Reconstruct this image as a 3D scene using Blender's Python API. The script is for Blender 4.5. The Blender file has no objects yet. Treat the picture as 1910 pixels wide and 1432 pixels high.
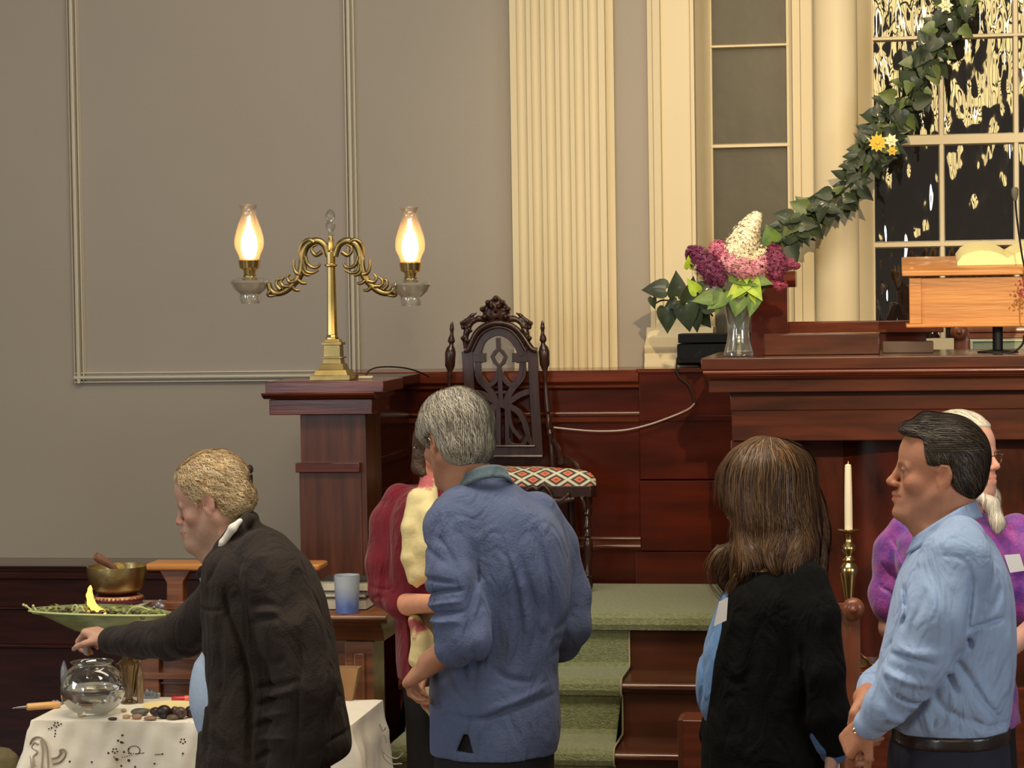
import bpy, bmesh, math, random
import numpy as np
from mathutils import Vector, Matrix
random.seed(7)
scene = bpy.context.scene
COL = scene.collection

# ------------------------------------------------------------------ camera
FPX = 4400.0
YAW = math.radians(9.3); PITCH = math.atan(168/FPX); ROLL = .015
CAM = np.array([0.0, 0.0, 2.07])
_f = np.array([-math.sin(YAW)*math.cos(PITCH), math.cos(YAW)*math.cos(PITCH), -math.sin(PITCH)])
_r0 = np.cross(_f, [0, 0, 1.0]); _r0 /= np.linalg.norm(_r0); _u0 = np.cross(_r0, _f)
_u = math.cos(ROLL)*_u0 + math.sin(ROLL)*_r0
_r = math.cos(ROLL)*_r0 - math.sin(ROLL)*_u0
def P(px, py, Y):
    """point of the room on the plane y=Y that is seen at this place of the photograph"""
    d = _f + (px-955)/FPX*_r - (py-716)/FPX*_u
    return CAM + d*(Y/d[1])
def S(px, py, Y):
    d = _f + (px-955)/FPX*_r - (py-716)/FPX*_u
    return FPX*d[1]/Y
def PX(px, py, Y): return float(P(px, py, Y)[0])
def PZ(px, py, Y): return float(P(px, py, Y)[2])
cam_data = bpy.data.cameras.new('camera')
cam = bpy.data.objects.new('camera', cam_data); COL.objects.link(cam)
cam_data.sensor_width = 36; cam_data.lens = FPX/1910*36; cam_data.clip_end = 100
cam.matrix_world = Matrix([[_r[0], _u[0], -_f[0], CAM[0]], [_r[1], _u[1], -_f[1], CAM[1]],
                           [_r[2], _u[2], -_f[2], CAM[2]], [0, 0, 0, 1]])
scene.camera = cam
scene.view_settings.view_transform = 'Standard'
scene.view_settings.look = 'None'
scene.view_settings.gamma = 1
scene.view_settings.use_curve_mapping = False
scene.view_settings.exposure = 0.13

# ------------------------------------------------------------------ world and lights
world = bpy.data.worlds.new('world'); scene.world = world
world.use_nodes = True
_bg = world.node_tree.nodes['Background']
_bg.inputs[0].default_value = (1.0, .88, .74, 1); _bg.inputs[1].default_value = .065
def area(name, loc, target, size, sizey, power, col):
    l = bpy.data.lights.new(name, 'AREA'); l.shape = 'RECTANGLE'; l.size = size; l.size_y = sizey
    l.energy = power; l.color = col
    o = bpy.data.objects.new(name, l); COL.objects.link(o); o.location = loc
    o.rotation_euler = (Vector(target)-Vector(loc)).to_track_quat('-Z', 'Y').to_euler()
    return o
def spot(name, loc, target, deg, blend, power, col, rad=.05):
    l = bpy.data.lights.new(name, 'SPOT'); l.spot_size = math.radians(deg); l.spot_blend = blend
    l.energy = power; l.color = col; l.shadow_soft_size = rad
    o = bpy.data.objects.new(name, l); COL.objects.link(o); o.location = loc
    o.rotation_euler = (Vector(target)-Vector(loc)).to_track_quat('-Z', 'Y').to_euler()
    return o
# tall daylight windows of the hall, behind and beside the camera
for x in (-5.6, -7.4):
    area('hall_window_light', (x, -5.5, 3.0), (-1.2, 8, 1.2), 1.2, 3.2, 125, (.84, .92, 1.0))
area('hall_side_window_light', (-6.8, 4.0, 2.8), (-1.0, 6.8, 1.1), 2.2, 2.4, 90, (.84, .94, 1.0))
area('hall_side_window_light', (6.5, 1.5, 3.2), (0, 6.5, 1.2), 3.0, 2.4, 150, (.84, .92, 1.0))
# warm lights: added rear panels, the ceiling lights and the stage spotlight
for gx in (-3.0, -1.5, 0.0, 1.5, 3.0, 4.5, 6.0):
    for gz in (4.75, 6.2, 7.65):
        area('gold_reflection_panel', (gx, -8.5, gz), (gx*.6, 10, 2.6), 1.05, 1.05, 13.5, (1.0, .74, .30))  # invented panel grid, mirrored as wavy gold pattern in the window glass
area('ceiling_light', (-1.1, 5.2, 5.6), (-1.1, 6.3, 0), 4.4, 1.6, 215, (1.0, .88, .70))
area('ceiling_light', (-.4, 8.0, 5.4), (-.6, 8.9, 0), 3.6, .8, 34, (1.0, .84, .60))
spot('stage_spotlight', (1.4, -5.0, 5.2), (.12, 10.1, 2.40), 18.0, 1.0, 4700, (1.0, .75, .43), .06)

# ------------------------------------------------------------------ materials
def lin(c):
    return tuple(((v/12.92) if v <= .04045 else ((v+.055)/1.055)**2.4) for v in [k/255 for k in c])
MATS = {}
def pmat(name, col, rough=.5, metal=0.0, var=None, bump=None, coat=0.0, spec=None, col2=None, stretch=(1, 1, 1),
         sheen=0.0, sub=0.0, emit=None, attr=None, coat_rough=.1):
    """principled procedural material; col are sRGB 0-255; var=(scale, amount); bump=(scale, strength)"""
    m = bpy.data.materials.new(name); m.use_nodes = True
    nt = m.node_tree; b = nt.nodes['Principled BSDF']
    c = lin(col)
    b.inputs['Base Color'].default_value = (*c, 1)
    b.inputs['Roughness'].default_value = rough; b.inputs['Metallic'].default_value = metal
    b.inputs['Coat Weight'].default_value = coat; b.inputs['Coat Roughness'].default_value = coat_rough
    if spec is not None: b.inputs['Specular IOR Level'].default_value = spec
    if sheen: b.inputs['Sheen Weight'].default_value = sheen
    if sub:
        b.inputs['Subsurface Weight'].default_value = sub; b.inputs['Subsurface Radius'].default_value = (.012, .005, .003)
        b.inputs['Subsurface Scale'].default_value = 1.0
    if emit: b.inputs['Emission Color'].default_value = (*lin(emit[0]), 1); b.inputs['Emission Strength'].default_value = emit[1]
    tc = nt.nodes.new('ShaderNodeTexCoord'); mp = nt.nodes.new('ShaderNodeMapping')
    mp.inputs['Scale'].default_value = stretch
    nt.links.new(tc.outputs['Object'], mp.inputs['Vector'])
    base = None
    if attr:
        a = nt.nodes.new('ShaderNodeVertexColor'); a.layer_name = attr; base = a.outputs['Color']
    if var or col2:
        n = nt.nodes.new('ShaderNodeTexNoise'); n.inputs['Scale'].default_value = var[0]; n.inputs['Detail'].default_value = 5
        nt.links.new(mp.outputs[0], n.inputs['Vector'])
        rp = nt.nodes.new('ShaderNodeMapRange'); rp.inputs['From Min'].default_value = .3; rp.inputs['From Max'].default_value = .7
        nt.links.new(n.outputs['Fac'], rp.inputs['Value'])
        mx = nt.nodes.new('ShaderNodeMix'); mx.data_type = 'RGBA'
        nt.links.new(rp.outputs[0], mx.inputs['Factor'])
        k = 1-var[1]
        mx.inputs[6].default_value = (*c, 1)
        mx.inputs[7].default_value = (*(lin(col2) if col2 else (c[0]*k, c[1]*k, c[2]*k)), 1)
        if base is not None:
            mx.blend_type = 'MULTIPLY'; nt.links.new(base, mx.inputs[6]); mx.inputs[7].default_value = (k, k, k, 1)
        base = mx.outputs[2]
    if base is not None: nt.links.new(base, b.inputs['Base Color'])
    if bump:
        n2 = nt.nodes.new('ShaderNodeTexNoise'); n2.inputs['Scale'].default_value = bump[0]; n2.inputs['Detail'].default_value = 4
        nt.links.new(mp.outputs[0], n2.inputs['Vector'])
        bp = nt.nodes.new('ShaderNodeBump'); bp.inputs['Strength'].default_value = bump[1]; bp.inputs['Distance'].default_value = .01
        nt.links.new(n2.outputs['Fac'], bp.inputs['Height']); nt.links.new(bp.outputs[0], b.inputs['Normal'])
    MATS[name] = m
    return m
def wood(name, c1, c2, rough=.35, coat=.4, stretch=(1, 1, 12), scale=5, bump=.08, spec=.5, coat_rough=.08):
    """wood: stretched grain along one axis"""
    m = pmat(name, c1, rough, coat=coat, var=(scale, .3), col2=c2, stretch=stretch, bump=(scale*3, bump), spec=spec, coat_rough=coat_rough)
    return m

# ------------------------------------------------------------------ mesh helpers
class MB:
    def __init__(s, M=None): s.v = []; s.f = []; s.M = M
    def add(s, vs, fs):
        o = len(s.v)
        for p in vs:
            p = Vector((float(p[0]), float(p[1]), float(p[2])))
            s.v.append(s.M @ p if s.M else p)
        for f in fs: s.f.append(tuple(i+o for i in f))
        return s
    def box(s, x0, x1, y0, y1, z0, z1):
        vs = [(x, y, z) for z in (z0, z1) for y in (y0, y1) for x in (x0, x1)]
        return s.add(vs, [(0, 2, 3, 1), (4, 5, 7, 6), (0, 1, 5, 4), (2, 6, 7, 3), (0, 4, 6, 2), (1, 3, 7, 5)])
    def extr(s, poly, fn, a, b):
        n = len(poly)
        vs = [fn(p, a) for p in poly] + [fn(p, b) for p in poly]
        fs = [(i, (i+1) % n, (i+1) % n+n, i+n) for i in range(n)] + [tuple(range(n))[::-1], tuple(range(n, 2*n))]
        return s.add(vs, fs)
    def ex_x(s, poly, x0, x1): return s.extr(poly, lambda p, t: (t, p[0], p[1]), x0, x1)      # poly (y,z)
    def ex_y(s, poly, y0, y1): return s.extr(poly, lambda p, t: (p[0], t, p[1]), y0, y1)      # poly (x,z)
    def ex_z(s, poly, z0, z1): return s.extr(poly, lambda p, t: (p[0], p[1], t), z0, z1)      # poly (x,y)
    def lathe(s, prof, c=(0, 0, 0), n=32, sq=None, axis=None):
        """prof [(r,z)]; closed ends when r=0 or capped; sq: scale (x,y)"""
        sx, sy = sq or (1, 1)
        R = axis.to_track_quat('Z', 'Y').to_matrix() if axis else None
        vs = []; fs = []
        for r, z in prof:
            for k in range(n):
                a = 2*math.pi*(k+.5)/n
                p = Vector((r*math.cos(a)*sx, r*math.sin(a)*sy, z))
                if R: p = R @ p
                vs.append((p[0]+c[0], p[1]+c[1], p[2]+c[2]))
        for i in range(len(prof)-1):
            for k in range(n):
                a = i*n+k; b = i*n+(k+1) % n
                fs.append((a, b, b+n, a+n))
        if prof[0][0] > 1e-6: fs.append(tuple(range(n))[::-1])
        if prof[-1][0] > 1e-6: fs.append(tuple(range((len(prof)-1)*n, len(prof)*n)))
        return s.add(vs, fs)
    def shell(s, prof, c=(0, 0, 0), n=32, sq=None):
        """open lathe profile, no caps"""
        sx, sy = sq or (1, 1); vs = []; fs = []
        for r, z in prof:
            for k in range(n):
                a = 2*math.pi*k/n; vs.append((r*math.cos(a)*sx+c[0], r*math.sin(a)*sy+c[1], z+c[2]))
        for i in range(len(prof)-1):
            for k in range(n):
                a = i*n+k; b = i*n+(k+1) % n; fs.append((a, b, b+n, a+n))
        return s.add(vs, fs)
    def tube(s, pts, r, n=10, flat=1.0, close=False):
        pts = [Vector([float(q) for q in p]) for p in pts]; m = len(pts)
        rs = r if hasattr(r, '__len__') else [r]*m
        vs = []; fs = []; up = None
        for i, p in enumerate(pts):
            if close: t = (pts[(i+1) % m]-pts[i-1]).normalized()
            else: t = (pts[min(i+1, m-1)]-pts[max(i-1, 0)]).normalized()
            if up is None:
                up = Vector((0, 1, 0)) if abs(t.y) < .9 else Vector((0, 0, 1))
            a = (up - t*up.dot(t)).normalized(); up = a; b = t.cross(a)
            for k in range(n):
                w = 2*math.pi*k/n
                vs.append(p + a*(rs[i]*flat*math.cos(w)) + b*(rs[i]*math.sin(w)))
        for i in range(m if close else m-1):
            for k in range(n):
                q = (k+1) % n; j = (i+1) % m
                fs.append((i*n+k, i*n+q, j*n+q, j*n+k))
        if not close: fs += [tuple(range(n))[::-1], tuple(range((m-1)*n, m*n))]
        return s.add(vs, fs)
    def ball(s, c, r, sc=(1, 1, 1), n=16, m=10):
        prof = [(max(1e-7, r*math.sin(math.pi*i/m)), -r*math.cos(math.pi*i/m)) for i in range(m+1)]
        vs = []; fs = []
        for rr, z in prof:
            for k in range(n):
                a = 2*math.pi*k/n; vs.append((c[0]+rr*math.cos(a)*sc[0], c[1]+rr*math.sin(a)*sc[1], c[2]+z*sc[2]))
        for i in range(m):
            for k in range(n):
                a = i*n+k; b = i*n+(k+1) % n; fs.append((a, b, b+n, a+n))
        return s.add(vs, fs)
def spline(pts, k=6):
    """Catmull-Rom through the points"""
    P_ = [np.array(p, float) for p in pts]; out = []
    for i in range(len(P_)-1):
        a = P_[max(i-1, 0)]; b = P_[i]; c = P_[i+1]; d = P_[min(i+2, len(P_)-1)]
        for j in range(k):
            t = j/k
            out.append(.5*((2*b)+(-a+c)*t+(2*a-5*b+4*c-d)*t*t+(-a+3*b-3*c+d)*t**3))
    out.append(P_[-1]); return out
def link(name, me, mat, parent=None, bevel=0, angle=38, sub=0, segs=2):
    for p in me.polygons: p.use_smooth = True
    me.set_sharp_from_angle(angle=math.radians(angle))
    if mat is not None and not me.materials: me.materials.append(mat)
    o = bpy.data.objects.new(name, me); COL.objects.link(o)
    if parent is not None:
        o.parent = parent
        m = Matrix.Identity(4); q = parent
        while q is not None: m = q.matrix_basis @ m; q = q.parent
        o.matrix_parent_inverse = m.inverted()
    if bevel:
        b = o.modifiers.new('bevel', 'BEVEL'); b.width = bevel; b.segments = segs; b.limit_method = 'ANGLE'; b.angle_limit = math.radians(40)
    if sub:
        b = o.modifiers.new('subdivision', 'SUBSURF'); b.levels = sub; b.render_levels = sub
    return o
def part(name, mb, mat, parent=None, bevel=0, angle=38, sub=0, segs=2):
    me = bpy.data.meshes.new(name); me.from_pydata([tuple(v) for v in mb.v], [], mb.f); me.validate(); me.update()
    bm = bmesh.new(); bm.from_mesh(me); bmesh.ops.remove_doubles(bm, verts=bm.verts, dist=1e-6)
    bmesh.ops.recalc_face_normals(bm, faces=bm.faces)
    bm.to_mesh(me); bm.free()
    return link(name, me, mat, parent, bevel, angle, sub, segs)
def tag(o, label, cat=None, group=None, kind=None):
    if label: o['label'] = label
    if cat: o['category'] = cat
    if group: o['group'] = group
    if kind: o['kind'] = kind
    return o
def thing(name, label, cat, loc=(0, 0, 0), group=None):
    o = bpy.data.objects.new(name, None); o.empty_display_size = .05; COL.objects.link(o); o.location = [float(v) for v in loc]
    return tag(o, label, cat, group)
def struct(name, mb, mat, label=None, bevel=0, **k):
    return tag(part(name, mb, mat, None, bevel, **k), label, None, None, 'structure')
# ================================================================== materials of the room
W_WALL = pmat('wall_plaster', (156, 147, 135), .75, var=(1.2, .06), bump=(90, .05))
W_CREAM = pmat('cream_paint', (208, 193, 158), .45, var=(2, .04), bump=(60, .03), spec=.4)
W_DARK = wood('dark_mahogany', (58, 24, 17), (36, 15, 11), .20, 0, (1, 1, 9), 4, .015, .35)
W_RED = wood('red_mahogany', (82, 29, 16), (54, 20, 12), .17, 0, (1, 1, 6), 2.5, .012, .35)
W_STEP = wood('step_mahogany', (96, 52, 34), (70, 38, 25), .22, .1, (1, 3, 5), 3, .02, .4)
W_REDH = wood('red_mahogany_rail', (112, 50, 29), (76, 32, 20), .17, .1, (.8, 6, 10), 4, .015, .45)
W_BEAD = wood('glossy_bead', (104, 52, 32), (80, 38, 24), .09, .6, (.8, 6, 10), 4, .005, .9, .04)
W_PIER = wood('pier_mahogany', (100, 54, 33), (68, 36, 22), .30, 0, (9, 9, .8), 4, .02, .35)
W_PUL = wood('pulpit_mahogany', (92, 43, 26), (58, 27, 17), .2, .5, (.8, 5, 7), 4, .012, .45, .16)
W_PULV = wood('pulpit_crotch_mahogany', (92, 38, 22), (44, 18, 12), .22, .2, (3, 3, 1.2), 4, .015, .4)
W_OAK = wood('honey_oak', (206, 138, 66), (178, 110, 46), .35, .3, (1, 4, 12), 3)
W_TABLE = wood('brown_oak', (140, 84, 46), (98, 54, 28), .35, .4, (1, 4, 9), 4)
W_CHAIR = wood('black_walnut', (62, 38, 32), (42, 25, 21), .24, .1, (6, 6, 1), 6, .02, .4)
M_CARPET = pmat('green_carpet', (150, 154, 106), .95, var=(70, .35), bump=(150, .9), sheen=.3)
M_FLOOR = wood('floor_boards', (96, 62, 42), (70, 44, 30), .4, .2, (8, 1, 1), 4)
M_BRASS = pmat('brass', (222, 196, 132), .22, 1.0, var=(8, .12))
M_BRASSD = pmat('aged_brass', (176, 152, 98), .34, 1.0, var=(20, .35))
M_BLACK = pmat('black_plastic', (13, 12, 13), .5, var=(10, .1), spec=.3)

# floor and rest of the hall
struct('floor', MB().box(-7, 5, -8, 10.4, -.06, 0), M_FLOOR)

# upper walls
YW = 10.2
xpl, xpr = PX(962, 500, YW), PX(1137, 500, YW)          # pilaster
xca, xcb = PX(1212, 500, 10.16), PX(1299, 500, 10.16)   # flat casing left of the narrow window
xw1a, xw1b = PX(1329, 400, 10.4), PX(1475, 400, 10.4)
xw2a = PX(1629, 400, 10.4)
xm = [PX(1757, 400, 10.4), PX(1896, 400, 10.4)]
ZT = 4.3
struct('wall_back', MB().box(-7, xca+.02, YW, YW+.25, .86, ZT), W_WALL)
struct('wall_left', MB().box(-7.1, -7, -8, 10.4, 0, ZT), W_WALL)
struct('ceiling', MB().box(-7.1, -3.2, 8.6, 10.5, ZT, ZT+.1).box(-3.2, 2.6, 9.6, 10.5, ZT, ZT+.1), W_WALL)

# panel mouldings on the back wall (raised frames)
W_MLD = pmat('moulding_paint', (190, 181, 163), .5, var=(2, .05))
def mould_prof(w=.050, d=.034):
    return [(-w/2, 0), (-w/2, -d*.55), (-w*.40, -d*.6), (-w*.34, -d*.1), (-w*.22, -d*.15), (-w*.16, -d*.95), (0, -d), (w*.12, -d*.9), (w*.16, -d*.1),
            (w*.28, -d*.1), (w*.32, -d*.6), (w*.42, -d*.6), (w*.46, -d*.1), (w/2, 0)]
def mould_v(x, z0, z1, mir=1):
    return MB().ex_z([(x+mir*a, YW+b) for a, b in mould_prof()], z0, z1)
def mould_h(x0, x1, z):
    return MB().ex_x([(YW+b, z-a) for a, b in mould_prof()], x0, x1)
zmb = PZ(330, 703, YW)
xml, xmr = PX(150, 650, YW), PX(661, 600, YW)
struct('trim_1', mould_v(xml, zmb-.023, ZT), W_MLD, 'left upright of the raised panel moulding')
struct('trim_2', mould_v(xmr, zmb-.023, ZT, -1), W_MLD, 'right upright of the raised panel moulding')
struct('trim_3', mould_h(xml-.023, xmr+.023, zmb), W_MLD, 'bottom rail of the raised panel moulding')

# fluted pilaster
def flute_profile(x0, x1, yf, yb, n=6):
    pts = [(x0, yb), (x0, yf)]
    w = (x1-x0); e = w*.045; p = (w-2*e)/n
    for i in range(n):
        a = x0+e+p*i+p*.14; r = p*.36
        for k in range(9):
            t = math.pi*k/8
            pts.append((a+r-r*math.cos(t), yf+.8*r*math.sin(t)))
    pts += [(x1, yf), (x1, yb)]
    return pts
struct('trim_4', MB().ex_z(flute_profile(xpl, xpr, YW-.075, YW), 1.66, ZT), W_CREAM, 'fluted cream pilaster', angle=50)
# strip beside the pilaster and flat casing, both cream
xq = PX(1151, 500, YW)
struct('trim_5', MB().box(xpr, xq, YW-.03, YW, 1.66, ZT), W_CREAM, 'narrow strip beside the fluted pilaster')
cas = MB()
cas.ex_z([(xca, YW+.02), (xca, YW-.03), (xca+.02, YW-.035), (xca+.025, YW-.045), (xca+.055, YW-.05), (xca+.06, YW-.03), (xca+.075, YW-.03),
          (xcb-.02, YW-.03), (xcb-.015, YW-.045), (xcb, YW-.045), (xcb, YW+.26), (xca+.02, YW+.26)], 1.80, ZT)
struct('trim_6', cas, W_CREAM, 'moulded cream casing left of the narrow window')
xb0 = PX(1199, 680, 10.1)
zb = PZ(1230, 641, 10.1)
base = MB()
prof = [(10.3, 1.66), (10.02, 1.66), (10.02, zb-.085), (10.035, zb-.07), (10.035, zb-.045), (10.045, zb-.04), (10.03, zb-.02), (10.03, zb-.008), (10.05, zb), (10.11, zb+.025), (10.12, zb+.05), (10.14, zb+.07), (10.3, zb+.07)]
base.ex_x(prof, xca-.015, PX(1330, 680, 10.1))
struct('trim_7', base, W_CREAM, 'moulded plinth under the cream casing', bevel=.002)

# windows
M_MUNTIN = W_CREAM
def glass_mat():
    m = bpy.data.materials.new('wavy_night_glass'); m.use_nodes = True; nt = m.node_tree
    b = nt.nodes['Principled BSDF']; b.inputs['Base Color'].default_value = (.012, .010, .009, 1)
    b.inputs['Roughness'].default_value = .03; b.inputs['IOR'].default_value = 3.0
    tc = nt.nodes.new('ShaderNodeTexCoord'); mp = nt.nodes.new('ShaderNodeMapping'); mp.inputs['Scale'].default_value = (8.5, 1, 2.2)
    n = nt.nodes.new('ShaderNodeTexNoise'); n.inputs['Scale'].default_value = 1.9; n.inputs['Detail'].default_value = 1.2
    bp = nt.nodes.new('ShaderNodeBump'); bp.inputs['Strength'].default_value = 1; bp.inputs['Distance'].default_value = .013
    L = nt.links.new
    L(tc.outputs['Object'], mp.inputs[0]); L(mp.outputs[0], n.inputs['Vector']); L(n.outputs['Fac'], bp.inputs['Height']); L(bp.outputs[0], b.inputs['Normal'])
    return m
M_GLASS = glass_mat()
M_SIDE = pmat('dim_window_glass', (84, 80, 68), .35, var=(2.2, .22), bump=(5, .2), spec=.25)  # blotchy tone in the colour stands in for garland shadows and reflections
def window(idx, xa, xb, zlo, bars_v, bars_h, gm, thick_h, label):
    w = thing('window_%d' % idx, None, None, (xa, 10.4, zlo)); w['kind'] = 'structure'
    del_keys = [k for k in ('category',) if k in w]
    fr = MB()
    for x, t in [(xa, .012), (xb, .012)]: fr.box(x-t, x+t*.6, 10.375, 10.43, zlo, ZT)
    fr.box(xa, xb, 10.375, 10.43, zlo-.05, zlo)
    part('window_frame', fr, M_MUNTIN, w, .003)
    mu = MB()
    for x in bars_v: mu.ex_z([(x-.013, 10.40), (x-.008, 10.375), (x+.008, 10.375), (x+.013, 10.40)], zlo, ZT)
    for z, t in bars_h: mu.ex_x([(10.41, z-t/2), (10.40, z-t/2), (10.372, z-t/2+.006), (10.372, z+t/2-.006), (10.40, z+t/2), (10.41, z+t/2)], xa, xb)
    part('muntins', mu, M_MUNTIN, w)
    part('glass', MB().box(xa, xb, 10.405, 10.41, zlo, ZT), gm, w)
    return w
zbA = PZ(1400, 86, 10.4); zbB = PZ(1400, 272, 10.4)
window(1, xw1a, xw1b, 1.85, [], [(zbA, .02), (zbB, .024)], M_SIDE, 0, None)
window(2, xw2a, xm[1]+(xm[1]-xm[0])*1.0, 1.85, xm, [(PZ(1760, 70, 10.4), .022), (PZ(1760, 261, 10.4), .05), (PZ(1700, 456, 10.4), .03)], M_GLASS, 0, None)
xw2b = xm[1]+(xm[1]-xm[0])
# reveals and casings around the windows
def casing(idx, prof, label): struct('trim_%d' % idx, MB().ex_z(prof, 1.75, ZT), W_CREAM, label)
casing(8, [(xcb-.01, 10.24), (xcb, 10.235), (xw1a-.025, 10.30), (xw1a-.01, 10.36), (xw1a, 10.37), (xw1a, 10.44), (xcb-.01, 10.44)], 'left reveal of the narrow window')
xc2 = PX(1520, 400, 10.2); xc3 = PX(1601, 400, 10.15)
casing(9, [(xw1b, 10.44), (xw1b, 10.37), (xw1b+.012, 10.36), (xw1b+.018, 10.30), (xw1b+.05, 10.30), (xw1b+.055, 10.27), (xc2, 10.27), (xc2, 10.44)], 'right casing of the narrow window')
arc = [(xc2+(xc3-xc2)*(.5-.5*math.cos(math.pi*k/10)), 10.20-.055*math.sin(math.pi*k/10)) for k in range(11)]
casing(10, [(xc2, 10.44)]+arc+[(xc3, 10.44)], 'rounded cream mullion column between the two windows')
casing(11, [(xc3, 10.44), (xc3, 10.30), (xw2a-.03, 10.32), (xw2a-.012, 10.36), (xw2a, 10.37), (xw2a, 10.44)], 'left reveal of the wide window')
casing(12, [(xw2b, 10.44), (xw2b, 10.30), (xw2b+.1, 10.25), (xw2b+1.2, 10.25), (xw2b+1.2, 10.44)], 'casing right of the wide window')
struct('wall_back', MB().box(xca+.02, xw2b+1.2, 10.25, 10.5, 1.2, 1.80), W_CREAM)

# chair rail and dark dado, left of the platform
zr = PZ(180, 1046, YW)
struct('trim_13', MB().ex_x([(YW, zr-.03), (YW-.02, zr-.03), (YW-.035, zr-.02), (YW-.035, zr-.012), (YW-.02, zr), (YW-.012, zr+.012), (YW, zr+.014)], -7, -2.1),
       pmat('chair_rail_paint', (120, 108, 100), .5, var=(3, .1)), 'chair rail above the dark dado')
dd = MB().box(-7, -2.1, YW-.012, YW, 0, zr-.03)
for z0, z1 in ((zr-.085, zr-.045), (zr-.225, zr-.205), (zr-.40, zr-.375)):
    dd.ex_x([(YW-.012, z0), (YW-.028, z0+.006), (YW-.028, z1-.006), (YW-.012, z1)], -7, -2.1)
struct('wall_back', dd, W_DARK, bevel=.002)

# ------------------------------------------------------------------ platform
ZD = .842; YB = 9.8
# solid platform with three lower steps
steps = [(ZD, 8.87), (.632, 8.62), (.421, 8.37), (.21, 8.12)]
XS0, XR = -1.86, PX(1165, 1240, 8.75)
plat = MB()
zs = [0]+[s[0] for s in steps[::-1]]
prof = [(YB, 0), (8.15, 0)]
for z, y in steps[::-1]:
    prof += [(y+.03, z-.045), (y, z-.04), (y-.006, z-.02), (y, z-.002), (y+.008, z)] if z < ZD else [(y+.03, z-.05), (y, z-.045), (y-.006, z-.02), (y, z-.002), (y+.008, z)]
    nxt = [s for s in steps if s[0] > z]
    prof += [((nxt[-1][1]+.03) if nxt else YB, z)]
XPP = -.625
plat.ex_x(prof, XS0, XPP)
struct('platform', plat, W_STEP, angle=30)
struct('platform', MB().box(XPP+.002, 2.6, 9.28, YB, 0, ZD), W_STEP)
for z, y in steps[1:3]:
    struct('trim_%d' % (20+int(z*10)), MB().tube([(XR+.006, y-.004, z-.016), (XPP, y-.004, z-.016)], .013, 12), W_BEAD, 'glossy rounded nosing along the wooden step edge')
# carpet: runner down the steps, and the platform top
def off(prof, t): return prof
run = MB(); pr = []
pr.append((8.13, .0)); 
for z, y in steps[::-1]:
    pr += [(y+.016, z-.052), (y-.012, z-.05), (y-.022, z-.03), (y-.02, z-.008), (y-.006, z+.010), (y+.02, z+.014)]
    nxt = [s for s in steps if s[0] > z]
    if nxt: pr += [(nxt[-1][1]+.005, z+.014), (nxt[-1][1]+.018, z+.03)]
top = [(8.87+.02, ZD+.014)]
inner = [(YB, ZD)] 
poly = pr[:-5]+[(8.865, ZD-.06), (8.87, ZD-.055)]
# make thickness by offsetting backwards
back = [(p[0]+.03, p[1]-.03) for p in poly][::-1]
run.ex_x(poly+back, XS0+.02, XR)
cr = tag(part('carpet_runner', run, M_CARPET, None, 0, 30), 'green carpet runner going down the platform steps', 'carpet')
tp = MB().ex_x([(YB-.072, ZD), (8.89, ZD), (8.885, ZD-.05), (8.855, ZD-.052), (8.845, ZD-.03), (8.85, ZD-.005), (8.868, ZD+.012), (8.9, ZD+.016), (YB-.072, ZD+.016)], XS0, XPP).box(XPP, 2.6, 9.29, YB-.072, ZD, ZD+.016)
tag(part('platform_carpet', tp, M_CARPET, None, 0, 30), 'green carpet covering the platform top behind the ornate chair', 'carpet')
# pale binding line at the edge of the runner
bd = MB().tube([(XR+.003, p[0]-.002, p[1]) for p in poly[:-2]], .004, 6)
part('binding', bd, pmat('carpet_binding', (170, 160, 120), .8, var=(40, .2)), cr)

# dado panelling behind the platform
ZC = PZ(1100, 690, YB)
def pz(y, x=1120): return PZ(x, y, YB)
xs1 = PX(1194, 800, YB)
wp = MB().box(-2.05, xs1, YB, YB+.06, ZD-.8, ZC-.05)
struct('wall_back', wp, W_RED)
cap = MB()
cap.ex_x([(YW+.05, ZC), (YB-.035, ZC), (YB-.04, ZC-.006), (YB-.04, pz(711)), (YB-.03, pz(714)), (YB-.02, pz(717)), (YB-.02, pz(722)), (YB, pz(727)), (YB+.06, pz(727)), (YW+.05, ZC-.04)], -2.42, xs1)
struct('trim_14', cap, W_REDH, 'cap rail of the dado behind the ornate chair', bevel=.002)
bead = MB().tube([(-2.05, YB-.004, pz(771)), (xs1, YB-.004, pz(771))], .008, 10)
bead.ex_x([(YB, pz(778)), (YB-.012, pz(782)), (YB-.012, pz(786)), (YB, pz(790))], -2.05, xs1)
struct('trim_15', bead, W_BEAD, 'thin glossy bead along the dado')
bead = MB().tube([(-2.05, YB-.012, pz(1004)), (xs1+.03, YB-.012, pz(1004))], .007, 10).tube([(-2.05, YB-.02, pz(1018)), (xs1+.03, YB-.02, pz(1018))], .008, 10)
bead.box(-2.05, xs1+.02, YB-.012, YB, pz(1024), pz(1000))
struct('trim_16', bead, W_BEAD, 'double glossy bead low on the dado')
# projecting plainer section to the right
w2 = MB()
w2.box(xs1, 2.6, YB-.03, YB+.06, pz(893), ZC-.004)
w2.box(xs1, 2.6, YB-.045, YB+.06, pz(1025), pz(895))
w2.box(xs1-.02, 2.6, YB-.07, YB+.06, ZD-.5, pz(1026))
w2.box(xs1, 2.6, YB-.034, YB-.02, pz(786), pz(775))
struct('wall_back', w2, W_RED, bevel=.003)
struct('trim_17', MB().box(xs1-.01, 2.6, YB-.04, YW+.1, ZC-.012, ZC+.004), W_REDH, 'ledge on top of the plain dado section', bevel=.002)

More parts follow.
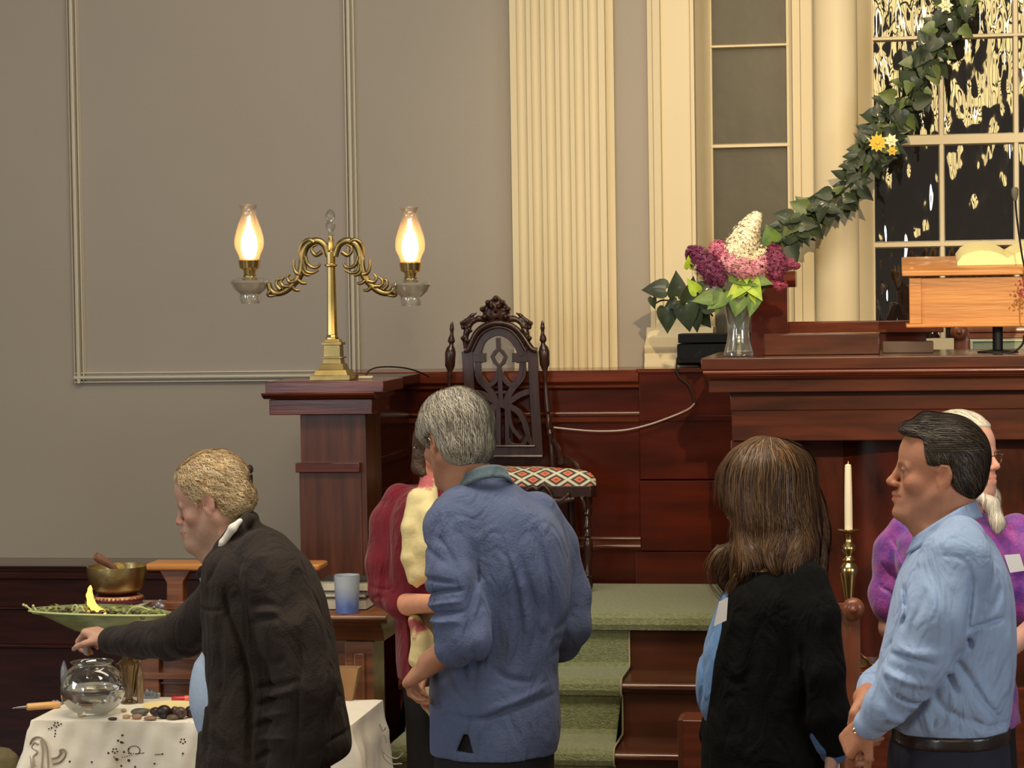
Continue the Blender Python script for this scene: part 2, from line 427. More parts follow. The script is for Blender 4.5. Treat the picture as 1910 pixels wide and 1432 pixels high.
# ------------------------------------------------------------------ pier with the lamp and the parapet wall behind it
YP = 8.8
px_ = lambda x, y=900: PX(x, y, YP)
pz_ = lambda y, x=620: PZ(x, y, YP)
pier = thing('wooden_pier', 'mahogany pier with a stepped square cap carrying the brass double lamp', 'pier', (px_(622), YP+.12, 0))
x0, x1 = px_(562), px_(684)
part('shaft', MB().box(x0, x1, YP, YP+.268, 0, pz_(772)), W_PIER, pier, .003)
part('base_panel', MB().box(x0-.006, x1-.02, YP-.008, YP+.01, 0, pz_(880)), W_PIER, pier, .003)
part('band', MB().box(px_(555), px_(674), YP-.03, YP+.265, pz_(880), pz_(862)), W_REDH, pier, .003)
part('cap', MB().box(px_(511)+.0, px_(702), YP-.05, YP+.265, pz_(772), pz_(743))
     .ex_x([(YP-.07, pz_(742)), (YP-.1, pz_(735)), (YP-.105, pz_(730)), (YP+.265, pz_(730)), (YP+.265, pz_(735)), (YP+.265, pz_(742))], px_(503), px_(712)), W_REDH, pier, .003)
YPC = YP-.10
part('top_slab', MB().box(PX(495, 720, YPC), PX(715, 720, YPC), YPC, YPC+.365, PZ(600, 733, YPC), PZ(600, 711, YPC)), W_REDH, pier, .003)
par = thing('parapet_wall', 'dark panelled parapet wall running back from the pier to the dado', 'parapet wall', (x1-.1, 9.3, 0))
part('wall_panel', MB().box(x1-.2, x1-.03, YP+.27, YB-.045, 0, 1.70), W_DARK, par, .002)
rl = MB()
for z0, z1, t in ((1.20, 1.22, .012), (1.40, 1.43, .014), (1.28, 1.30, .01), (1.02, 1.045, .012)):
    rl.box(x1-.03, x1-.03+t, YP+.27, YB-.045, z0, z1)
part('panel_moulding', rl, W_DARK, par, .003)
part('ledge', MB().box(x1-.26, x1+.02, YP+.27, YB-.042, 1.70, 1.742), W_DARK, par, .003)
# ================================================================== sculpting: implicit volumes turned into one smooth mesh
from mathutils.kdtree import KDTree
f32 = np.float32
def _ax(lo, hi, st, fine=None):
    """axis samples; fine=(a,b,step) refines a range"""
    if not fine: return np.arange(lo, hi+st, st, dtype=f32)
    a, b, s2 = fine; a = max(a, lo); b = min(b, hi)
    out = list(np.arange(lo, a, st)) + list(np.arange(a, b, s2)) + list(np.arange(b, hi+st, st))
    return np.array(out, dtype=f32)
class Vol:
    def __init__(s): s.ops = []; s.lo = np.full(3, 9e9); s.hi = np.full(3, -9e9)
    def _b(s, lo, hi):
        s.lo = np.minimum(s.lo, lo); s.hi = np.maximum(s.hi, hi)
    def cap(s, a, b, ra, rb=None, k=.01, sub=False, clr=None):
        a = np.array(a, float); b = np.array(b, float); rb = ra if rb is None else rb; r = max(ra, rb)
        lo = np.minimum(a, b)-r; hi = np.maximum(a, b)+r
        if not sub: s._b(lo, hi)
        def fn(X, Y, Z):
            d = b-a; L2 = max(1e-12, float(d@d))
            t = np.clip(((X-a[0])*d[0]+(Y-a[1])*d[1]+(Z-a[2])*d[2])/L2, 0, 1)
            return np.sqrt((X-a[0]-t*d[0])**2+(Y-a[1]-t*d[1])**2+(Z-a[2]-t*d[2])**2)-(ra+(rb-ra)*t)
        s.ops.append((lo, hi, fn, k, sub)); return s
    def chain(s, pts, rs, k=.01, sub=False):
        for i in range(len(pts)-1):
            s.cap(pts[i], pts[i+1], rs[i] if hasattr(rs, '__len__') else rs, rs[i+1] if hasattr(rs, '__len__') else rs, k, sub)
        return s
    def ell(s, c, r, R=None, k=.01, sub=False):
        c = np.array(c, float); r = np.array(r, float); R = np.eye(3) if R is None else np.array(R)   # columns = local axes
        m = np.sqrt((R**2)@(r**2)); lo = c-m; hi = c+m
        if not sub: s._b(lo, hi)
        def fn(X, Y, Z):
            x, y, z = X-c[0], Y-c[1], Z-c[2]
            u = [(x*R[0, i]+y*R[1, i]+z*R[2, i]) for i in range(3)]
            k0 = np.sqrt(sum((u[i]/r[i])**2 for i in range(3)))
            k1 = np.sqrt(sum((u[i]/r[i]**2)**2 for i in range(3)))+1e-9
            return k0*(k0-1)/k1
        s.ops.append((lo, hi, fn, k, sub)); return s
    def loft(s, rows, k=.01, ang=0.0, ex=2.0, sub=False):
        """rows [(z, cx, cy, a, b)] from any order; elliptical sections, turned by ang about z"""
        rows = sorted(rows); A_ = np.array(rows, float)
        if len(rows) > 2:
            dense = []
            for i in range(len(rows)-1): 
                p0, p1, p2, p3 = A_[max(i-1, 0)], A_[i], A_[i+1], A_[min(i+2, len(rows)-1)]
                for j in range(6):
                    t = j/6; h = .5*((2*p1)+(-p0+p2)*t+(2*p0-5*p1+4*p2-p3)*t*t+(-p0+3*p1-3*p2+p3)*t**3)
                    h[0] = p1[0]+(p2[0]-p1[0])*t; dense.append(h)
            dense.append(A_[-1]); A_ = np.array(dense)
        m = max(A_[:, 3].max(), A_[:, 4].max())
        lo = np.array([ (A_[:, 1]-m).min(), (A_[:, 2]-m).min(), A_[0, 0]]); hi = np.array([(A_[:, 1]+m).max(), (A_[:, 2]+m).max(), A_[-1, 0]])
        if not sub: s._b(lo, hi)
        ca, sa = math.cos(ang), math.sin(ang)
        def fn(X, Y, Z):
            z = Z[0, 0, :]; q = [np.interp(z, A_[:, 0], A_[:, j]) for j in range(1, 5)]
            x = X-q[0]; y = Y-q[1]; u = x*ca+y*sa; v = -x*sa+y*ca
            if ex == 2.0: d = np.sqrt((u/q[2])**2+(v/q[3])**2)
            else: d = ((np.abs(u/q[2]))**ex+(np.abs(v/q[3]))**ex)**(1/ex)
            d = (d-1)*np.minimum(q[2], q[3])
            c_ = np.maximum(A_[0, 0]-Z, Z-A_[-1, 0])
            return np.maximum(d, c_)
        s.ops.append((lo, hi, fn, k, sub)); return s
    def plane(s, n, d, k=.004):
        """cut away everything where n.p > d"""
        n = np.array(n, float)
        s.ops.append((None, None, lambda X, Y, Z: -(X*n[0]+Y*n[1]+Z*n[2]-d), k, 'cut')); return s
    def poly(s, pts, Y0, keep=False, k=.004, smooth=4, yr=None):
        """cut away (or keep only) what lies inside an outline drawn as seen from the hall"""
        pp = list(pts)
        if smooth: pp = [tuple(p) for p in spline(pp+[pp[0]], smooth)][:-1]
        W = np.array([P(p[0], p[1], Y0) for p in pp])[:, (0, 2)]
        lo = np.array([W[:, 0].min(), -9e9, W[:, 1].min()]); hi = np.array([W[:, 0].max(), 9e9, W[:, 1].max()])
        if keep: lo[:] = -9e9; hi[:] = 9e9
        def fn(X, Y, Z):
            X2 = X[:, 0, :]; Z2 = Z[:, 0, :]; X2, Z2 = np.broadcast_arrays(X2, Z2); d = np.full(X2.shape, 9.0); ins = np.zeros(X2.shape, bool)
            n = len(W)
            for i in range(n):
                a, b = W[i], W[(i+1) % n]; e = b-a; t = np.clip(((X2-a[0])*e[0]+(Z2-a[1])*e[1])/(e@e+1e-12), 0, 1)
                d = np.minimum(d, (X2-a[0]-t*e[0])**2+(Z2-a[1]-t*e[1])**2)
                c = ((a[1] > Z2) != (b[1] > Z2)) & (X2 < (b[0]-a[0])*(Z2-a[1])/(b[1]-a[1]+1e-12)+a[0]); ins ^= c
            d = np.sqrt(d); d = np.where(ins, -d, d)[:, None, :]
            if yr is not None: d = np.maximum(d+0*Y, np.maximum(yr[0]-Y, Y-yr[1])+0*d)
            return -d if keep else d
        s.ops.append((lo, hi, fn, k, True)); return s
    def cutf(s, fn, k=.004):
        s.ops.append((np.full(3, -9e9), np.full(3, 9e9), fn, k, True)); return s
    def disp(s, fn): s.ops.append((None, None, fn, 0, 'disp')); return s
    def crease(s, lines, Y0, side=-1):
        """lines [(px points, width px, depth m)] folds drawn across the side that faces the hall"""
        segs = []
        for pts, w, dep in lines:
            sp = spline([(p[0], p[1]) for p in pts], 4)
            W = np.array([P(p[0], p[1], Y0) for p in sp]); sc_ = S(pts[0][0], pts[0][1], Y0)
            segs.append((W, .8*w/sc_, 1.15*dep))
        for W, w, dep in segs:
            lo = np.array([W[:, 0].min()-3*w, -9e9, W[:, 2].min()-3*w]); hi = np.array([W[:, 0].max()+3*w, 9e9, W[:, 2].max()+3*w])
            def fn(X, Y, Z, W=W, w=w, dep=dep):
                X2 = X[:, :1, :]; Z2 = Z[:, :1, :]; best = None; fade = None; n = len(W)-1
                for i in range(n):
                    a = W[i]; dx, dz = W[i+1, 0]-a[0], W[i+1, 2]-a[2]; L2 = dx*dx+dz*dz+1e-12
                    t = np.clip(((X2-a[0])*dx+(Z2-a[2])*dz)/L2, 0, 1)
                    d = (X2-a[0]-t*dx)**2+(Z2-a[2]-t*dz)**2
                    u = (i+t)/n
                    if best is None: best, fade = d, u
                    else:
                        m = d < best; best = np.where(m, d, best); fade = np.where(m, u, fade)
                return dep*np.exp(-best/(w*w))*np.minimum(1, 4*fade*(1-fade)+.15)*np.clip((Y0+.10-Y)/.06, 0, 1)
            s.ops.append((lo, hi, fn, 0, 'dispb'))
        return s
    def mesh(s, st=.005, fine=None, pad=.02, clip=None):
        lo = s.lo-pad; hi = s.hi+pad
        if clip is not None: lo = np.maximum(lo, clip[0]); hi = np.minimum(hi, clip[1])
        fine = fine or {}
        stz = st if not hasattr(st, '__len__') else st[2]
        ax = [_ax(lo[i], hi[i], st if not hasattr(st, '__len__') else st[i], fine.get(i)) for i in range(3)]
        nx, ny, nz = [len(a) for a in ax]
        F = np.full((nx, ny, nz), .5, dtype=f32)
        G = [ax[0][:, None, None], ax[1][None, :, None], ax[2][None, None, :]]
        for lo_, hi_, fn, k, sub in s.ops:
            if sub == 'cut':
                v = fn(*G); F = np.maximum(F, -v) if k <= 0 else _smax(F, -v, k); continue
            if sub == 'disp':
                near = np.abs(F) < .06; 
                if near.any():
                    i, j, l = np.nonzero(near); F[i, j, l] += fn(ax[0][i], ax[1][j], ax[2][l], F[i, j, l]) .astype(f32)
                continue
            mg = (k+.012) if sub != 'dispb' else 0
            sl = []
            for q in range(3):
                a = max(0, int(np.searchsorted(ax[q], lo_[q]-mg))-1); b = min(len(ax[q]), int(np.searchsorted(ax[q], hi_[q]+mg))+1)
                sl.append(slice(a, max(a+1, b)))
            sl = tuple(sl); 
            if F[sl].size == 0: continue
            g = (G[0][sl[0]], G[1][:, sl[1]], G[2][:, :, sl[2]])
            v = np.broadcast_to(fn(*g), F[sl].shape).astype(f32)
            if sub == 'dispb': F[sl] += v
            elif sub: F[sl] = _smax(F[sl], -v, k)
            else: F[sl] = -_smax(-F[sl], -v, k)
        return surface_net(F, ax)
def _smax(a, b, k):
    if k <= 1e-6: return np.maximum(a, b)
    h = np.clip(.5+.5*(a-b)/k, 0, 1)
    return b*(1-h)+a*h+k*h*(1-h)
def surface_net(F, ax):
    nx, ny, nz = F.shape; ins = F < 0
    c = np.zeros((nx-1, ny-1, nz-1), np.int8)
    offs = [(i, j, k) for i in (0, 1) for j in (0, 1) for k in (0, 1)]
    for i, j, k in offs: c += ins[i:nx-1+i, j:ny-1+j, k:nz-1+k]
    I, J, K = np.nonzero((c > 0) & (c < 8)); N = len(I)
    vid = np.full(c.shape, -1, np.int32); vid[I, J, K] = np.arange(N)
    vals = {o: F[I+o[0], J+o[1], K+o[2]] for o in offs}
    acc = np.zeros((N, 3)); cnt = np.zeros(N)
    for q in range(3):
        for o in offs:
            if o[q]: continue
            o2 = list(o); o2[q] = 1; o2 = tuple(o2)
            a, b = vals[o], vals[o2]; m = (a < 0) != (b < 0)
            t = np.where(m, a/np.where(m, a-b, 1), 0)
            for r_ in range(3): acc[:, r_] += np.where(m, (t if r_ == q else o[r_]), 0)
            cnt += m
    acc /= cnt[:, None]
    V = np.stack([ax[0][I]+acc[:, 0]*(ax[0][I+1]-ax[0][I]), ax[1][J]+acc[:, 1]*(ax[1][J+1]-ax[1][J]), ax[2][K]+acc[:, 2]*(ax[2][K+1]-ax[2][K])], 1)
    Q = []
    for q in range(3):
        sl0 = [slice(1, n-1) for n in F.shape]; sl0[q] = slice(0, F.shape[q]-1)
        sl1 = list(sl0); sl1[q] = slice(1, F.shape[q])
        A_, B_ = ins[tuple(sl0)], ins[tuple(sl1)]
        i, j, k = np.nonzero(A_ != B_); fl = A_[i, j, k]
        p = [i, j, k]; p = [p[r_]+(0 if r_ == q else 1) for r_ in range(3)]
        u, v = [(1, 2), (2, 0), (0, 1)][q]
        def cell(du, dv):
            w = [x.copy() for x in p]; w[u] = w[u]-du; w[v] = w[v]-dv; return vid[w[0], w[1], w[2]]
        quad = np.stack([cell(1, 1), cell(0, 1), cell(0, 0), cell(1, 0)], 1)
        quad[~fl] = quad[~fl][:, ::-1]
        Q.append(quad)
    Q = np.concatenate(Q)
    # one light smoothing pass
    nb = np.zeros_like(V); n_ = np.zeros(len(V))
    for a, b in ((0, 1), (1, 2), (2, 3), (3, 0)):
        np.add.at(nb, Q[:, a], V[Q[:, b]]); np.add.at(n_, Q[:, a], 1)
        np.add.at(nb, Q[:, b], V[Q[:, a]]); np.add.at(n_, Q[:, b], 1)
    V = V*.5+.5*nb/np.maximum(n_, 1)[:, None]
    return V, Q
def npmesh(name, V, Q, mat, parent=None, color=None, angle=180):
    me = bpy.data.meshes.new(name)
    me.vertices.add(len(V)); me.vertices.foreach_set('co', np.asarray(V, f32).ravel())
    k = Q.shape[1]
    me.loops.add(Q.size); me.loops.foreach_set('vertex_index', Q.astype(np.int32).ravel())
    me.polygons.add(len(Q)); me.polygons.foreach_set('loop_start', np.arange(0, Q.size, k, dtype=np.int32)); me.polygons.foreach_set('loop_total', np.full(len(Q), k, np.int32))
    me.update(calc_edges=True); me.validate()
    if color is not None:
        ca = me.color_attributes.new('Col', 'FLOAT_COLOR', 'POINT')
        c4 = np.ones((len(V), 4), f32); c4[:, :3] = color
        ca.data.foreach_set('color', c4.ravel())
    me.polygons.foreach_set('use_smooth', np.ones(len(Q), bool))
    if angle < 180: me.set_sharp_from_angle(angle=math.radians(angle))
    me.materials.append(mat)
    o = bpy.data.objects.new(name, me); COL.objects.link(o)
    if parent is not None:
        o.parent = parent; o.matrix_parent_inverse = parent.matrix_basis.inverted()
    return o
_rg = np.random.RandomState(3)
_W = _rg.normal(size=(24, 3)); _W /= np.linalg.norm(_W, axis=1)[:, None]; _PH = _rg.uniform(0, 6.28, 24)
def wob(X, Y, Z, freq, st=(1, 1, 1), n=8, seed=0):
    """cheap smooth pseudo noise in about -1..1"""
    r_ = 0
    for i in range(n):
        w = _W[(i+seed) % 24]*freq*(1+.35*((i*7) % 5))
        r_ = r_+np.sin(X*w[0]*st[0]+Y*w[1]*st[1]+Z*w[2]*st[2]+_PH[(i+seed*3) % 24])
    return r_/n*1.6
# ---------------------------------------------------------------- heads and hands
def frame(fwd, up=(0, 0, 1)):
    f = np.array(fwd, float); f /= np.linalg.norm(f); u = np.array(up, float)
    l = np.cross(u, f); l /= np.linalg.norm(l); u = np.cross(f, l)
    return np.stack([f, l, u], 1)          # columns forward, left, up
def head(v, o, R, s=.01, neck=None, jowl=0, chinf=0, nose=1.0, wid=1.0, mf=0.0):
    o = np.array(o, float); T = lambda x, y, z: o+R@(np.array([x, y*wid, z])*s)
    e = lambda c, r, k=.012, sub=False, RR=None: v.ell(T(*c), np.array([r[0], r[1]*wid, r[2]])*s, R if RR is None else RR, k, sub)
    e((-.3, 0, 4.2), (9.7, 7.4, 8.8)); e((3.0, 0, 4.6), (6.4, 6.3, 6.4), .02); e((3.4, 0, -2.6), (5.6, 5.6, 7.2), .02)
    for y in (-1, 1):
        v.cap(T(-.2, 5.2*y, -3.5), T(6.6, 1.9*y, -8.9), (2.2+jowl)*s, 2.0*s, .02)
        v.ell(T(5.7, 4.0*y, -1.7), np.array([2.5, 2.4, 2.2])*s, R, .015)
        v.cap(T(7.6, 4.3*y, 1.9), T(8.9, 1.3*y, 2.1), .95*s, 1.0*s, .008)
    v.ell(T(7.3+chinf, 0, -9.0), np.array([2.1, 2.4, 1.9])*s, R, .015)
    v.ell(T(7.9+mf, 0, -5.6), np.array([2.3, 3.0, 2.8])*s, R, .015)
    v.cap(T(8.9, 0, 2.4), T(10.5+nose*.3, 0, -1.4), .8*s, .95*s, .010)
    v.ell(T(10.9+nose*.4, 0, -2.0), np.array([1.15, 1.1, 1.0])*s*nose, R, .008)
    for y in (-1, 1):
        v.ell(T(10.2, 1.25*y, -2.4), np.array([1.1, .75, .75])*s, R, .004)
        v.ell(T(9.6, 3.1*y, .7), np.array([1.7, 1.7, 1.15])*s, R, .010, True)
        v.ell(T(7.45, 3.1*y, .6), np.array([1.25, 1.3, 1.25])*s, R, .001)
        # lids
        v.chain([T(7.6, 4.6*y, .5), T(8.55, 3.9*y, 1.15), T(8.95, 3.0*y, 1.3), T(8.8, 2.0*y, .9)], .28*s, .003)
        v.chain([T(7.8, 4.4*y, .2), T(8.5, 3.7*y, -.25), T(8.7, 2.9*y, -.35), T(8.6, 2.1*y, .1)], .25*s, .004)
        # ear
        a = math.radians(14); Re = R@np.array([[math.cos(a), 0, -math.sin(a)], [0, 1, 0], [math.sin(a), 0, math.cos(a)]])
        v.ell(T(-.6, 7.45*y, .1), np.array([1.75, .75, 3.1])*s, Re, .004)
        v.ell(T(.15, 8.35*y, .3), np.array([.95, .85, 1.8])*s, Re, .002, True)
        v.chain([T(.9, 7.5*y, 1.5), T(.2, 7.95*y, 2.9), T(-1.3, 8.0*y, 2.7), T(-2.1, 8.0*y, 1.0), T(-1.7, 7.9*y, -.9), T(-.5, 7.6*y, -2.5)], .42*s, .002)
        v.ell(T(-.3, 7.5*y, -2.6), np.array([.85, .55, .85])*s, R, .003)
    # lips
    v.chain([T(8.5+mf, 2.3*y2, -5.3) if y2 else T(10.25+mf, 0, -4.7) for y2 in (-1, 0, 1)], [.3*s, .7*s, .3*s], .004)
    v.chain([T(8.5+mf, 2.2*y2, -5.6) if y2 else T(10.1+mf, 0, -6.15) for y2 in (-1, 0, 1)], [.3*s, .75*s, .3*s], .004)
    v.chain([T(8.6+mf, 2.6, -5.4), T(11.0+mf, 0, -5.4), T(8.6+mf, -2.6, -5.4)], .16*s, .002, True)
    if neck is not None:
        v.cap(T(-2.0, 0, -3.5), neck[0], 5.4*s, neck[1], .02)
    return T
def skin_color(V, o, R, s, base, lip=(.62, .32, .28), cheek=.12, beard=None, brow=None):
    """colour of skin, lips, brows and beard by place on the head"""
    q = (V-np.array(o))@R/s; x, y, z = q[:, 0], q[:, 1], q[:, 2]
    c = np.tile(np.array(lin(base)), (len(V), 1))
    def mixc(w, col): 
        nonlocal c; w = np.clip(w, 0, 1)[:, None]; c = c*(1-w)+np.array(col)*w
    b = np.array(lin(base)); red = b*np.array([1.02, .70, .64])
    mixc(cheek*3*np.exp(-(((x-6.5)/3.5)**2+((np.abs(y)-4)/2.6)**2+((z+2.2)/2.4)**2)), red)
    mixc(cheek*4*np.exp(-(((x-11.5)/1.6)**2+(y/1.6)**2+((z+2)/1.5)**2)), red)
    mixc(cheek*3*np.exp(-(((x+.6)/2.5)**2+((np.abs(y)-7.9)/1.0)**2+(z/3.2)**2)), red)
    mixc((x > 7.8)*np.clip(1.2-np.abs(z+5.4)/1.0, 0, 1)*(np.abs(y) < 2.6)*.8, b*np.array([.85, .52, .48]))
    if beard is not None:
        m = (z < -2.9)*(x > -.5)*(z > -12.5)*np.clip((-z-2.9)/1.6, 0, 1)*np.clip(1.25-np.exp(-((z+5.5)/.9)**2)*(np.abs(y) < 2.3), 0, 1)
        mixc(m*beard[1], lin(beard[0]))
    if brow is not None:
        w = np.clip(1.6-np.abs(z-(2.55-.12*(np.abs(y)-3)**2))/.38, 0, 1)*((np.abs(y) > 1.2) & (np.abs(y) < 5))*(x > 6)
        mixc(w*brow[1], lin(brow[0]))
    # eyes: white and iris
    for sy in (-1, 1):
        d = np.sqrt((y-3.1*sy)**2+(z-.45)**2); e_ = (np.abs(y-3.1*sy) < 1.25)*(np.abs(z-.45) < .52)*(x > 7.9)*(x < 9.0)
        mixc(e_*.85, (.20, .17, .15)); mixc(((d < .6)*(x > 7.9)*(x < 9.2))*.95, (.06, .045, .035))
        mixc(np.clip(1.4-np.abs(z-1.0)/.25, 0, 1)*(np.abs(y-3.1*sy) < 1.5)*(x > 7.6)*(x < 9.4)*.55, (.10, .06, .05))
    return c
def hand(v, wrist, direc, pn, s=1.0, curl=(.5, .6, .7, .8), thumb=(.5, .35), spread=.10, flip=1):
    """wrist point, direction of the palm, pn = normal on the palm side; curl per finger in radians per joint"""
    w = np.array(wrist, float); d = np.array(direc, float); d /= np.linalg.norm(d)
    n = np.array(pn, float); n -= d*(n@d); n /= np.linalg.norm(n); l = np.cross(n, d)*flip     # l: towards the thumb side
    cm = .01*s
    p = lambda a, b, c: w+d*a*cm+l*b*cm+n*c*cm
    for b, e in ((2.4, 2.6), (.8, .9), (-.8, -.8), (-2.3, -2.4)):
        v.cap(p(0.3, b*.62, 0), p(8.0, e, 0), 1.45*cm, 1.2*cm, .010)
    v.cap(p(1.5, -2.0, .5), p(6, -2.6, .4), 1.5*cm, 1.2*cm, .01); v.cap(p(1.2, 1.8, .7), p(4.0, 2.6, 1.0), 1.5*cm, 1.4*cm, .01)
    L = ((4.4, 2.6, 2.2), (4.8, 3.0, 2.4), (4.5, 2.8, 2.3), (3.5, 2.2, 2.0))
    tips = []
    for i, (b, off) in enumerate(((2.6, 8.0), (.9, 8.4), (-.8, 8.1), (-2.4, 7.4))):
        q = p(off, b, 0); a = 0.0; sp = (1.5-i)*spread
        rr = (.92, .84, .76, .66) if i < 3 else (.80, .72, .66, .58)
        for j in range(3):
            a += curl[i]*(1.0, 1.25, .8)[j]
            dr = (d*math.cos(a)+n*math.sin(a))+l*sp*math.cos(a); dr /= np.linalg.norm(dr)
            q2 = q+dr*L[i][j]*cm
            v.cap(q, q2, rr[j]*cm, rr[j+1]*cm, .0015 if j else .004); q = q2
        tips.append(q)
    q = p(2.2, 2.6, .6); t1, t2 = thumb
    dr = d*math.cos(t1)*.8+l*.75+n*math.sin(t1)*.9; dr /= np.linalg.norm(dr)
    q2 = q+dr*4.0*cm; v.cap(q, q2, 1.3*cm, 1.05*cm, .006)
    dr = dr+d*t2*.9-l*t2*.9+n*t2*.6; dr /= np.linalg.norm(dr); q3 = q2+dr*3.2*cm; v.cap(q2, q3, 1.0*cm, .9*cm, .003)
    dr = dr-l*t2*.5+n*t2*.3; dr /= np.linalg.norm(dr); v.cap(q3, q3+dr*2.3*cm, .9*cm, .72*cm, .002)
    return tips
def strands(name, V, Q, flow, n, length, width, lift, mat, parent, cols, steps=8, seed=1, mask=None, curl=0.0, hang=0.0):
    """hair: many thin ribbons following the hair volume; cols list of sRGB colours"""
    rg = np.random.RandomState(seed)
    a, b, c = V[Q[:, 0]], V[Q[:, 1]], V[Q[:, 3]]
    N = np.cross(b-a, c-a); ar = np.linalg.norm(N, axis=1); N /= np.maximum(ar, 1e-12)[:, None]
    ctr = (V[Q[:, 0]]+V[Q[:, 2]])/2
    if mask is not None:
        keep = mask(ctr); ctr, N, ar = ctr[keep], N[keep], ar[keep]
    kd = KDTree(len(ctr)); 
    for i, p in enumerate(ctr): kd.insert(p, i)
    kd.balance()
    idx = rg.choice(len(ctr), n, p=ar/ar.sum())
    vs = []; fs = []; cl = []
    colv = [np.array(lin(c_)) for c_ in cols]
    for t_ in idx:
        p = ctr[t_].copy(); Lg = length*rg.uniform(.6, 1.25); st = Lg/steps; o = len(vs); w0 = width*rg.uniform(.6, 1.4)
        col = colv[rg.randint(len(colv))]*rg.uniform(.75, 1.2); lf = lift*rg.uniform(.2, 1.0); pd = None; ph = rg.uniform(0, 6.28)
        for j in range(steps+1):
            co, ix, dist = kd.find(p); nn = N[ix]; f_ = flow(p)
            dd = f_-nn*(f_@nn); dd = dd/(np.linalg.norm(dd)+1e-9)
            if pd is not None: dd = dd*.5+pd*.5
            side = np.cross(dd, nn)
            if curl: dd = dd+side*curl*math.sin(j*1.2+ph)+nn*curl*.3*math.cos(j*1.2+ph)
            dd /= np.linalg.norm(dd)+1e-9; pd = dd
            side = np.cross(dd, nn); side /= np.linalg.norm(side)+1e-9
            q = np.array(co)*.85+p*.15 if hang == 0 or dist < .0045 else p
            w = w0*(1-.75*(j/steps)**2)
            base = q+nn*lf*(.25+.75*j/steps)
            vs.append(base-side*w/2); vs.append(base+side*w/2+nn*w*.2); cl += [col, col]
            p = q+dd*st
        for j in range(steps): fs.append((o+2*j, o+2*j+1, o+2*j+3, o+2*j+2))
    return npmesh(name, np.array(vs), np.array(fs), mat, parent, np.array(cl))
M_HAIRST = pmat('hair_strands', (255, 255, 255), .45, attr='Col', spec=.35)
M_SKIN = pmat('skin', (255, 255, 255), .56, attr='Col', var=(60, .10), bump=(220, .12), sub=.10)
def rows(Yc, data):
    """data [(py, xl, xr, half depth m, dy)] -> loft rows"""
    out = []
    for y, xl_, xr_, b, dy in data:
        a = P(xl_, y, Yc+dy); c = P(xr_, y, Yc+dy)
        out.append((float((a[2]+c[2])/2), float((a[0]+c[0])/2), Yc+dy, float(c[0]-a[0])/2, b))
    return out
def legs(root, px_c, Yc, half, ztop, mat, ang=0.0, shoe=None, spread=.10, name='trousers', rr=1.0):
    """trousers down to the floor and shoes, below the frame"""
    x = PX(px_c, 1400, Yc); v = Vol()
    ca, sa = math.cos(ang), math.sin(ang)
    v.loft([(ztop, x, Yc, half[0], half[1]), (ztop-.10, x, Yc, half[0]*1.02, half[1]*1.04), (ztop-.22, x, Yc, half[0]*.98, half[1])], .03, 0)
    for sgn in (-1, 1):
        lx, ly = x+ca*spread*sgn, Yc+sa*spread*sgn
        v.chain([(x+ca*spread*.9*sgn, Yc+sa*spread*.9*sgn, ztop-.20), (lx, ly, .50), (lx, ly, .10)], [.105*rr, .075*rr, .068*rr], .03)
    v.plane((0, 0, -1), -.06)
    V, Q = v.mesh(.010); npmesh('trouser_legs', V, Q, mat, root)
    for sgn in (-1, 1):
        lx, ly = x+ca*spread*sgn, Yc+sa*spread*sgn; fx, fy = -sa, ca
        if shoe: fx, fy = shoe
        s_2 = Vol().cap((lx-fx*.06, ly-fy*.06, .045), (lx+fx*.14, ly+fy*.14, .035), .045, .04, .01).cap((lx, ly, .05), (lx-fx*.01, ly-fy*.01, .10), .045, .045, .02).plane((0, 0, -1), -.001)
        V, Q = s_2.mesh(.008); npmesh('shoe', V, Q, MATS['black_leather'], root)
pmat('black_leather', (18, 16, 16), .35, var=(20, .2), coat=.3)
# ================================================================== pulpit
def A(Y): return (lambda x, y: (PX(x, y, Y), PZ(x, y, Y)))
YU = 8.40
pul = thing('pulpit', 'large mahogany pulpit desk with projecting top and curved front, holding the flower vase', 'pulpit', (.15, 8.8, 0))
XRR = 1.35
zt, zt0 = PZ(1500, 666, YU), PZ(1500, 689, YU)
xl = PX(1307, 680, YU)
part('top', MB().ex_z([(xl, YU+.09), (xl, YU+.0), (XRR, YU), (XRR, YU+.85), (xl+.03, YU+.85), (xl, YU+.82)], zt0, zt), W_PUL, pul, .004)
bx = PX(1313, 693, YU)
part('bead', MB().box(bx+.005, XRR, YU+.008, YU+.8, zt0-.022, zt0+.004).tube([(bx, YU+.8, zt0-.009), (bx, YU+.006, zt0-.009), (XRR, YU+.006, zt0-.009)], .009, 10), W_REDH, pul)
f0 = PX(1321, 715, YU+.03)
zf1, zf0 = zt0-.018, PZ(1500, 731, YU+.03)
part('fascia', MB().ex_x([(YU+.05, zf1), (YU+.015, zf1), (YU+.02, zf1-.012), (YU+.035, zf1-.02), (YU+.035, zf0), (YU+.78, zf0), (YU+.78, zf1)], f0, XRR), W_PUL, pul, .003)
YF = YU+.12
g0 = PX(1364, 770, YF); zg0 = PZ(1500, 822, YF)
part('frieze', MB().box(g0, XRR, YF, YF+.6, zg0, zf0+.001).box(g0-.004, XRR, YF-.01, YF+.55, PZ(1500, 765, YF), zf0), W_PUL, pul, .004)
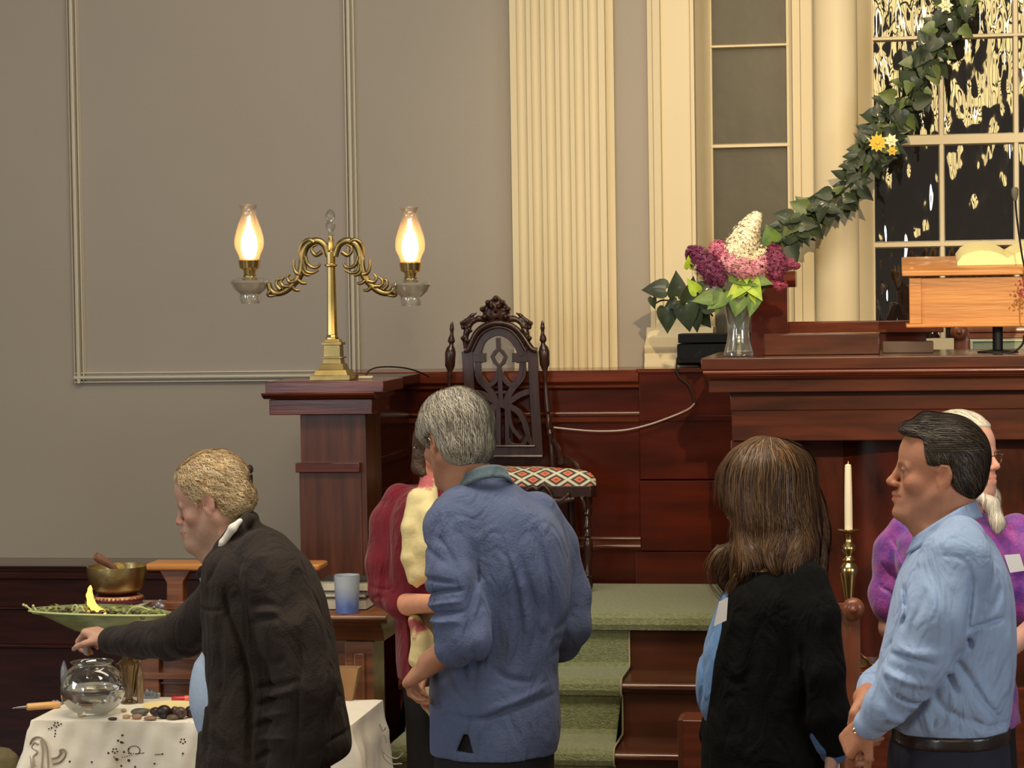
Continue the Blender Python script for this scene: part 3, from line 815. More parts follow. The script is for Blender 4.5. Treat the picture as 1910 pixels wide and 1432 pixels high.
# left pier of the pulpit and its bowed centre
part('side_pier', MB().box(g0, PX(1445, 900, YF), YF+.04, YF+.34, 0.0, zg0+.001).box(g0-.006, PX(1448, 830, YF), YF+.02, YF+.36, zg0-.07, zg0), W_PUL, pul, .004)
bow = []
cx_, rx, ry = .32, .62, .30
for k in range(25):
    t = math.pi*k/24
    bow.append((cx_-rx*math.cos(t), 8.98-ry*math.sin(t)))
bow += [(cx_+rx, 9.15), (cx_-rx, 9.15)]
part('back_panel', MB().box(g0+.05, XRR, YF+.30, YF+.36, 0, zg0+.001), W_PULV, pul, .002)
part('bowed_front', MB().ex_z(bow, 0, zg0+.001), W_PULV, pul)
band = [(cx_+(p[0]-cx_)*1.03, 8.98+(p[1]-8.98)*1.06) for p in bow[:25]]+[(cx_+rx*1.03, 9.1), (cx_-rx*1.03, 9.1)]
part('bow_plinth', MB().ex_z(band, 0, .62), W_REDH, pul, .006)

# wooden box lying on the pulpit, grey box, bench and pillar behind
Y1 = YU+.22
def front_box(name, label, cat, x0, x1, y0, y1, Y, depth, mat, bev=.004, grp=None):
    a = MB().box(PX(x0, y1, Y), PX(x1, y1, Y), Y, Y+depth, PZ(x0, y1, Y), PZ(x0, y0, Y))
    return tag(part(name, a, mat, None, bev), label, cat, grp)
zt_top = zt
wb = MB().box(PX(1425, 650, Y1), PX(1641, 650, Y1), Y1, Y1+.16, zt+.0005, PZ(1530, 622, Y1))
tag(part('wooden_box', wb, W_PUL, None, .004), 'long low varnished mahogany box lying on the pulpit top', 'box')
gb = MB().box(PX(1646, 650, Y1+.18), PX(1741, 650, Y1+.18), Y1+.17, Y1+.27, zt+.0005, PZ(1690, 637, Y1+.17))
tag(part('cardboard_box', gb, pmat('grey_card', (96, 76, 64), .7, var=(5, .2)), None, .003), 'small grey-brown box behind the long wooden box on the pulpit', 'box')
# bench seat back behind the pulpit
YN = 9.5
bn = thing('pew_bench', 'mahogany bench standing behind the pulpit', 'bench', (.1, YN+.1, ZD))
part('top_rail', MB().box(PX(1471, 610, YN), PX(1760, 610, YN), YN, YN+.08, PZ(1560, 622, YN), PZ(1560, 599, YN)), W_REDH, bn, .004)
part('back_board', MB().box(PX(1480, 640, YN), PX(1728, 640, YN), YN+.02, YN+.05, ZD+.02, PZ(1560, 620, YN)), W_RED, bn, .003)
part('seat', MB().box(PX(1480, 640, YN), PX(1728, 640, YN), YN-.28, YN+.05, ZD+.42, ZD+.45), W_RED, bn, .003)
part('leg', MB().box(PX(1480, 640, YN), PX(1480, 640, YN)+.04, YN-.26, YN+.02, ZD+.016, ZD+.42), W_RED, bn, .003)
part('leg', MB().box(PX(1728, 640, YN)-.04, PX(1728, 640, YN), YN-.26, YN+.02, ZD+.016, ZD+.42), W_RED, bn, .003)
# square post with a cap left of the bench
YO = 9.32
po = thing('wooden_post', 'square mahogany post with an overhanging cap behind the flower vase', 'post', (PX(1440, 650, YO), YO+.07, ZD))
part('shaft', MB().box(PX(1401, 650, YO), PX(1469, 650, YO), YO, YO+.14, ZD+.016, PZ(1440, 520, YO)), W_RED, po, .003)
part('post_cap', MB().ex_x([(YO+.14, PZ(1440, 506, YO)), (YO-.03, PZ(1440, 506, YO)), (YO-.03, PZ(1440, 524, YO)), (YO-.012, PZ(1440, 532, YO)), (YO, PZ(1440, 536, YO)), (YO+.14, PZ(1440, 536, YO))], PX(1397, 515, YO), PX(1484, 515, YO)), W_REDH, po, .003)

# honey coloured reading desk on a black post
YL = 8.62
ld = thing('reading_desk', 'honey oak tabletop reading desk with a sloping lid, raised on a black metal post', 'lectern', (PX(1861, 660, YL+.2), YL+.2, zt))
xa, xb = PX(1713, 560, YL), PX(1713, 560, YL)+.43
zbt, ztp = PZ(1800, 603, YL), PZ(1800, 517, YL)
part('front_panel', MB().box(xa, xb, YL+.012, YL+.03, zbt, ztp), W_OAK, ld)
part('corner_post', MB().box(PX(1696, 560, YL), PX(1719, 560, YL), YL, YL+.035, zbt, ztp), W_OAK, ld, .002)
part('side_panel', MB().box(PX(1697, 560, YL), PX(1700, 560, YL)+.01, YL+.03, YL+.36, zbt, ztp+.04), W_OAK, ld, .002)
part('side_panel', MB().box(xb-.01, xb, YL+.03, YL+.36, zbt, ztp+.04), W_OAK, ld, .002)
part('bottom_board', MB().box(PX(1690, 605, YL), xb+.02, YL-.01, YL+.37, zbt-.014, zbt), W_OAK, ld, .004)
zl0, zl1 = PZ(1800, 514, YL-.02), PZ(1800, 503, YL-.02)
part('lid', MB().ex_x([(YL-.03, zl0), (YL-.03, zl1-.003), (YL-.025, zl1), (YL+.40, zl1+.055), (YL+.40, zl0+.055)], PX(1682, 508, YL-.02), xb+.03), W_OAK, ld, .004)
pm = MB().lathe([(.0185, zt+.001), (.0185, zt+.07), (.0185, zbt-.013)], (PX(1861, 630, YL+.1), YL+.1, 0), 20)
pm.lathe([(.075, zt+.001), (.072, zt+.006), (.03, zt+.010), (.0185, zt+.012)], (PX(1861, 630, YL+.1), YL+.1, 0), 28)
part('support_post', pm, MATS['black_plastic'], ld)
# open book on the desk
YBK = YL+.30
bk = thing('open_book', 'open book with yellowed pages on top of the reading desk', 'book', (PX(1840, 490, YBK), YBK, zl1+.04))
def leaf_block(pts, y0, y1, lean): 
    m = MB(); n = len(pts)
    vs = [(p[0], y0, p[1]) for p in pts]+[(p[0]+.0, y1, p[1]+lean) for p in pts]
    return m
pg = MB()
slope = .055/.43
top = []; 
xs = np.linspace(PX(1783, 480, YBK), PX(1783, 480, YBK)+.36, 21)
prf = []
for i, x in enumerate(xs):
    t = i/20*2-1
    prf.append((x, .012+.030*abs(math.sin(abs(t)*math.pi))**.8*(1 if abs(t) < 1 else 0)+(.012 if abs(t) < .95 else 0)))
yb0, yb1 = YL+.10, YL+.38
z0_ = lambda y: zl1+(y-(YL-.025))*slope*1.0
vs = []; n = len(prf)
for y in (yb0, yb1):
    for x, h in prf: vs.append((x, y, z0_(y)+h))
    for x, h in prf: vs.append((x, y, z0_(y)+.001))
fs = []
for i in range(n-1):
    fs.append((i, i+1, 2*n+i+1, 2*n+i)); fs.append((n+i, 3*n+i, 3*n+i+1, n+i+1))
    fs.append((i, n+i, n+i+1, i+1)); fs.append((2*n+i, 2*n+i+1, 3*n+i+1, 3*n+i))
fs += [(0, 2*n, 3*n, n), (n-1, 2*n-1, 4*n-1, 3*n-1)]
pg.add(vs, fs)
part('pages', pg, pmat('yellowed_paper', (240, 226, 160), .7, var=(30, .05)), bk)

# low black box with a flat lid standing on the dado ledge, and its cable
YK = 9.95
zk = ZC+.004
kb = thing('black_equipment_box', 'black equipment box beside the vase with a cable hanging from its corner', 'electronics', (PX(1320, 660, YK), YK+.1, zk))
part('body', MB().ex_x([(YK+.02, PZ(1320, 681, YK)), (YK, PZ(1320, 677, YK)), (YK, PZ(1320, 641, YK)), (YK+.22, PZ(1320, 641, YK)), (YK+.22, PZ(1320, 681, YK))], PX(1263, 660, YK), PX(1263, 660, YK)+.34), M_BLACK, kb, .004)
part('lid', MB().box(PX(1265, 630, YK), PX(1265, 630, YK)+.335, YK-.01, YK+.22, PZ(1320, 639, YK), PZ(1320, 622, YK)), M_BLACK, kb, .003)
part('foot', MB().box(PX(1300, 660, YK), PX(1300, 660, YK)+.20, YK+.05, YK+.18, zk, PZ(1320, 680, YK)), M_BLACK, kb, .003)
cpts = [P(x, y, YK-.22) for x, y in spline([(1296, 752), (1284, 763), (1255, 776), (1210, 792), (1165, 802), (1115, 804), (1070, 801), (1033, 797)], 6)]
tag(part('cable', MB().tube(cpts, .0042, 8), pmat('grey_cable', (150, 128, 118), .4, coat=.4), None), 'thin cable sagging across the red dado towards the carved chair', 'cable')
cb = spline([(1263, 668), (1262, 690), (1268, 704), (1283, 716), (1292, 735), (1296, 752)], 6)
part('power_cord', MB().tube([P(x, y, YK-.03-.19*min(1, max(0, (y-668)/22))) for x, y in cb], .004, 8), M_BLACK, kb)

# second, pale green upholstered chair behind the reading desk (only its head rail shows)
def green_chair(Y, xc, zrail, ztop_, half, label, seatz, zfloor, s=1.0):
    """carved oak armless chair with sage upholstery; xc centre, front faces the hall"""
    c = thing('upholstered_chair', label, 'chair', (xc, Y, zfloor), 'oak chairs with sage green upholstery')
    post = .032
    for sx in (-1, 1):
        x = xc+sx*half
        m = MB().ex_z([(x-post, Y-.02), (x-post*.5, Y-.028), (x+post*.5, Y-.028), (x+post, Y-.02), (x+post, Y+.025), (x-post, Y+.025)], zfloor+.001, zrail+.01)
        part('back_post', m, W_CHROAK, c, .003)
        k = MB().lathe([(.0, -.02), (.018, -.018), (.030, -.012), (.034, -.004), (.034, .01), (.028, .02), (.0, .022)], (x+sx*.012, Y-.03, zrail+.004), 24, axis=Vector((0, 1, 0)))
        k.lathe([(.0, -.010), (.008, -.006), (.012, 0)], (x+sx*.012, Y-.05, zrail+.004), 12, axis=Vector((0, 1, 0)))
        part('rosette', k, W_CHROAK, c)
        part('leg', MB().box(x-.025, x+.025, Y-.46, Y-.41, zfloor+.001, seatz-.06), W_CHROAK, c, .004)
    part('top_rail', MB().ex_x([(Y-.02, zrail-.026), (Y-.026, zrail-.022), (Y-.026, zrail-.006), (Y-.018, zrail-.002), (Y-.026, zrail+.002), (Y-.026, zrail+.02), (Y-.015, ztop_), (Y+.02, ztop_), (Y+.02, zrail-.026)], xc-half, xc+half), W_CHROAK, c)
    part('crest', MB().ex_y([(xc-.12, ztop_-.002), (xc-.10, ztop_+.012), (xc-.05, ztop_+.02), (xc, ztop_+.03), (xc+.05, ztop_+.02), (xc+.10, ztop_+.012), (xc+.12, ztop_-.002)], Y-.018, Y+.015), W_CHROAK, c, .003)
    part('lower_rail', MB().box(xc-half, xc+half, Y-.02, Y+.02, seatz+.05, seatz+.09), W_CHROAK, c, .003)
    pad = MB().box(xc-half+post+.002, xc+half-post-.002, Y-.035, Y+.01, seatz+.095, zrail-.028)
    part('back_pad', pad, M_SAGE, c, .012, segs=4)
    t = .006
    xa_, xb_, za_, zb_ = xc-half+post+.006, xc+half-post-.006, seatz+.10, zrail-.034
    part('piping', MB().tube([(xa_, Y-.037, za_), (xb_, Y-.037, za_), (xb_, Y-.037, zb_), (xa_, Y-.037, zb_)], t, 8, close=True), M_PIPE, c)
    part('seat', MB().box(xc-half-.02, xc+half+.02, Y-.47, Y-.03, seatz-.06, seatz+.02), M_SAGE, c, .02, segs=4)
    return c
W_CHROAK = wood('carved_oak', (146, 84, 54), (112, 60, 38), .34, .25, (6, 6, 1.2), 4)
M_SAGE = pmat('sage_upholstery', (152, 158, 126), .8, var=(4, .15), bump=(200, .2), sheen=.3)
M_PIPE = pmat('sage_piping', (206, 210, 172), .6)
YG = 9.68
zrA = PZ(1800, 620, YG)
green_chair(YG, PX(1787, 620, YG)+.25, zrA, zrA+.04, .235, 'oak chair with pale sage back seen under the reading desk behind the pulpit', ZD+.46, ZD+.016)
YG2 = 7.15
zrB = PZ(1600, 1136, YG2)
green_chair(YG2, PX(1594, 1136, YG2)-.180, zrB, PZ(1560, 1126, YG2), .165, 'oak chair with sage green back standing behind the person in black, brass candlestick beyond', .46, 0)

# front pew end / square wooden post at the foot of the steps
YE = 7.0
xe0 = PX(1266, 1400, YE)
pe = thing('pew_end', 'squared reddish wooden pew end with a flat top, left of the person in black', 'pew end', (xe0+.1, YE+.1, 0))
part('panel', MB().box(xe0, xe0+.10, YE, YE+.14, 0, PZ(1290, 1343, YE)), W_REDH, pe, .004)
part('edge', MB().box(xe0-.002, xe0+.012, YE-.003, YE+.10, 0, PZ(1290, 1342, YE)), W_PIER, pe, .002)

# side table carrying the brass candlestick
YS = 7.62
zst = PZ(1610, 1242, YS+.12)
stb = thing('altar_table', 'small reddish wooden table under the brass candlestick', 'table', (PX(1590, 1240, YS), YS+.2, 0))
part('tabletop', MB().box(PX(1500, 1240, YS), PX(1720, 1240, YS), YS, YS+.32, zst-.03, zst), W_REDH, stb, .004)
part('apron', MB().box(PX(1506, 1240, YS), PX(1714, 1240, YS), YS+.015, YS+.30, zst-.34, zst-.03), W_REDH, stb, .003)
for xx in (1508, 1700):
    for yy in (.02, .26): part('leg', MB().box(PX(xx, 1240, YS), PX(xx, 1240, YS)+.045, YS+yy, YS+yy+.045, 0.0, zst-.34), W_REDH, stb, .003)
YCD = YS+.13
cs = thing('candlestick', 'tall polished brass candlestick with a wide drip pan', 'candlestick', (PX(1606, 1240, YCD), YCD, zst))
cxx, sc = PX(1583, 1000, YCD), 1/S(1583, 1100, YCD)
cz = lambda y: PZ(1590, y, YCD)
zb_ = zst
pr = [(.0, zb_), (44*sc, zb_), (46*sc, zb_+.006), (40*sc, zb_+.012), (38*sc, zb_+.02), (28*sc, zb_+.03), (22*sc, zb_+.04), (18*sc, zb_+.05), (20*sc, zb_+.056), (12*sc, zb_+.062), (9*sc, zb_+.08), (9*sc, cz(1128)), (11*sc, cz(1124)),
      (8*sc, cz(1121)), (10*sc, cz(1105)), (13*sc, cz(1088)), (15*sc, cz(1076)), (17*sc, cz(1064)), (15*sc, cz(1056)), (9*sc, cz(1049)), (12*sc, cz(1044)), (8*sc, cz(1040)), (7*sc, cz(1034)), (13*sc, cz(1026)), (12*sc, cz(1018)), (7*sc, cz(1012)), (6*sc, cz(996)), (9*sc, cz(993)), (20*sc, cz(990)), (21*sc, cz(988)), (9*sc, cz(991)), (7*sc, cz(986)), (0, cz(986))]
part('stem', MB().lathe(pr, (cxx, YCD, 0), 40), M_BRASS, cs, angle=50)
tag(part('candle', MB().lathe([(.0, cz(990)), (7.6*sc, cz(990)), (7.4*sc, cz(930)), (6.2*sc, cz(872)), (5.6*sc, cz(867)), (2*sc, cz(865)), (0, cz(865))], (cxx-.0, YCD, 0), 24).tube([(cxx, YCD, cz(868)), (cxx+.001, YCD, cz(860))], .0012, 6),
         pmat('ivory_wax', (240, 228, 196), .5, sub=.15)), 'tall ivory candle standing in the brass candlestick', 'candle')

# ================================================================== brass double lamp on the pier
YA = 8.86
zpt = PZ(600, 711, YPC)
s_ = 1/S(620, 550, YA)
L = lambda x, y: P(x, y, YA)
lamp = thing('double_oil_lamp', 'brass two-armed lamp with lit glass chimneys standing on the wooden pier', 'lamp', (PX(622, 705, YA), YA, zpt))
lx = PX(623, 700, YA)
bs = MB()
def sqst(hw, y0, y1, hw2=None):
    z0, z1 = PZ(622, y0, YA), PZ(622, y1, YA)
    if y0 == 710: z0 = zpt+.0008
    bs.add([(lx+sx*(h)*s_, YA+sy*h*s_*.92, z) for z, h in ((z0, hw), (z1, hw2 or hw)) for sx, sy in ((-1, -1), (1, -1), (1, 1), (-1, 1))],
           [(0, 3, 2, 1), (4, 5, 6, 7), (0, 1, 5, 4), (1, 2, 6, 5), (2, 3, 7, 6), (3, 0, 4, 7)])
z_last = 708.5
for a in ((38, 710, 699), (33, 699, 689, 29), (24, 689, 678, 21), (18, 678, 668, 16.5), (20, 668, 665), (16, 665, 643, 15.5), (19, 643, 638), (15, 638, 632, 13)): sqst(*a)
part('base', bs, M_BRASSD, lamp, .001)
cc = [PX(619, 560, YA), YA]
cp = [(13, 633), (13, 630), (11, 626), (10.2, 622), (9.2, 560), (8, 502), (8, 498), (12, 496), (12, 493), (8.5, 492), (8.5, 470), (5.5, 466), (5.5, 446), (4, 443), (4, 440), (0, 440)]
part('column', MB().lathe([(r*s_, PZ(619, y, YA)) for r, y in cp], (cc[0], cc[1], 0), 10), M_BRASS, lamp, angle=30)
glass_clear = bpy.data.materials.new('clear_glass'); glass_clear.use_nodes = True
def glassy(m, tint, gloss=.12, diff=None, rough=.03, transl=0.0):
    """thin-walled glass: transparent with fresnel-like gloss and a little body"""
    nt = m.node_tree; nt.nodes.clear()
    out = nt.nodes.new('ShaderNodeOutputMaterial'); tr = nt.nodes.new('ShaderNodeBsdfTransparent'); gl = nt.nodes.new('ShaderNodeBsdfGlossy')
    tr.inputs[0].default_value = (*tint, 1); gl.inputs['Roughness'].default_value = rough
    lw = nt.nodes.new('ShaderNodeLayerWeight'); lw.inputs['Blend'].default_value = .35
    mr = nt.nodes.new('ShaderNodeMapRange'); mr.inputs['To Min'].default_value = gloss*.6; mr.inputs['To Max'].default_value = min(1, gloss*5)
    nt.links.new(lw.outputs['Facing'], mr.inputs['Value'])
    mx = nt.nodes.new('ShaderNodeMixShader')
    nt.links.new(mr.outputs[0], mx.inputs[0]); nt.links.new(gl.outputs[0], mx.inputs[2])
    last = tr.outputs[0]
    if diff:
        ds = nt.nodes.new('ShaderNodeBsdfTranslucent'); ds.inputs[0].default_value = (*diff, 1)
        d2 = nt.nodes.new('ShaderNodeBsdfDiffuse'); d2.inputs[0].default_value = (*diff, 1)
        ad = nt.nodes.new('ShaderNodeMixShader'); ad.inputs[0].default_value = .35
        nt.links.new(ds.outputs[0], ad.inputs[1]); nt.links.new(d2.outputs[0], ad.inputs[2])
        m2 = nt.nodes.new('ShaderNodeMixShader'); m2.inputs[0].default_value = transl
        nt.links.new(tr.outputs[0], m2.inputs[1]); nt.links.new(ad.outputs[0], m2.inputs[2]); last = m2.outputs[0]
    nt.links.new(last, mx.inputs[1]); nt.links.new(mx.outputs[0], out.inputs['Surface'])
    return m
glassy(glass_clear, (.93, .95, .93), .16, (.8, .8, .78), .04, .10)
M_CHIM = glassy(bpy.data.materials.new('frosted_chimney_glass') if False else (lambda m: (setattr(m, 'use_nodes', True), m)[1])(bpy.data.materials.new('frosted_chimney_glass')), (.98, .95, .9), .12, (1.0, .86, .72), .05, .22)
M_RING = pmat('dark_bronze', (92, 66, 42), .35, .6)
M_BULB = pmat('glowing_bulb', (255, 214, 150), .5, emit=((255, 205, 132), 9.0))
part('finial', MB().lathe([(r*s_, PZ(619, y, YA)) for r, y in [(4, 441), (6, 437), (5, 432), (9, 426), (10, 418), (6, 413), (9, 407), (10, 400), (7, 394), (3, 391), (0, 390)]], (cc[0], YA, 0), 12), glass_clear, lamp, angle=20)
def arm(side):
    mir = lambda x: 619+side*(x-619) if side < 0 else x
    X = lambda x: 619-(619-x) if side < 0 else 619+(619-x)
    g = MB(); W = lambda x, y, dy=0: P(X(x), y, YA+dy)
    main = spline([(613, 478), (606, 458), (592, 449), (575, 455), (566, 472), (564, 494), (559, 514), (547, 530), (531, 543), (515, 547), (505, 541), (501, 528)], 6)
    rr = [(7.5-3.0*abs(i/len(main)-.4)*1.3)*s_ for i in range(len(main))]
    g.tube([W(x, y) for x, y in main], rr, 10)
    leaves = [[(600, 470), (590, 476), (583, 470), (582, 461), (592, 456)], [(569, 478), (574, 492), (584, 499), (594, 497), (597, 490)], [(567, 492), (570, 505), (582, 509), (594, 504)],
              [(561, 512), (552, 508), (548, 496), (549, 484)], [(552, 524), (541, 526), (536, 518), (541, 511)], [(540, 534), (528, 533), (524, 524), (531, 517)], [(523, 540), (516, 532), (517, 523), (524, 520)],
              [(563, 505), (570, 512), (578, 513)], [(555, 522), (564, 528), (572, 528)], [(545, 535), (552, 541), (560, 541)], [(506, 542), (500, 548), (504, 552), (520, 549)], [(586, 452), (577, 447), (566, 452), (560, 464), (560, 480)]]
    for i, lf in enumerate(leaves):
        pts = spline(lf, 5); n = len(pts)
        for dy in (-.008, .008):
            g.tube([W(x, y, dy*(1-.4*k/n)) for k, (x, y) in enumerate(pts)], [(4.2*(1-.6*k/n)+.3)*s_ for k in range(n)], 8)
    part('arm', g, M_BRASSD, lamp, angle=60)
    lxp, dy = (466, 0) if side < 0 else (766, 4.5)
    cx = PX(lxp, 520, YA); Z = lambda y: PZ(lxp, y+dy, YA)
    lp = part('font', MB().lathe([(r*s_, Z(y)) for r, y in [(0, 566), (17, 566), (18, 563), (20, 553), (19, 549), (26, 543), (31, 538), (34, 531), (37, 527), (36, 523), (28, 519), (14, 516), (11, 514), (0, 514)]], (cx, YA, 0), 32), M_FONT, lamp)
    part('ring', MB().lathe([(r*s_, Z(y)) for r, y in [(33, 534), (40, 534), (41, 531), (41, 527), (38, 525), (33, 525), (33, 533)]], (cx, YA, 0), 36), M_RING, lp, angle=30)
    part('burner', MB().lathe([(r*s_, Z(y)) for r, y in [(0, 516), (12, 516), (13, 513), (11, 511), (12, 504), (15, 502), (19, 500), (20, 493), (21, 486), (20, 485), (18, 493), (0, 495)]], (cx, YA, 0), 28), M_BRASS, lamp, angle=30)
    ch = MB().shell([(r*s_, Z(y)) for r, y in [(18.5, 490), (19, 480), (22, 472), (27, 462), (28, 452), (27, 441), (23, 426), (18, 412), (14, 402), (13, 395), (15, 389), (18, 384), (19, 382)]], (cx, YA, 0), 36)
    c_ = part('chimney', ch, M_CHIM, lamp, angle=80)
    sl = c_.modifiers.new('thickness', 'SOLIDIFY'); sl.thickness = .0012
    part('bulb', MB().lathe([(r*s_, Z(y)) for r, y in [(0, 484), (8, 482), (13, 474), (16, 462), (15, 448), (11, 434), (6, 424), (2, 418), (0, 417)]], (cx, YA, 0), 24), M_BULB, lamp)
M_FONT = glassy((lambda m: (setattr(m, 'use_nodes', True), m)[1])(bpy.data.materials.new('milky_glass')), (.9, .9, .86), .2, (.82, .78, .68), .05, .45)
arm(-1); arm(1)
# small adapter and flex lying beside the lamp
YAD = 8.9
ad = thing('adapter', 'small cream plug adapter lying beside the lamp base', 'adapter', (PX(672, 702, YAD), YAD, zpt))
part('case', MB().box(PX(668, 702, YAD), PX(694, 702, YAD), YAD, YAD+.03, zpt+.0008, zpt+.0115), pmat('cream_plastic', (214, 200, 160), .4), ad, .003)
part('flex', MB().tube([P(x, y, YAD+.02+.5*i/30) for i, (x, y) in enumerate(spline([(683, 699), (690, 690), (705, 685), (730, 684), (760, 687), (785, 695), (800, 703)], 5))], .003, 8), M_BLACK, ad)
# ================================================================== ornate carved chair on the platform
YCB = 9.70
_rib = 0
def ribbon(mb, pts, w, Y, t, k=5, closed=False):
    """flat sawn strip following a line drawn in the plane of the chair back; w in px"""
    sp = spline(pts+([pts[0]] if closed else []), k) if k > 1 else [np.array(p, float) for p in pts]
    n = len(sp); L_ = []; R_ = []
    for i in range(n):
        a = sp[max(i-1, 0)]; b = sp[min(i+1, n-1)]
        if closed and i in (0, n-1): a, b = sp[-2], sp[1]
        d = b-a; d = d/(np.hypot(*d)+1e-9); nn = np.array([-d[1], d[0]])*(w[min(i*len(w)//n, len(w)-1)] if hasattr(w, '__len__') else w)/2
        L_.append(P(*(sp[i]+nn), Y)); R_.append(P(*(sp[i]-nn), Y))
    global _rib; _rib = (_rib+1) % 9; Y_o = np.array([0, .00035*_rib, 0])
    e = np.array([0, t, 0]); vs = []
    L_ = [q+Y_o for q in L_]; R_ = [q+Y_o for q in R_]
    for l, r in zip(L_, R_): vs += [l, r, r+e, l+e]
    fs = []
    for i in range(n-1):
        o = 4*i
        for q in range(4): fs.append((o+q, o+(q+1) % 4, o+4+(q+1) % 4, o+4+q))
    if not closed: fs += [(0, 3, 2, 1), (4*n-4, 4*n-3, 4*n-2, 4*n-1)]
    mb.add(vs, fs); return mb
def turned(prof, Y, n=14):
    """turned post: (x px, y px, r px)"""
    mb = MB(); 
    return mb.tube([P(x, y, Y) for x, y, r in prof], [r/S(x, y, Y) for x, y, r in prof], n)
chz = ZD+.0235
och = thing('carved_chair', 'tall dark carved chair with pierced back and diamond-patterned seat on the green carpet', 'chair', (PX(960, 1100, YCB), YCB-.1, chz))
fr = MB()
ribbon(fr, [(871, 655), (876, 740), (884, 851)], 20, YCB, .03, 3)
ribbon(fr, [(993, 655), (997, 740), (1004, 851)], 19, YCB, .03, 3)
ribbon(fr, [(876, 842), (1004, 842)], 18, YCB, .03, 1)
ribbon(fr, [(884, 662), (893, 634), (910, 619), (930, 614), (950, 620), (967, 636), (979, 662)], 25, YCB, .03, 6)
ribbon(fr, [(862, 667), (906, 667)], 17, YCB, .03, 1); ribbon(fr, [(955, 667), (1002, 667)], 17, YCB, .03, 1)
part('back_frame', fr, W_CHAIR, och, .002, 30)
md = MB()
def arch_tube(pts, r, Y, sc=1): md.tube([P(x, y, Y) for x, y in spline(pts, 6)], r/S(930, 640, Y), 10)
arch_tube([(866, 653), (874, 650), (889, 620), (908, 606), (930, 602), (953, 607), (972, 622), (992, 650), (1002, 653)], 5.5, YCB-.008)
part('arch_moulding', md, W_CHAIR, och); md = MB()
arch_tube([(880, 655), (895, 626), (912, 614), (930, 610), (950, 615), (966, 630), (981, 655)], 2.5, YCB-.006)
part('arch_moulding', md, W_CHAIR, och)
md = MB()
md.tube([P(876, 832, YCB-.004), P(998, 832, YCB-.004)], 2.5/440, 8); part('rail_bead', md, W_CHAIR, och); md = MB(); md.tube([P(876, 851, YCB-.006), P(1012, 851, YCB-.006)], 3.5/440, 8)
part('rail_bead', md, W_CHAIR, och)
ft = MB()
ribbon(ft, [(929, 630), (930, 655)], 9, YCB+.006, .02, 1)
ribbon(ft, [(930, 651), (943, 665), (931, 683), (918, 665)], 7.5, YCB+.006, .02, 2, True)
ribbon(ft, [(931, 681), (932, 700), (935, 760)], 9, YCB+.006, .02, 2)
ribbon(ft, [(892, 672), (896, 702), (911, 718), (925, 708), (931, 688)], 8.5, YCB+.006, .02)
ribbon(ft, [(973, 672), (969, 704), (953, 718), (939, 706), (932, 688)], 8.5, YCB+.006, .02)
ribbon(ft, [(893, 708), (908, 722), (920, 738), (930, 762)], 12, YCB+.006, .02); ribbon(ft, [(972, 706), (958, 722), (948, 738), (939, 762)], 12, YCB+.006, .02)
ribbon(ft, [(880, 732), (900, 735), (925, 750)], 11, YCB+.006, .02); ribbon(ft, [(993, 728), (970, 736), (946, 752)], 11, YCB+.006, .02)
ribbon(ft, [(922, 732), (945, 731)], 5, YCB+.004, .022, 1)
ribbon(ft, [(944, 755), (966, 768), (980, 792), (986, 818), (1000, 832)], 10.5, YCB+.006, .02)
ribbon(ft, [(925, 755), (906, 768), (894, 792), (890, 818), (880, 832)], 10.5, YCB+.006, .02)
ribbon(ft, [(948, 760), (954, 795), (972, 818)], 7.5, YCB+.006, .02); ribbon(ft, [(921, 760), (916, 795), (900, 818)], 7.5, YCB+.006, .02)
ribbon(ft, [(986, 806), (976, 828), (955, 830), (948, 818)], 8, YCB+.006, .02); ribbon(ft, [(888, 806), (896, 828), (915, 830), (922, 818)], 8, YCB+.006, .02)
ribbon(ft, [(929, 758), (930, 834)], 9, YCB+.006, .02, 1); ribbon(ft, [(945, 760), (946, 834)], 8, YCB+.006, .02, 1)
ribbon(ft, [(899, 674), (888, 676), (888, 700), (893, 712)], 6, YCB+.006, .02, 1); ribbon(ft, [(963, 674), (978, 676), (978, 700), (972, 712)], 6, YCB+.006, .02, 1)
part('fretwork', ft, W_CHAIR, och, .001, 30)
# crest carving
cr_ = Vol(); q8 = lambda x, y, dy=0: P(830+x/7.957, 540+y/7.957, YCB+dy)
k8 = 1/(7.957*440)
cr_.loft([(q8(0, 520)[2], q8(760, 0)[0], YCB+.01, 90*k8, .02), (q8(0, 430)[2], q8(755, 0)[0], YCB+.01, 185*k8, .028), (q8(0, 320)[2], q8(752, 0)[0], YCB+.01, 205*k8, .03), (q8(0, 250)[2], q8(752, 0)[0], YCB+.01, 175*k8, .03), (q8(0, 180)[2], q8(752, 0)[0], YCB+.01, 110*k8, .028), (q8(0, 130)[2], q8(755, 0)[0], YCB+.01, 60*k8, .02)], .008)
for x, y, r in ((760, 130, 48), (640, 190, 42), (860, 190, 42), (560, 290, 44), (940, 290, 44), (600, 400, 50), (910, 400, 50), (700, 250, 40), (810, 250, 40)):
    cr_.ell(q8(x, y, -.006), (r*k8, .03, r*k8), None, .004)
for x, y, r in ((765, 450, 32), (640, 262, 18), (850, 262, 18), (750, 340, 20)): cr_.ell(q8(x, y, -.02), (r*k8, .02, r*k8), None, .004, True)
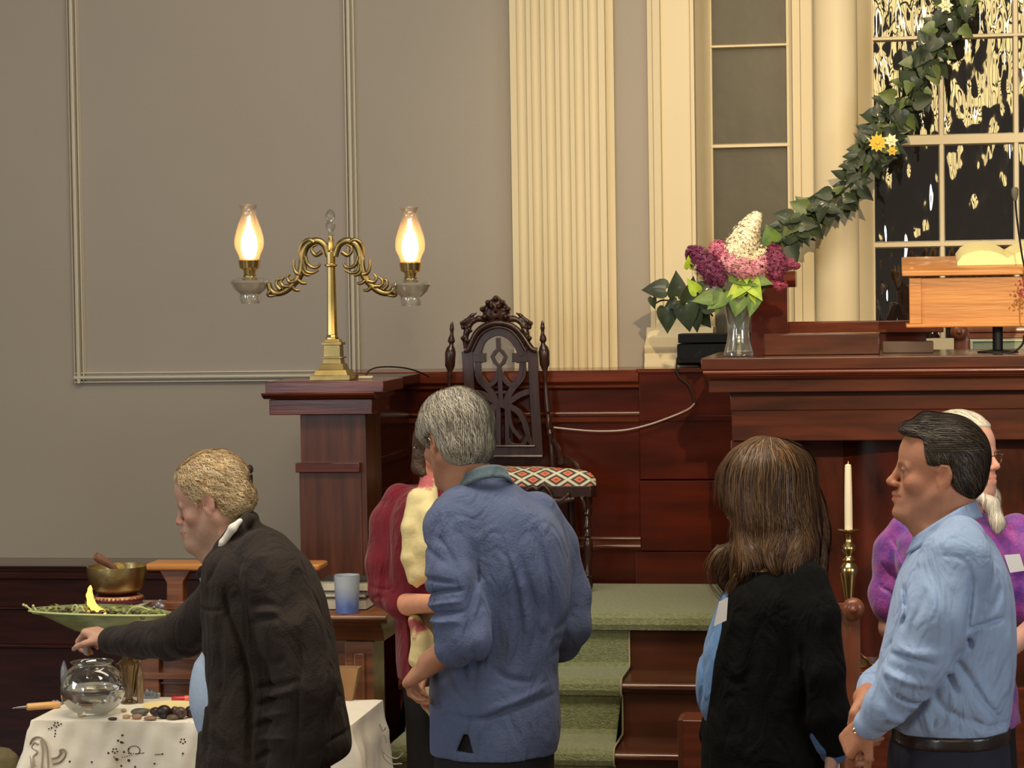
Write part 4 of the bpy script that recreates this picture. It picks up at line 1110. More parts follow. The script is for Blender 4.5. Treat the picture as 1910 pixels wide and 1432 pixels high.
for sg in (-1, 1):
    X8 = lambda x: 762+sg*(762-x)*-1 if False else (x if sg < 0 else 1524-x)
    cr_.chain([q8(X8(590), 440), q8(X8(500), 430), q8(X8(410), 470), q8(X8(350), 540), q8(X8(320), 640), q8(X8(300), 740), q8(X8(310), 880)], [50*k8, 42*k8, 40*k8, 46*k8, 44*k8, 42*k8, 34*k8], .006)
    cr_.chain([q8(X8(465), 350), q8(X8(400), 385), q8(X8(320), 460), q8(X8(255), 500)], [12*k8, 26*k8, 30*k8, 36*k8], .006)
    for x, y, r in ((270, 560, 34), (380, 610, 30), (265, 720, 34), (345, 760, 26), (255, 500, 34)): cr_.ell(q8(X8(x), y, -.006), (r*k8, .022, r*k8), None, .004)
V, Q = cr_.mesh(.0032); npmesh('crest', V, Q, W_CHAIR, och)
pr_ = [(1011, 598, .8), (1012, 603, 3.2), (1012, 612, 4.4), (1012, 617, 3), (1012, 622, 3.4), (1013, 629, 6), (1013, 634, 7), (1013, 639, 4), (1013, 642, 4.5), (1014, 648, 8.5), (1015, 656, 10.3), (1016, 680, 9.4), (1016, 687, 6), (1017, 692, 4), (1017, 698, 5.4), (1017, 703, 3.6), (1018, 720, 4), (1020, 748, 6), (1022, 767, 7.2),
       (1022, 772, 3.5), (1023, 780, 5), (1024, 795, 7), (1025, 801, 4.5), (1026, 808, 7), (1027, 814, 4.5), (1029, 832, 7), (1031, 862, 7), (1033, 905, 6.5)]
part('post', turned(pr_, YCB+.012), W_CHAIR, och)
part('post', turned([(842+(1013-x)*.9, y+2, r) for x, y, r in pr_], YCB+.012), W_CHAIR, och)
# seat
ZS1 = PZ(1040, 905, 9.45)
sxl0, sxr0 = PX(848, 880, YCB), PX(1036, 880, YCB)
sxl1, sxr1 = PX(868, 905, 9.42), PX(1110, 905, 9.42)
YF1 = 9.42
seat = Vol()
cxm, cym = (sxl0+sxr1)/2+.0, (YCB+YF1)/2
def seat_poly(e=0): return [(sxl0-e, YCB), (sxr0+e, YCB), (sxr1+e, YF1+.03), (sxr1-.02+e, YF1-.0-e), (sxl1+.02, YF1-e), (sxl1-e, YF1+.03)]
cu = MB(); lev = [(0, .0), (.0, .02), (-.006, .035), (-.022, .050), (-.05, .060), (-.10, .066), (-.14, .068)]
rings = []
cxs = sum(p[0] for p in seat_poly())/6; cys = sum(p[1] for p in seat_poly())/6
base_ring = []
sp_ = seat_poly()
for i in range(6):
    a, b = np.array(sp_[i]), np.array(sp_[(i+1) % 6])
    for j in range(6): base_ring.append(a+(b-a)*j/6)
for e, h in lev:
    row = []
    for p in base_ring:
        d = np.array([cxs, cys])-p; L0 = np.linalg.norm(d); row.append((*(p+d/L0*min(-e, L0*.9)), ZS1+h))
    rings.append(row)
m_ = len(base_ring); vs = [p for r_ in rings for p in r_]; fs = []
for j in range(len(rings)-1):
    for i in range(m_): fs.append((j*m_+i, j*m_+(i+1) % m_, (j+1)*m_+(i+1) % m_, (j+1)*m_+i))
fs.append(tuple(range((len(rings)-1)*m_, len(rings)*m_))); fs.append(tuple(range(m_))[::-1])
cu.add(vs, fs)
def flame_stitch():
    m = bpy.data.materials.new('flame_stitch'); m.use_nodes = True; nt = m.node_tree; b = nt.nodes['Principled BSDF']; b.inputs['Roughness'].default_value = .85
    N = nt.nodes.new; L_ = nt.links.new
    tc = N('ShaderNodeTexCoord'); sx = N('ShaderNodeSeparateXYZ'); L_(tc.outputs['Object'], sx.inputs[0])
    def mth(op, a, b_=None, v=None):
        n = N('ShaderNodeMath'); n.operation = op
        for i, q in enumerate((a, b_)):
            if q is None: continue
            if isinstance(q, (int, float)): n.inputs[i].default_value = q
            else: L_(q, n.inputs[i])
        return n.outputs[0]
    vv = mth('ADD', mth('MULTIPLY', sx.outputs['Z'], 1.35), mth('MULTIPLY', sx.outputs['Y'], .55))
    u = mth('MULTIPLY', sx.outputs['X'], 10.6); v = mth('MULTIPLY', vv, 12.5)
    a = mth('ABSOLUTE', mth('SUBTRACT', mth('FRACT', mth('ADD', u, v)), .5)); c = mth('ABSOLUTE', mth('SUBTRACT', mth('FRACT', mth('SUBTRACT', u, v)), .5))
    d = mth('MAXIMUM', a, c); cr = N('ShaderNodeValToRGB'); cr.color_ramp.interpolation = 'CONSTANT'
    el = cr.color_ramp.elements; el[0].position = 0; el[0].color = (*lin((186, 84, 50)), 1); el[1].position = .10; el[1].color = (*lin((222, 128, 100)), 1)
    for p, col in ((.25, (40, 36, 36)), (.32, (92, 92, 88)), (.37, (150, 152, 140)), (.42, (226, 222, 194))):
        e = el.new(p); e.color = (*lin(col), 1)
    L_(mth('MULTIPLY', d, 1.0), cr.inputs[0]); L_(cr.outputs[0], b.inputs['Base Color']); return m
part('seat_cushion', cu, flame_stitch(), och, angle=60)
ap = MB().ex_z(seat_poly(.004), PZ(1040, 926, 9.45), ZS1)
part('apron', ap, W_CHAIR, och, .003)
sc_ = Vol()
for pts in ([(1000, 915), (1012, 905), (1024, 915), (1032, 932), (1046, 932), (1060, 922)], [(1010, 930), (1030, 940), (1050, 935), (1070, 930)], [(980, 915), (992, 908), (1004, 914)], [(1085, 928), (1090, 940), (1092, 950)]):
    sp = spline(pts, 4); sc_.chain([P(x, y, YF1-.010) for x, y in sp], 4/440, .004)
V, Q = sc_.mesh(.0035); npmesh('apron_carving', V, Q, W_CHAIR, och)
leg = [(0, 925, 8), (0, 935, 9), (0, 945, 6), (0, 952, 8), (-1, 958, 9), (-1, 963, 5), (-1, 975, 6.5), (-2, 983, 8.5), (-1, 988, 5), (-1, 994, 8), (-1, 999, 9), (-1, 1004, 5), (0, 1010, 8), (0, 1020, 8.5), (0, 1040, 7.5), (-1, 1062, 5), (-2, 1070, 8), (-2, 1075, 9), (-2, 1080, 6), (-1, 1086, 8.5), (-1, 1094, 9), (0, 1103, 6)]
def fit(prof, x, Y):
    zb = chz; ztop = PZ(x, prof[0][1], Y); zlast = PZ(x, prof[-1][1], Y); out = MB(); X0 = PX(x, 1000, Y)
    pts = []; rs = []
    for dx, y, r in prof:
        z = zb+(PZ(x, y, Y)-zlast)*(ztop-zb)/(ztop-zlast); pts.append((X0+dx/450, Y, z)); rs.append(r/450)
    return out.tube(pts, rs, 14)
part('leg', fit(leg, 1097, YF1+.03), W_CHAIR, och)
part('leg', fit(leg, 882, YF1+.03), W_CHAIR, och)
back = [(0, 905, 7), (0, 950, 7), (1, 990, 7), (3, 1050, 7), (5, 1100, 6)]
part('leg', fit(back, 1066, YCB+.01), W_CHAIR, och); part('leg', fit(back, 862, YCB+.01), W_CHAIR, och)
for pts, n_ in (([(1040, 852), (1060, 856), (1074, 868), (1082, 884)], 'arm_curl'), ([(1032, 822), (1042, 838), (1046, 862)], 'arm_curl')):
    part('bracket', MB().tube([P(x, y, YCB-.02-.15*i/len(spline(pts, 5))) for i, (x, y) in enumerate(spline(pts, 5))], 5/440, 8), W_CHAIR, och)
# ================================================================== people
M_TROU_N = pmat('navy_trousers', (34, 36, 52), .85, var=(30, .15), bump=(160, .15))
M_TROU_B = pmat('black_trousers', (24, 22, 24), .85, var=(30, .15), bump=(160, .15))
def cloth(name, col, fr=10, rough=.85, col2=None, b=.25, sheen=.2, stretch=(1, 1, 1), var=.12, wr=.75):
    m = pmat(name, col, rough, var=(fr, var), col2=col2, bump=(fr*14, b), sheen=sheen, stretch=stretch, spec=.25)
    # soft drapery wrinkles under the weave
    nt = m.node_tree; N = nt.nodes.new
    mp = N('ShaderNodeMapping'); mp.inputs['Scale'].default_value = (1.5, 1.5, .75); mp.inputs['Rotation'].default_value = (0, .35, 0)
    tc = N('ShaderNodeTexCoord'); nz = N('ShaderNodeTexNoise'); nz.inputs['Scale'].default_value = 6.5; nz.inputs['Detail'].default_value = 2.5; nz.inputs['Distortion'].default_value = 1.6
    bp = N('ShaderNodeBump'); bp.inputs['Strength'].default_value = wr; bp.inputs['Distance'].default_value = .035
    L_ = nt.links.new; L_(tc.outputs['Object'], mp.inputs[0]); L_(mp.outputs[0], nz.inputs['Vector']); L_(nz.outputs['Fac'], bp.inputs['Height'])
    for n in nt.nodes:
        if n.type == 'BUMP' and n is not bp: L_(bp.outputs[0], n.inputs['Normal'])
    return m
def person(label, x, Yc): return thing('person', label, 'person', (x, Yc, 0))
def hairline(v, o, R, s, xs_, zs, k=.006):
    """remove hair below a line z(x) given in head centimetres"""
    o = np.array(o, float)
    def fn(X, Y, Z):
        u, w, q = X-o[0], Y-o[1], Z-o[2]
        x = (u*R[0, 0]+w*R[1, 0]+q*R[2, 0])/s; z = (u*R[0, 2]+w*R[1, 2]+q*R[2, 2])/s
        return (z-np.interp(x, xs_, zs))*s*.8
    return v.cutf(fn, k)
def finemesh(v, st, o, r, extra=None):
    return v.mesh(st)
def build_body(root, v, o, R, s, st=.0045, **kw):
    V, Q = v.mesh(st)
    c = skin_color(V, o, R, s, **kw)
    return npmesh('body', V, Q, M_SKIN, root, c), V, Q

def collar(root, mat, ring, pt, cen, h, out, name='collar', th=.004):
    """turned-down collar: a band swept round the neck"""
    sp = spline(ring, 5); cen = pt(*cen); cl = Vol(); n = 4
    lay = []
    for j in range(n+1):
        row = []
        for x, y, d in sp:
            q = pt(x, y, d).copy(); w = q-cen; w[2] = 0; w /= np.linalg.norm(w)+1e-9; t = j/n
            row.append(q+w*out*(t**1.3)-np.array([0, 0, h*t])); 
        lay.append(row)
    vs = [p for r_ in lay for p in r_]; m = len(sp); fs = []
    for j in range(n):
        for i in range(m-1): fs.append((j*m+i, j*m+i+1, (j+1)*m+i+1, (j+1)*m+i))
    o = part(name, MB().add(vs, fs), mat, root, angle=80); k = o.modifiers.new('thickness', 'SOLIDIFY'); k.thickness = th; k.offset = 0
    return o
# ---------------------------------------------------------------- man in the light blue shirt, right
def man_right():
    Yc = 5.5; sc_ = S(1755, 900, Yc); s = .01
    pt = lambda x, y, dy=0: P(x, y, Yc+dy)
    root = person('person in a light blue shirt, dark belt and navy trousers, hands clasped, facing left', PX(1770, 1300, Yc), Yc)
    o = pt(1755, 887); R = frame((-1, .0, .06)); R = R@np.eye(3)
    v = Vol(); T = head(v, o, R, s, None, jowl=.5, nose=1.0, chinf=1.3)
    v.chain([T(-2.0, 0, -3.5), T(-1.5, 0, -8), pt(1766, 985), pt(1766, 1015)], [.060, .062, .062, .062], .02)
    v.chain([T(5.4, 0, -8.6), T(3.6, 0, -10.0), pt(1733, 985)], [.024, .032, .033], .03)    # full throat
    # trunk and arms inside the clothes, hands
    v.loft(rows(Yc, [(990, 1730, 1830, .12, 0), (1060, 1700, 1860, .17, 0), (1150, 1680, 1865, .17, 0), (1250, 1670, 1870, .16, 0), (1345, 1680, 1865, .16, 0), (1420, 1685, 1865, .16, 0)]), .03)
    nearw = pt(1619, 1352, -.17); farw = pt(1614, 1302, -.03)
    v.chain([pt(1775, 1060, -.17), pt(1722, 1245, -.21), nearw], [.036, .028, .030], .02)
    v.chain([pt(1770, 1060, .17), pt(1690, 1240, .16), farw], [.036, .028, .029], .02)
    hand(v, nearw, pt(1582, 1388, -.14)-nearw, np.array([.75, .6, -.2]), .98, (.85, .9, .95, 1.0), (.4, .5), .02, -1)
    hand(v, farw, pt(1580, 1362, -.12)-farw, np.array([.7, -.55, -.5]), .98, (.75, .8, .85, .9), (.35, .5), .04, 1)
    V, Q = v.mesh((.0042, .0048, .0042)); c = skin_color(V, o, R, s, (192, 132, 100), beard=((120, 96, 84), .18), brow=((88, 70, 58), .6))
    npmesh('body', V, Q, M_SKIN, root, c)
    # hair
    h = Vol(); E = lambda c_, r: h.ell(T(*c_), np.array(r)*s, R, .02)
    E((-.8, 0, 4.6), (10.2, 8.3, 9.7)); E((2.6, 0, 6.3), (7.4, 7.0, 7.1)); E((-3.4, 0, -.5), (6.8, 7.2, 5.5))
    h.chain([T(8.2, y, 9.9) for y in (-4, 0, 4)], .015, .02); h.chain([T(4, y, 12.0) for y in (-3.5, 0, 3.5)], .018, .02)
    hairline(h, o, R, s, [-12, -7, -2.6, -1.8, 2.6, 3.6, 4.6, 9, 12], [-5.2, -5.2, -2.0, 3.4, 2.6, 3.0, 8.6, 9.3, 9.6])
    h.cap(T(-.3, 0, 1.5), T(-.3, 0, 1.5), .001)
    V, Q = h.mesh(.005)
    npmesh('hair', V, Q, pmat('dark_brown_hair', (52, 42, 36), .6, var=(60, .5), stretch=(1, 1, 1), bump=(140, .8)), root)
    def flow(p):
        q = (p-o)@R/s; f = np.array([-1.0, 0, -.25]) if q[2] > 6 else np.array([-.55, 0, -1.0])
        return R@f
    strands('hair_strands', V, Q, flow, 4200, .045, .0015, .004, M_HAIRST, bpy.data.objects[root.name], [(56, 46, 40), (40, 34, 30), (78, 66, 54), (96, 84, 70)], seed=2,
            mask=lambda C: ((C-o)@R/s)[:, 2] > -4.8)
    # shirt
    sh = Vol()
    sh.loft(rows(Yc, [(975, 1768, 1815, .06, 0), (1005, 1722, 1848, .13, 0), (1035, 1695, 1868, .185, 0), (1075, 1675, 1884, .205, 0), (1120, 1662, 1892, .205, 0), (1180, 1650, 1895, .195, 0), (1240, 1638, 1893, .19, 0),
                      (1290, 1636, 1889, .19, 0), (1325, 1648, 1886, .185, 0), (1348, 1660, 1883, .18, 0), (1362, 1668, 1880, .172, 0)]), .02, ex=2.3)
    sh.chain([pt(1792, 1010, -.10), pt(1782, 1048, -.17), pt(1750, 1150, -.205), pt(1722, 1225, -.215)], [.06, .078, .080, .070], .02)
    sh.chain([pt(1722, 1225, -.215), pt(1690, 1270, -.215), pt(1652, 1315, -.20), pt(1630, 1344, -.18)], [.068, .058, .045, .037], .02)
    sh.chain([pt(1634, 1338, -.182), pt(1623, 1350, -.174)], [.036, .036], .004)
    sh.chain([pt(1785, 1040, .17), pt(1742, 1150, .20), pt(1700, 1235, .18), pt(1640, 1285, .04), pt(1626, 1304, .0)], [.078, .075, .065, .048, .040], .02)
    sh.crease([([(1802, 1032), (1808, 1080), (1802, 1130), (1796, 1165)], 7, .012), ([(1800, 1150), (1840, 1148), (1868, 1142)], 6, .008), ([(1797, 1165), (1806, 1185), (1800, 1192)], 6, .01),
               ([(1775, 1210), (1800, 1240), (1830, 1290), (1868, 1338)], 9, .010), ([(1760, 1225), (1775, 1260), (1785, 1275)], 8, .012), ([(1660, 1195), (1700, 1200), (1745, 1212)], 6, .009),
               ([(1652, 1235), (1670, 1265), (1705, 1285), (1730, 1285)], 5, .012), ([(1730, 1286), (1712, 1310), (1680, 1350)], 7, .014), ([(1685, 1085), (1690, 1120), (1682, 1150)], 5, .009),
               ([(1728, 1075), (1715, 1110), (1700, 1140)], 8, .006), ([(1820, 1060), (1828, 1100), (1850, 1120)], 8, .005), ([(1862, 1080), (1855, 1110), (1835, 1135)], 8, .006),
               ([(1740, 1262), (1756, 1300), (1800, 1325)], 9, .007), ([(1850, 1200), (1835, 1240), (1845, 1290)], 10, .006), ([(1712, 1320), (1714, 1340)], 3.5, .006), ([(1744, 1320), (1740, 1340)], 3.5, .006),
               ([(1800, 1320), (1840, 1340), (1878, 1342)], 8, .006), ([(1750, 1020), (1780, 1020), (1800, 1034)], 5, .004)], Yc-.05)
    sh.crease([([(1670, 1180), (1705, 1190), (1760, 1190)], 12, -.007), ([(1650, 1222), (1690, 1240), (1740, 1250)], 10, -.009), ([(1640, 1280), (1660, 1310), (1690, 1320)], 10, -.007), ([(1870, 1150), (1882, 1220), (1880, 1300)], 12, -.006),
               ([(1720, 1060), (1740, 1110), (1735, 1170)], 14, -.006), ([(1830, 1090), (1835, 1130), (1815, 1160)], 10, -.006)], Yc-.05)
    sh.disp(lambda X, Y, Z, F: .0022*wob(X, Y, Z, 34, (1, 1, .6), 8, 2))
    V, Q = sh.mesh(.004)
    M_SH = cloth('light_blue_shirt', (156, 180, 218), 8, .75, b=.12, var=.06)
    npmesh('shirt', V, Q, M_SH, root)
    # collar: two folded leaves around the neck
    collar(root, M_SH, [(1702, 1004, -.012), (1722, 990, -.055), (1752, 970, -.085), (1790, 947, -.080), (1816, 936, -.03), (1818, 936, .03), (1790, 949, .085), (1752, 973, .09), (1722, 992, .06), (1704, 1005, .02)], pt, (1762, 965), .036, .014)
    # belt and trousers
    bt = Vol(); bt.loft(rows(Yc, [(1349, 1664, 1884, .185, 0), (1375, 1660, 1884, .187, 0)]), .004, ex=2.3)
    V, Q = bt.mesh(.005); npmesh('belt', V, Q, pmat('dark_leather', (44, 36, 34), .35, var=(12, .3), coat=.4), root)
    x0 = pt(1775, 1375)
    tr = Vol(); tr.loft(rows(Yc, [(1362, 1664, 1880, .180, 0), (1400, 1656, 1884, .185, 0), (1500, 1652, 1888, .19, 0), (1600, 1668, 1880, .18, 0)]), .02, ex=2.2)
    for sg in (-1, 1): tr.chain([(x0[0], Yc+sg*.09, .72), (x0[0]-.01, Yc+sg*.10, .45), (x0[0]+.01, Yc+sg*.10, .08)], [.105, .08, .075], .03)
    tr.crease([([(1700, 1380), (1692, 1410), (1696, 1450)], 4, .008)], Yc-.1)
    tr.plane((0, 0, -1), -.05)
    V, Q = tr.mesh(.008); npmesh('trousers', V, Q, M_TROU_N, root)
    for sg in (-1, 1):
        q = Vol().cap((x0[0]+.05, Yc+sg*.10, .045), (x0[0]-.17, Yc+sg*.10, .035), .045, .038, .01).cap((x0[0], Yc+sg*.1, .05), (x0[0], Yc+sg*.1, .10), .045, .045, .02).plane((0, 0, -1), -.001)
        V, Q = q.mesh(.008); npmesh('shoe', V, Q, MATS['black_leather'], root)
    # ring on the finger
    part('ring', MB().tube([pt(1600, 1362, -.185)+np.array([.010*math.cos(a), .004*math.sin(a), .006*math.sin(a)]) for a in np.linspace(0, 5.8, 10)], .0016, 6), M_BRASS, root)
    return root
man_right()

# ---------------------------------------------------------------- old man in the dark jacket, left
def old_man():
    Yc = 6.15; s = .01
    pt = lambda x, y, dy=0: P(x, y, Yc+dy)
    root = person('old person with curly fair hair in a dark jacket, reaching over the glass bowl', PX(480, 1400, Yc), Yc)
    o = pt(401, 938); a = math.radians(17)
    R = frame((-math.cos(a), 0, -math.sin(a)), (-math.sin(a), 0, math.cos(a)))
    v = Vol(); T = head(v, o, R, s, None, jowl=.3, nose=.9, chinf=1.8, mf=1.1)
    v.chain([T(-2.0, 0, -3.5), pt(415, 985), pt(440, 1030), pt(465, 1070)], [.058, .060, .065, .085], .02)
    v.chain([T(5.0, 0, -8.0), pt(385, 1026), pt(408, 1056)], [.018, .024, .032], .03)
    v.ell(T(9.2, 0, -8.8), np.array([2.2, 2.7, 2.1])*s, R, .02)
    v.loft(rows(Yc, [(1050, 400, 520, .12, 0), (1120, 400, 560, .16, 0), (1230, 395, 590, .16, 0), (1350, 395, 610, .16, 0), (1420, 400, 610, .16, 0)]), .03)
    wr = pt(203, 1192, .62); el = pt(318, 1193, .375); shd = pt(440, 1095, .17)
    v.chain([shd, el, wr], [.036, .028, .029], .02)
    hand(v, wr, pt(168, 1176, .66)-wr, np.array([-.15, .1, -1.0]), 1.0, (1.0, .95, .9, .9), (.5, .6), .03, -1)
    w2 = pt(550, 1450, -.18)
    v.chain([pt(485, 1040, -.17), pt(560, 1270, -.22), w2], [.036, .028, .030], .02)
    hand(v, w2, np.array([-.15, 0, -1]), np.array([0, 1, 0.]), 1.0, (.3, .35, .4, .45), (.5, .3), .05, -1)
    V, Q = v.mesh((.0042, .0050, .0042)); c = skin_color(V, o, R, s, (204, 158, 136), beard=((186, 150, 126), .7), brow=((170, 140, 110), .5), cheek=.16)
    npmesh('body', V, Q, M_SKIN, root, c)
    h = Vol(); E = lambda c_, r: h.ell(T(*c_), np.array(r)*s, R, .02)
    E((-1.0, 0, 5.0), (10.2, 8.3, 9.3)); E((1.6, 0, 6.5), (7.6, 6.8, 6.6)); E((-4.6, 0, -.5), (6.6, 7.6, 5.6))
    hairline(h, o, R, s, [-12, -7, -2.8, -2.4, -1.6, 2.2, 2.8, 4.4, 6.6, 8.6], [-6.6, -6.6, -4.6, 1.0, 2.6, 1.6, .4, 2.6, 7.5, 11])
    h.disp(lambda X, Y, Z, F: .0045*wob(X, Y, Z, 70, (1, 1, 1), 10, 5)+.002*wob(X, Y, Z, 150, (1, 1, 1), 10, 1))
    V, Q = h.mesh(.0042)
    npmesh('hair', V, Q, pmat('fair_curly_hair', (178, 150, 112), .55, var=(55, .35), bump=(120, .8), spec=.3), root)
    def flow(p):
        q = (p-o)@R/s; return R@np.array([-.6 if q[2] > 3 else -.9, 0, -.5 if q[2] > 3 else -.6])
    strands('hair_strands', V, Q, flow, 5200, .030, .0016, .006, M_HAIRST, root, [(208, 172, 118), (232, 204, 152), (160, 130, 94), (212, 194, 164), (240, 220, 178)], seed=4, curl=.9, mask=lambda C: ((C-o)@R/s)[:, 2] > -6.2)
    # white collar edge, checked shirt
    M_CH = pmat('pale_blue_check', (186, 206, 232), .8, var=(90, .18), stretch=(1, 1, 2.5))
    st = Vol(); st.loft(rows(Yc, [(1215, 378, 560, .10, 0), (1235, 366, 560, .14, 0), (1270, 359, 560, .155, 0), (1310, 358, 560, .155, 0), (1350, 368, 560, .14, 0), (1372, 376, 560, .12, 0), (1440, 396, 570, .12, 0)]), .02)
    V, Q = st.mesh(.005); npmesh('shirt', V, Q, M_CH, root)
    wc = Vol(); wc.chain([pt(403, 1040, -.075), pt(416, 1012, -.112), pt(434, 985, -.120), pt(448, 971, -.108)], [.006, .010, .011, .007], .008)
    V, Q = wc.mesh(.003); npmesh('shirt_collar', V, Q, pmat('white_cotton', (238, 232, 220), .7), root)
    jk = Vol()
    jk.loft(rows(Yc, [(975, 447, 482, .05, 0), (1000, 425, 520, .125, 0), (1035, 392, 556, .185, 0), (1070, 385, 580, .205, 0), (1120, 384, 600, .21, 0), (1180, 386, 615, .21, 0), (1240, 386, 626, .21, 0), (1300, 384, 636, .21, 0),
                      (1350, 380, 645, .21, 0), (1390, 376, 651, .21, 0), (1412, 374, 640, .205, 0), (1440, 372, 590, .20, 0), (1475, 372, 580, .20, 0)]), .02, ex=2.2)
    jk.chain([pt(392, 1056, -.035), pt(415, 1022, -.08), pt(442, 985, -.088), pt(462, 968, -.06), pt(470, 966, .03), pt(440, 985, .09)], [.016, .02, .02, .016, .016, .02], .012)
    jk.chain([pt(388, 1060, -.03), pt(378, 1064, -.02), pt(372, 1072, -.01), pt(378, 1082, -.02)], [.012, .012, .010, .008], .008)
    jk.chain([pt(490, 1035, -.13), pt(508, 1075, -.18), pt(545, 1180, -.215), pt(570, 1275, -.225)], [.07, .083, .085, .080], .02)
    jk.chain([pt(570, 1275, -.225), pt(560, 1360, -.21), pt(545, 1438, -.19)], [.080, .076, .066], .02)
    jk.chain([pt(430, 1060, .14), pt(412, 1120, .20), pt(345, 1180, .33), pt(318, 1192, .38)], [.065, .07, .066, .062], .02)
    jk.chain([pt(318, 1192, .38), pt(260, 1194, .50), pt(207, 1194, .60)], [.060, .052, .042], .02)
    jk.poly([(383, 1108), (387, 1210), (372, 1220), (362, 1240), (350, 1300), (350, 1360), (372, 1372), (383, 1362), (388, 1300), (390, 1240), (386, 1160), (384, 1108)], Yc, False, .004, 0) if False else None
    jk.poly([(340, 1215), (372, 1215), (386, 1222), (388, 1260), (386, 1330), (382, 1362), (340, 1380)], Yc-.1, False, .006, 0, yr=(5.0, Yc+.3))
    jk.crease([([(380, 1130), (400, 1128), (448, 1124)], 3.5, .005), ([(448, 1080), (454, 1130), (478, 1190), (494, 1260), (496, 1330), (492, 1420)], 8, .016), ([(505, 1112), (530, 1104), (560, 1106)], 6, .007),
               ([(500, 1145), (530, 1132), (565, 1130)], 6, .008), ([(510, 1265), (545, 1255), (600, 1240)], 6, .010), ([(505, 1300), (545, 1282), (590, 1275)], 6, .010), ([(500, 1340), (530, 1326), (570, 1320)], 6, .009),
               ([(505, 1400), (530, 1380), (560, 1376)], 6, .008), ([(596, 1150), (602, 1230), (596, 1300), (590, 1395)], 7, .010), ([(575, 1200), (560, 1210), (530, 1214)], 7, .007), ([(608, 1380), (630, 1372), (648, 1368)], 5, .006),
               ([(398, 1260), (410, 1330), (402, 1420)], 9, .006), ([(430, 1150), (440, 1230), (436, 1330)], 9, .005), ([(440, 1018), (425, 1050), (410, 1080)], 5, .005)], Yc-.05)
    jk.crease([([(520, 1282), (555, 1268), (596, 1256)], 7, -.008), ([(515, 1320), (545, 1306), (585, 1296)], 7, -.008), ([(512, 1360), (540, 1350), (575, 1346)], 7, -.006), ([(515, 1122), (540, 1118), (565, 1118)], 6, -.006)], Yc-.05)
    jk.disp(lambda X, Y, Z, F: .0028*wob(X, Y, Z, 36, (1, 1, 1), 8, 9))
    V, Q = jk.mesh(.0045)
    npmesh('jacket', V, Q, cloth('dark_brown_jacket', (50, 41, 37), 14, .85, b=.35, var=.25, sheen=.04), root)
    # pale piping down the jacket front
    part('zip', MB().tube([pt(x, y, -.105) for x, y in spline([(374, 1078), (380, 1100), (383, 1128), (384, 1160)], 4)], .0035, 6), pmat('pale_zip_tape', (150, 172, 176), .5), root)
    legs(root, 510, Yc+.02, (.155, .15), PZ(510, 1430, Yc), M_TROU_B, math.pi/2, (-1, 0))
old_man()

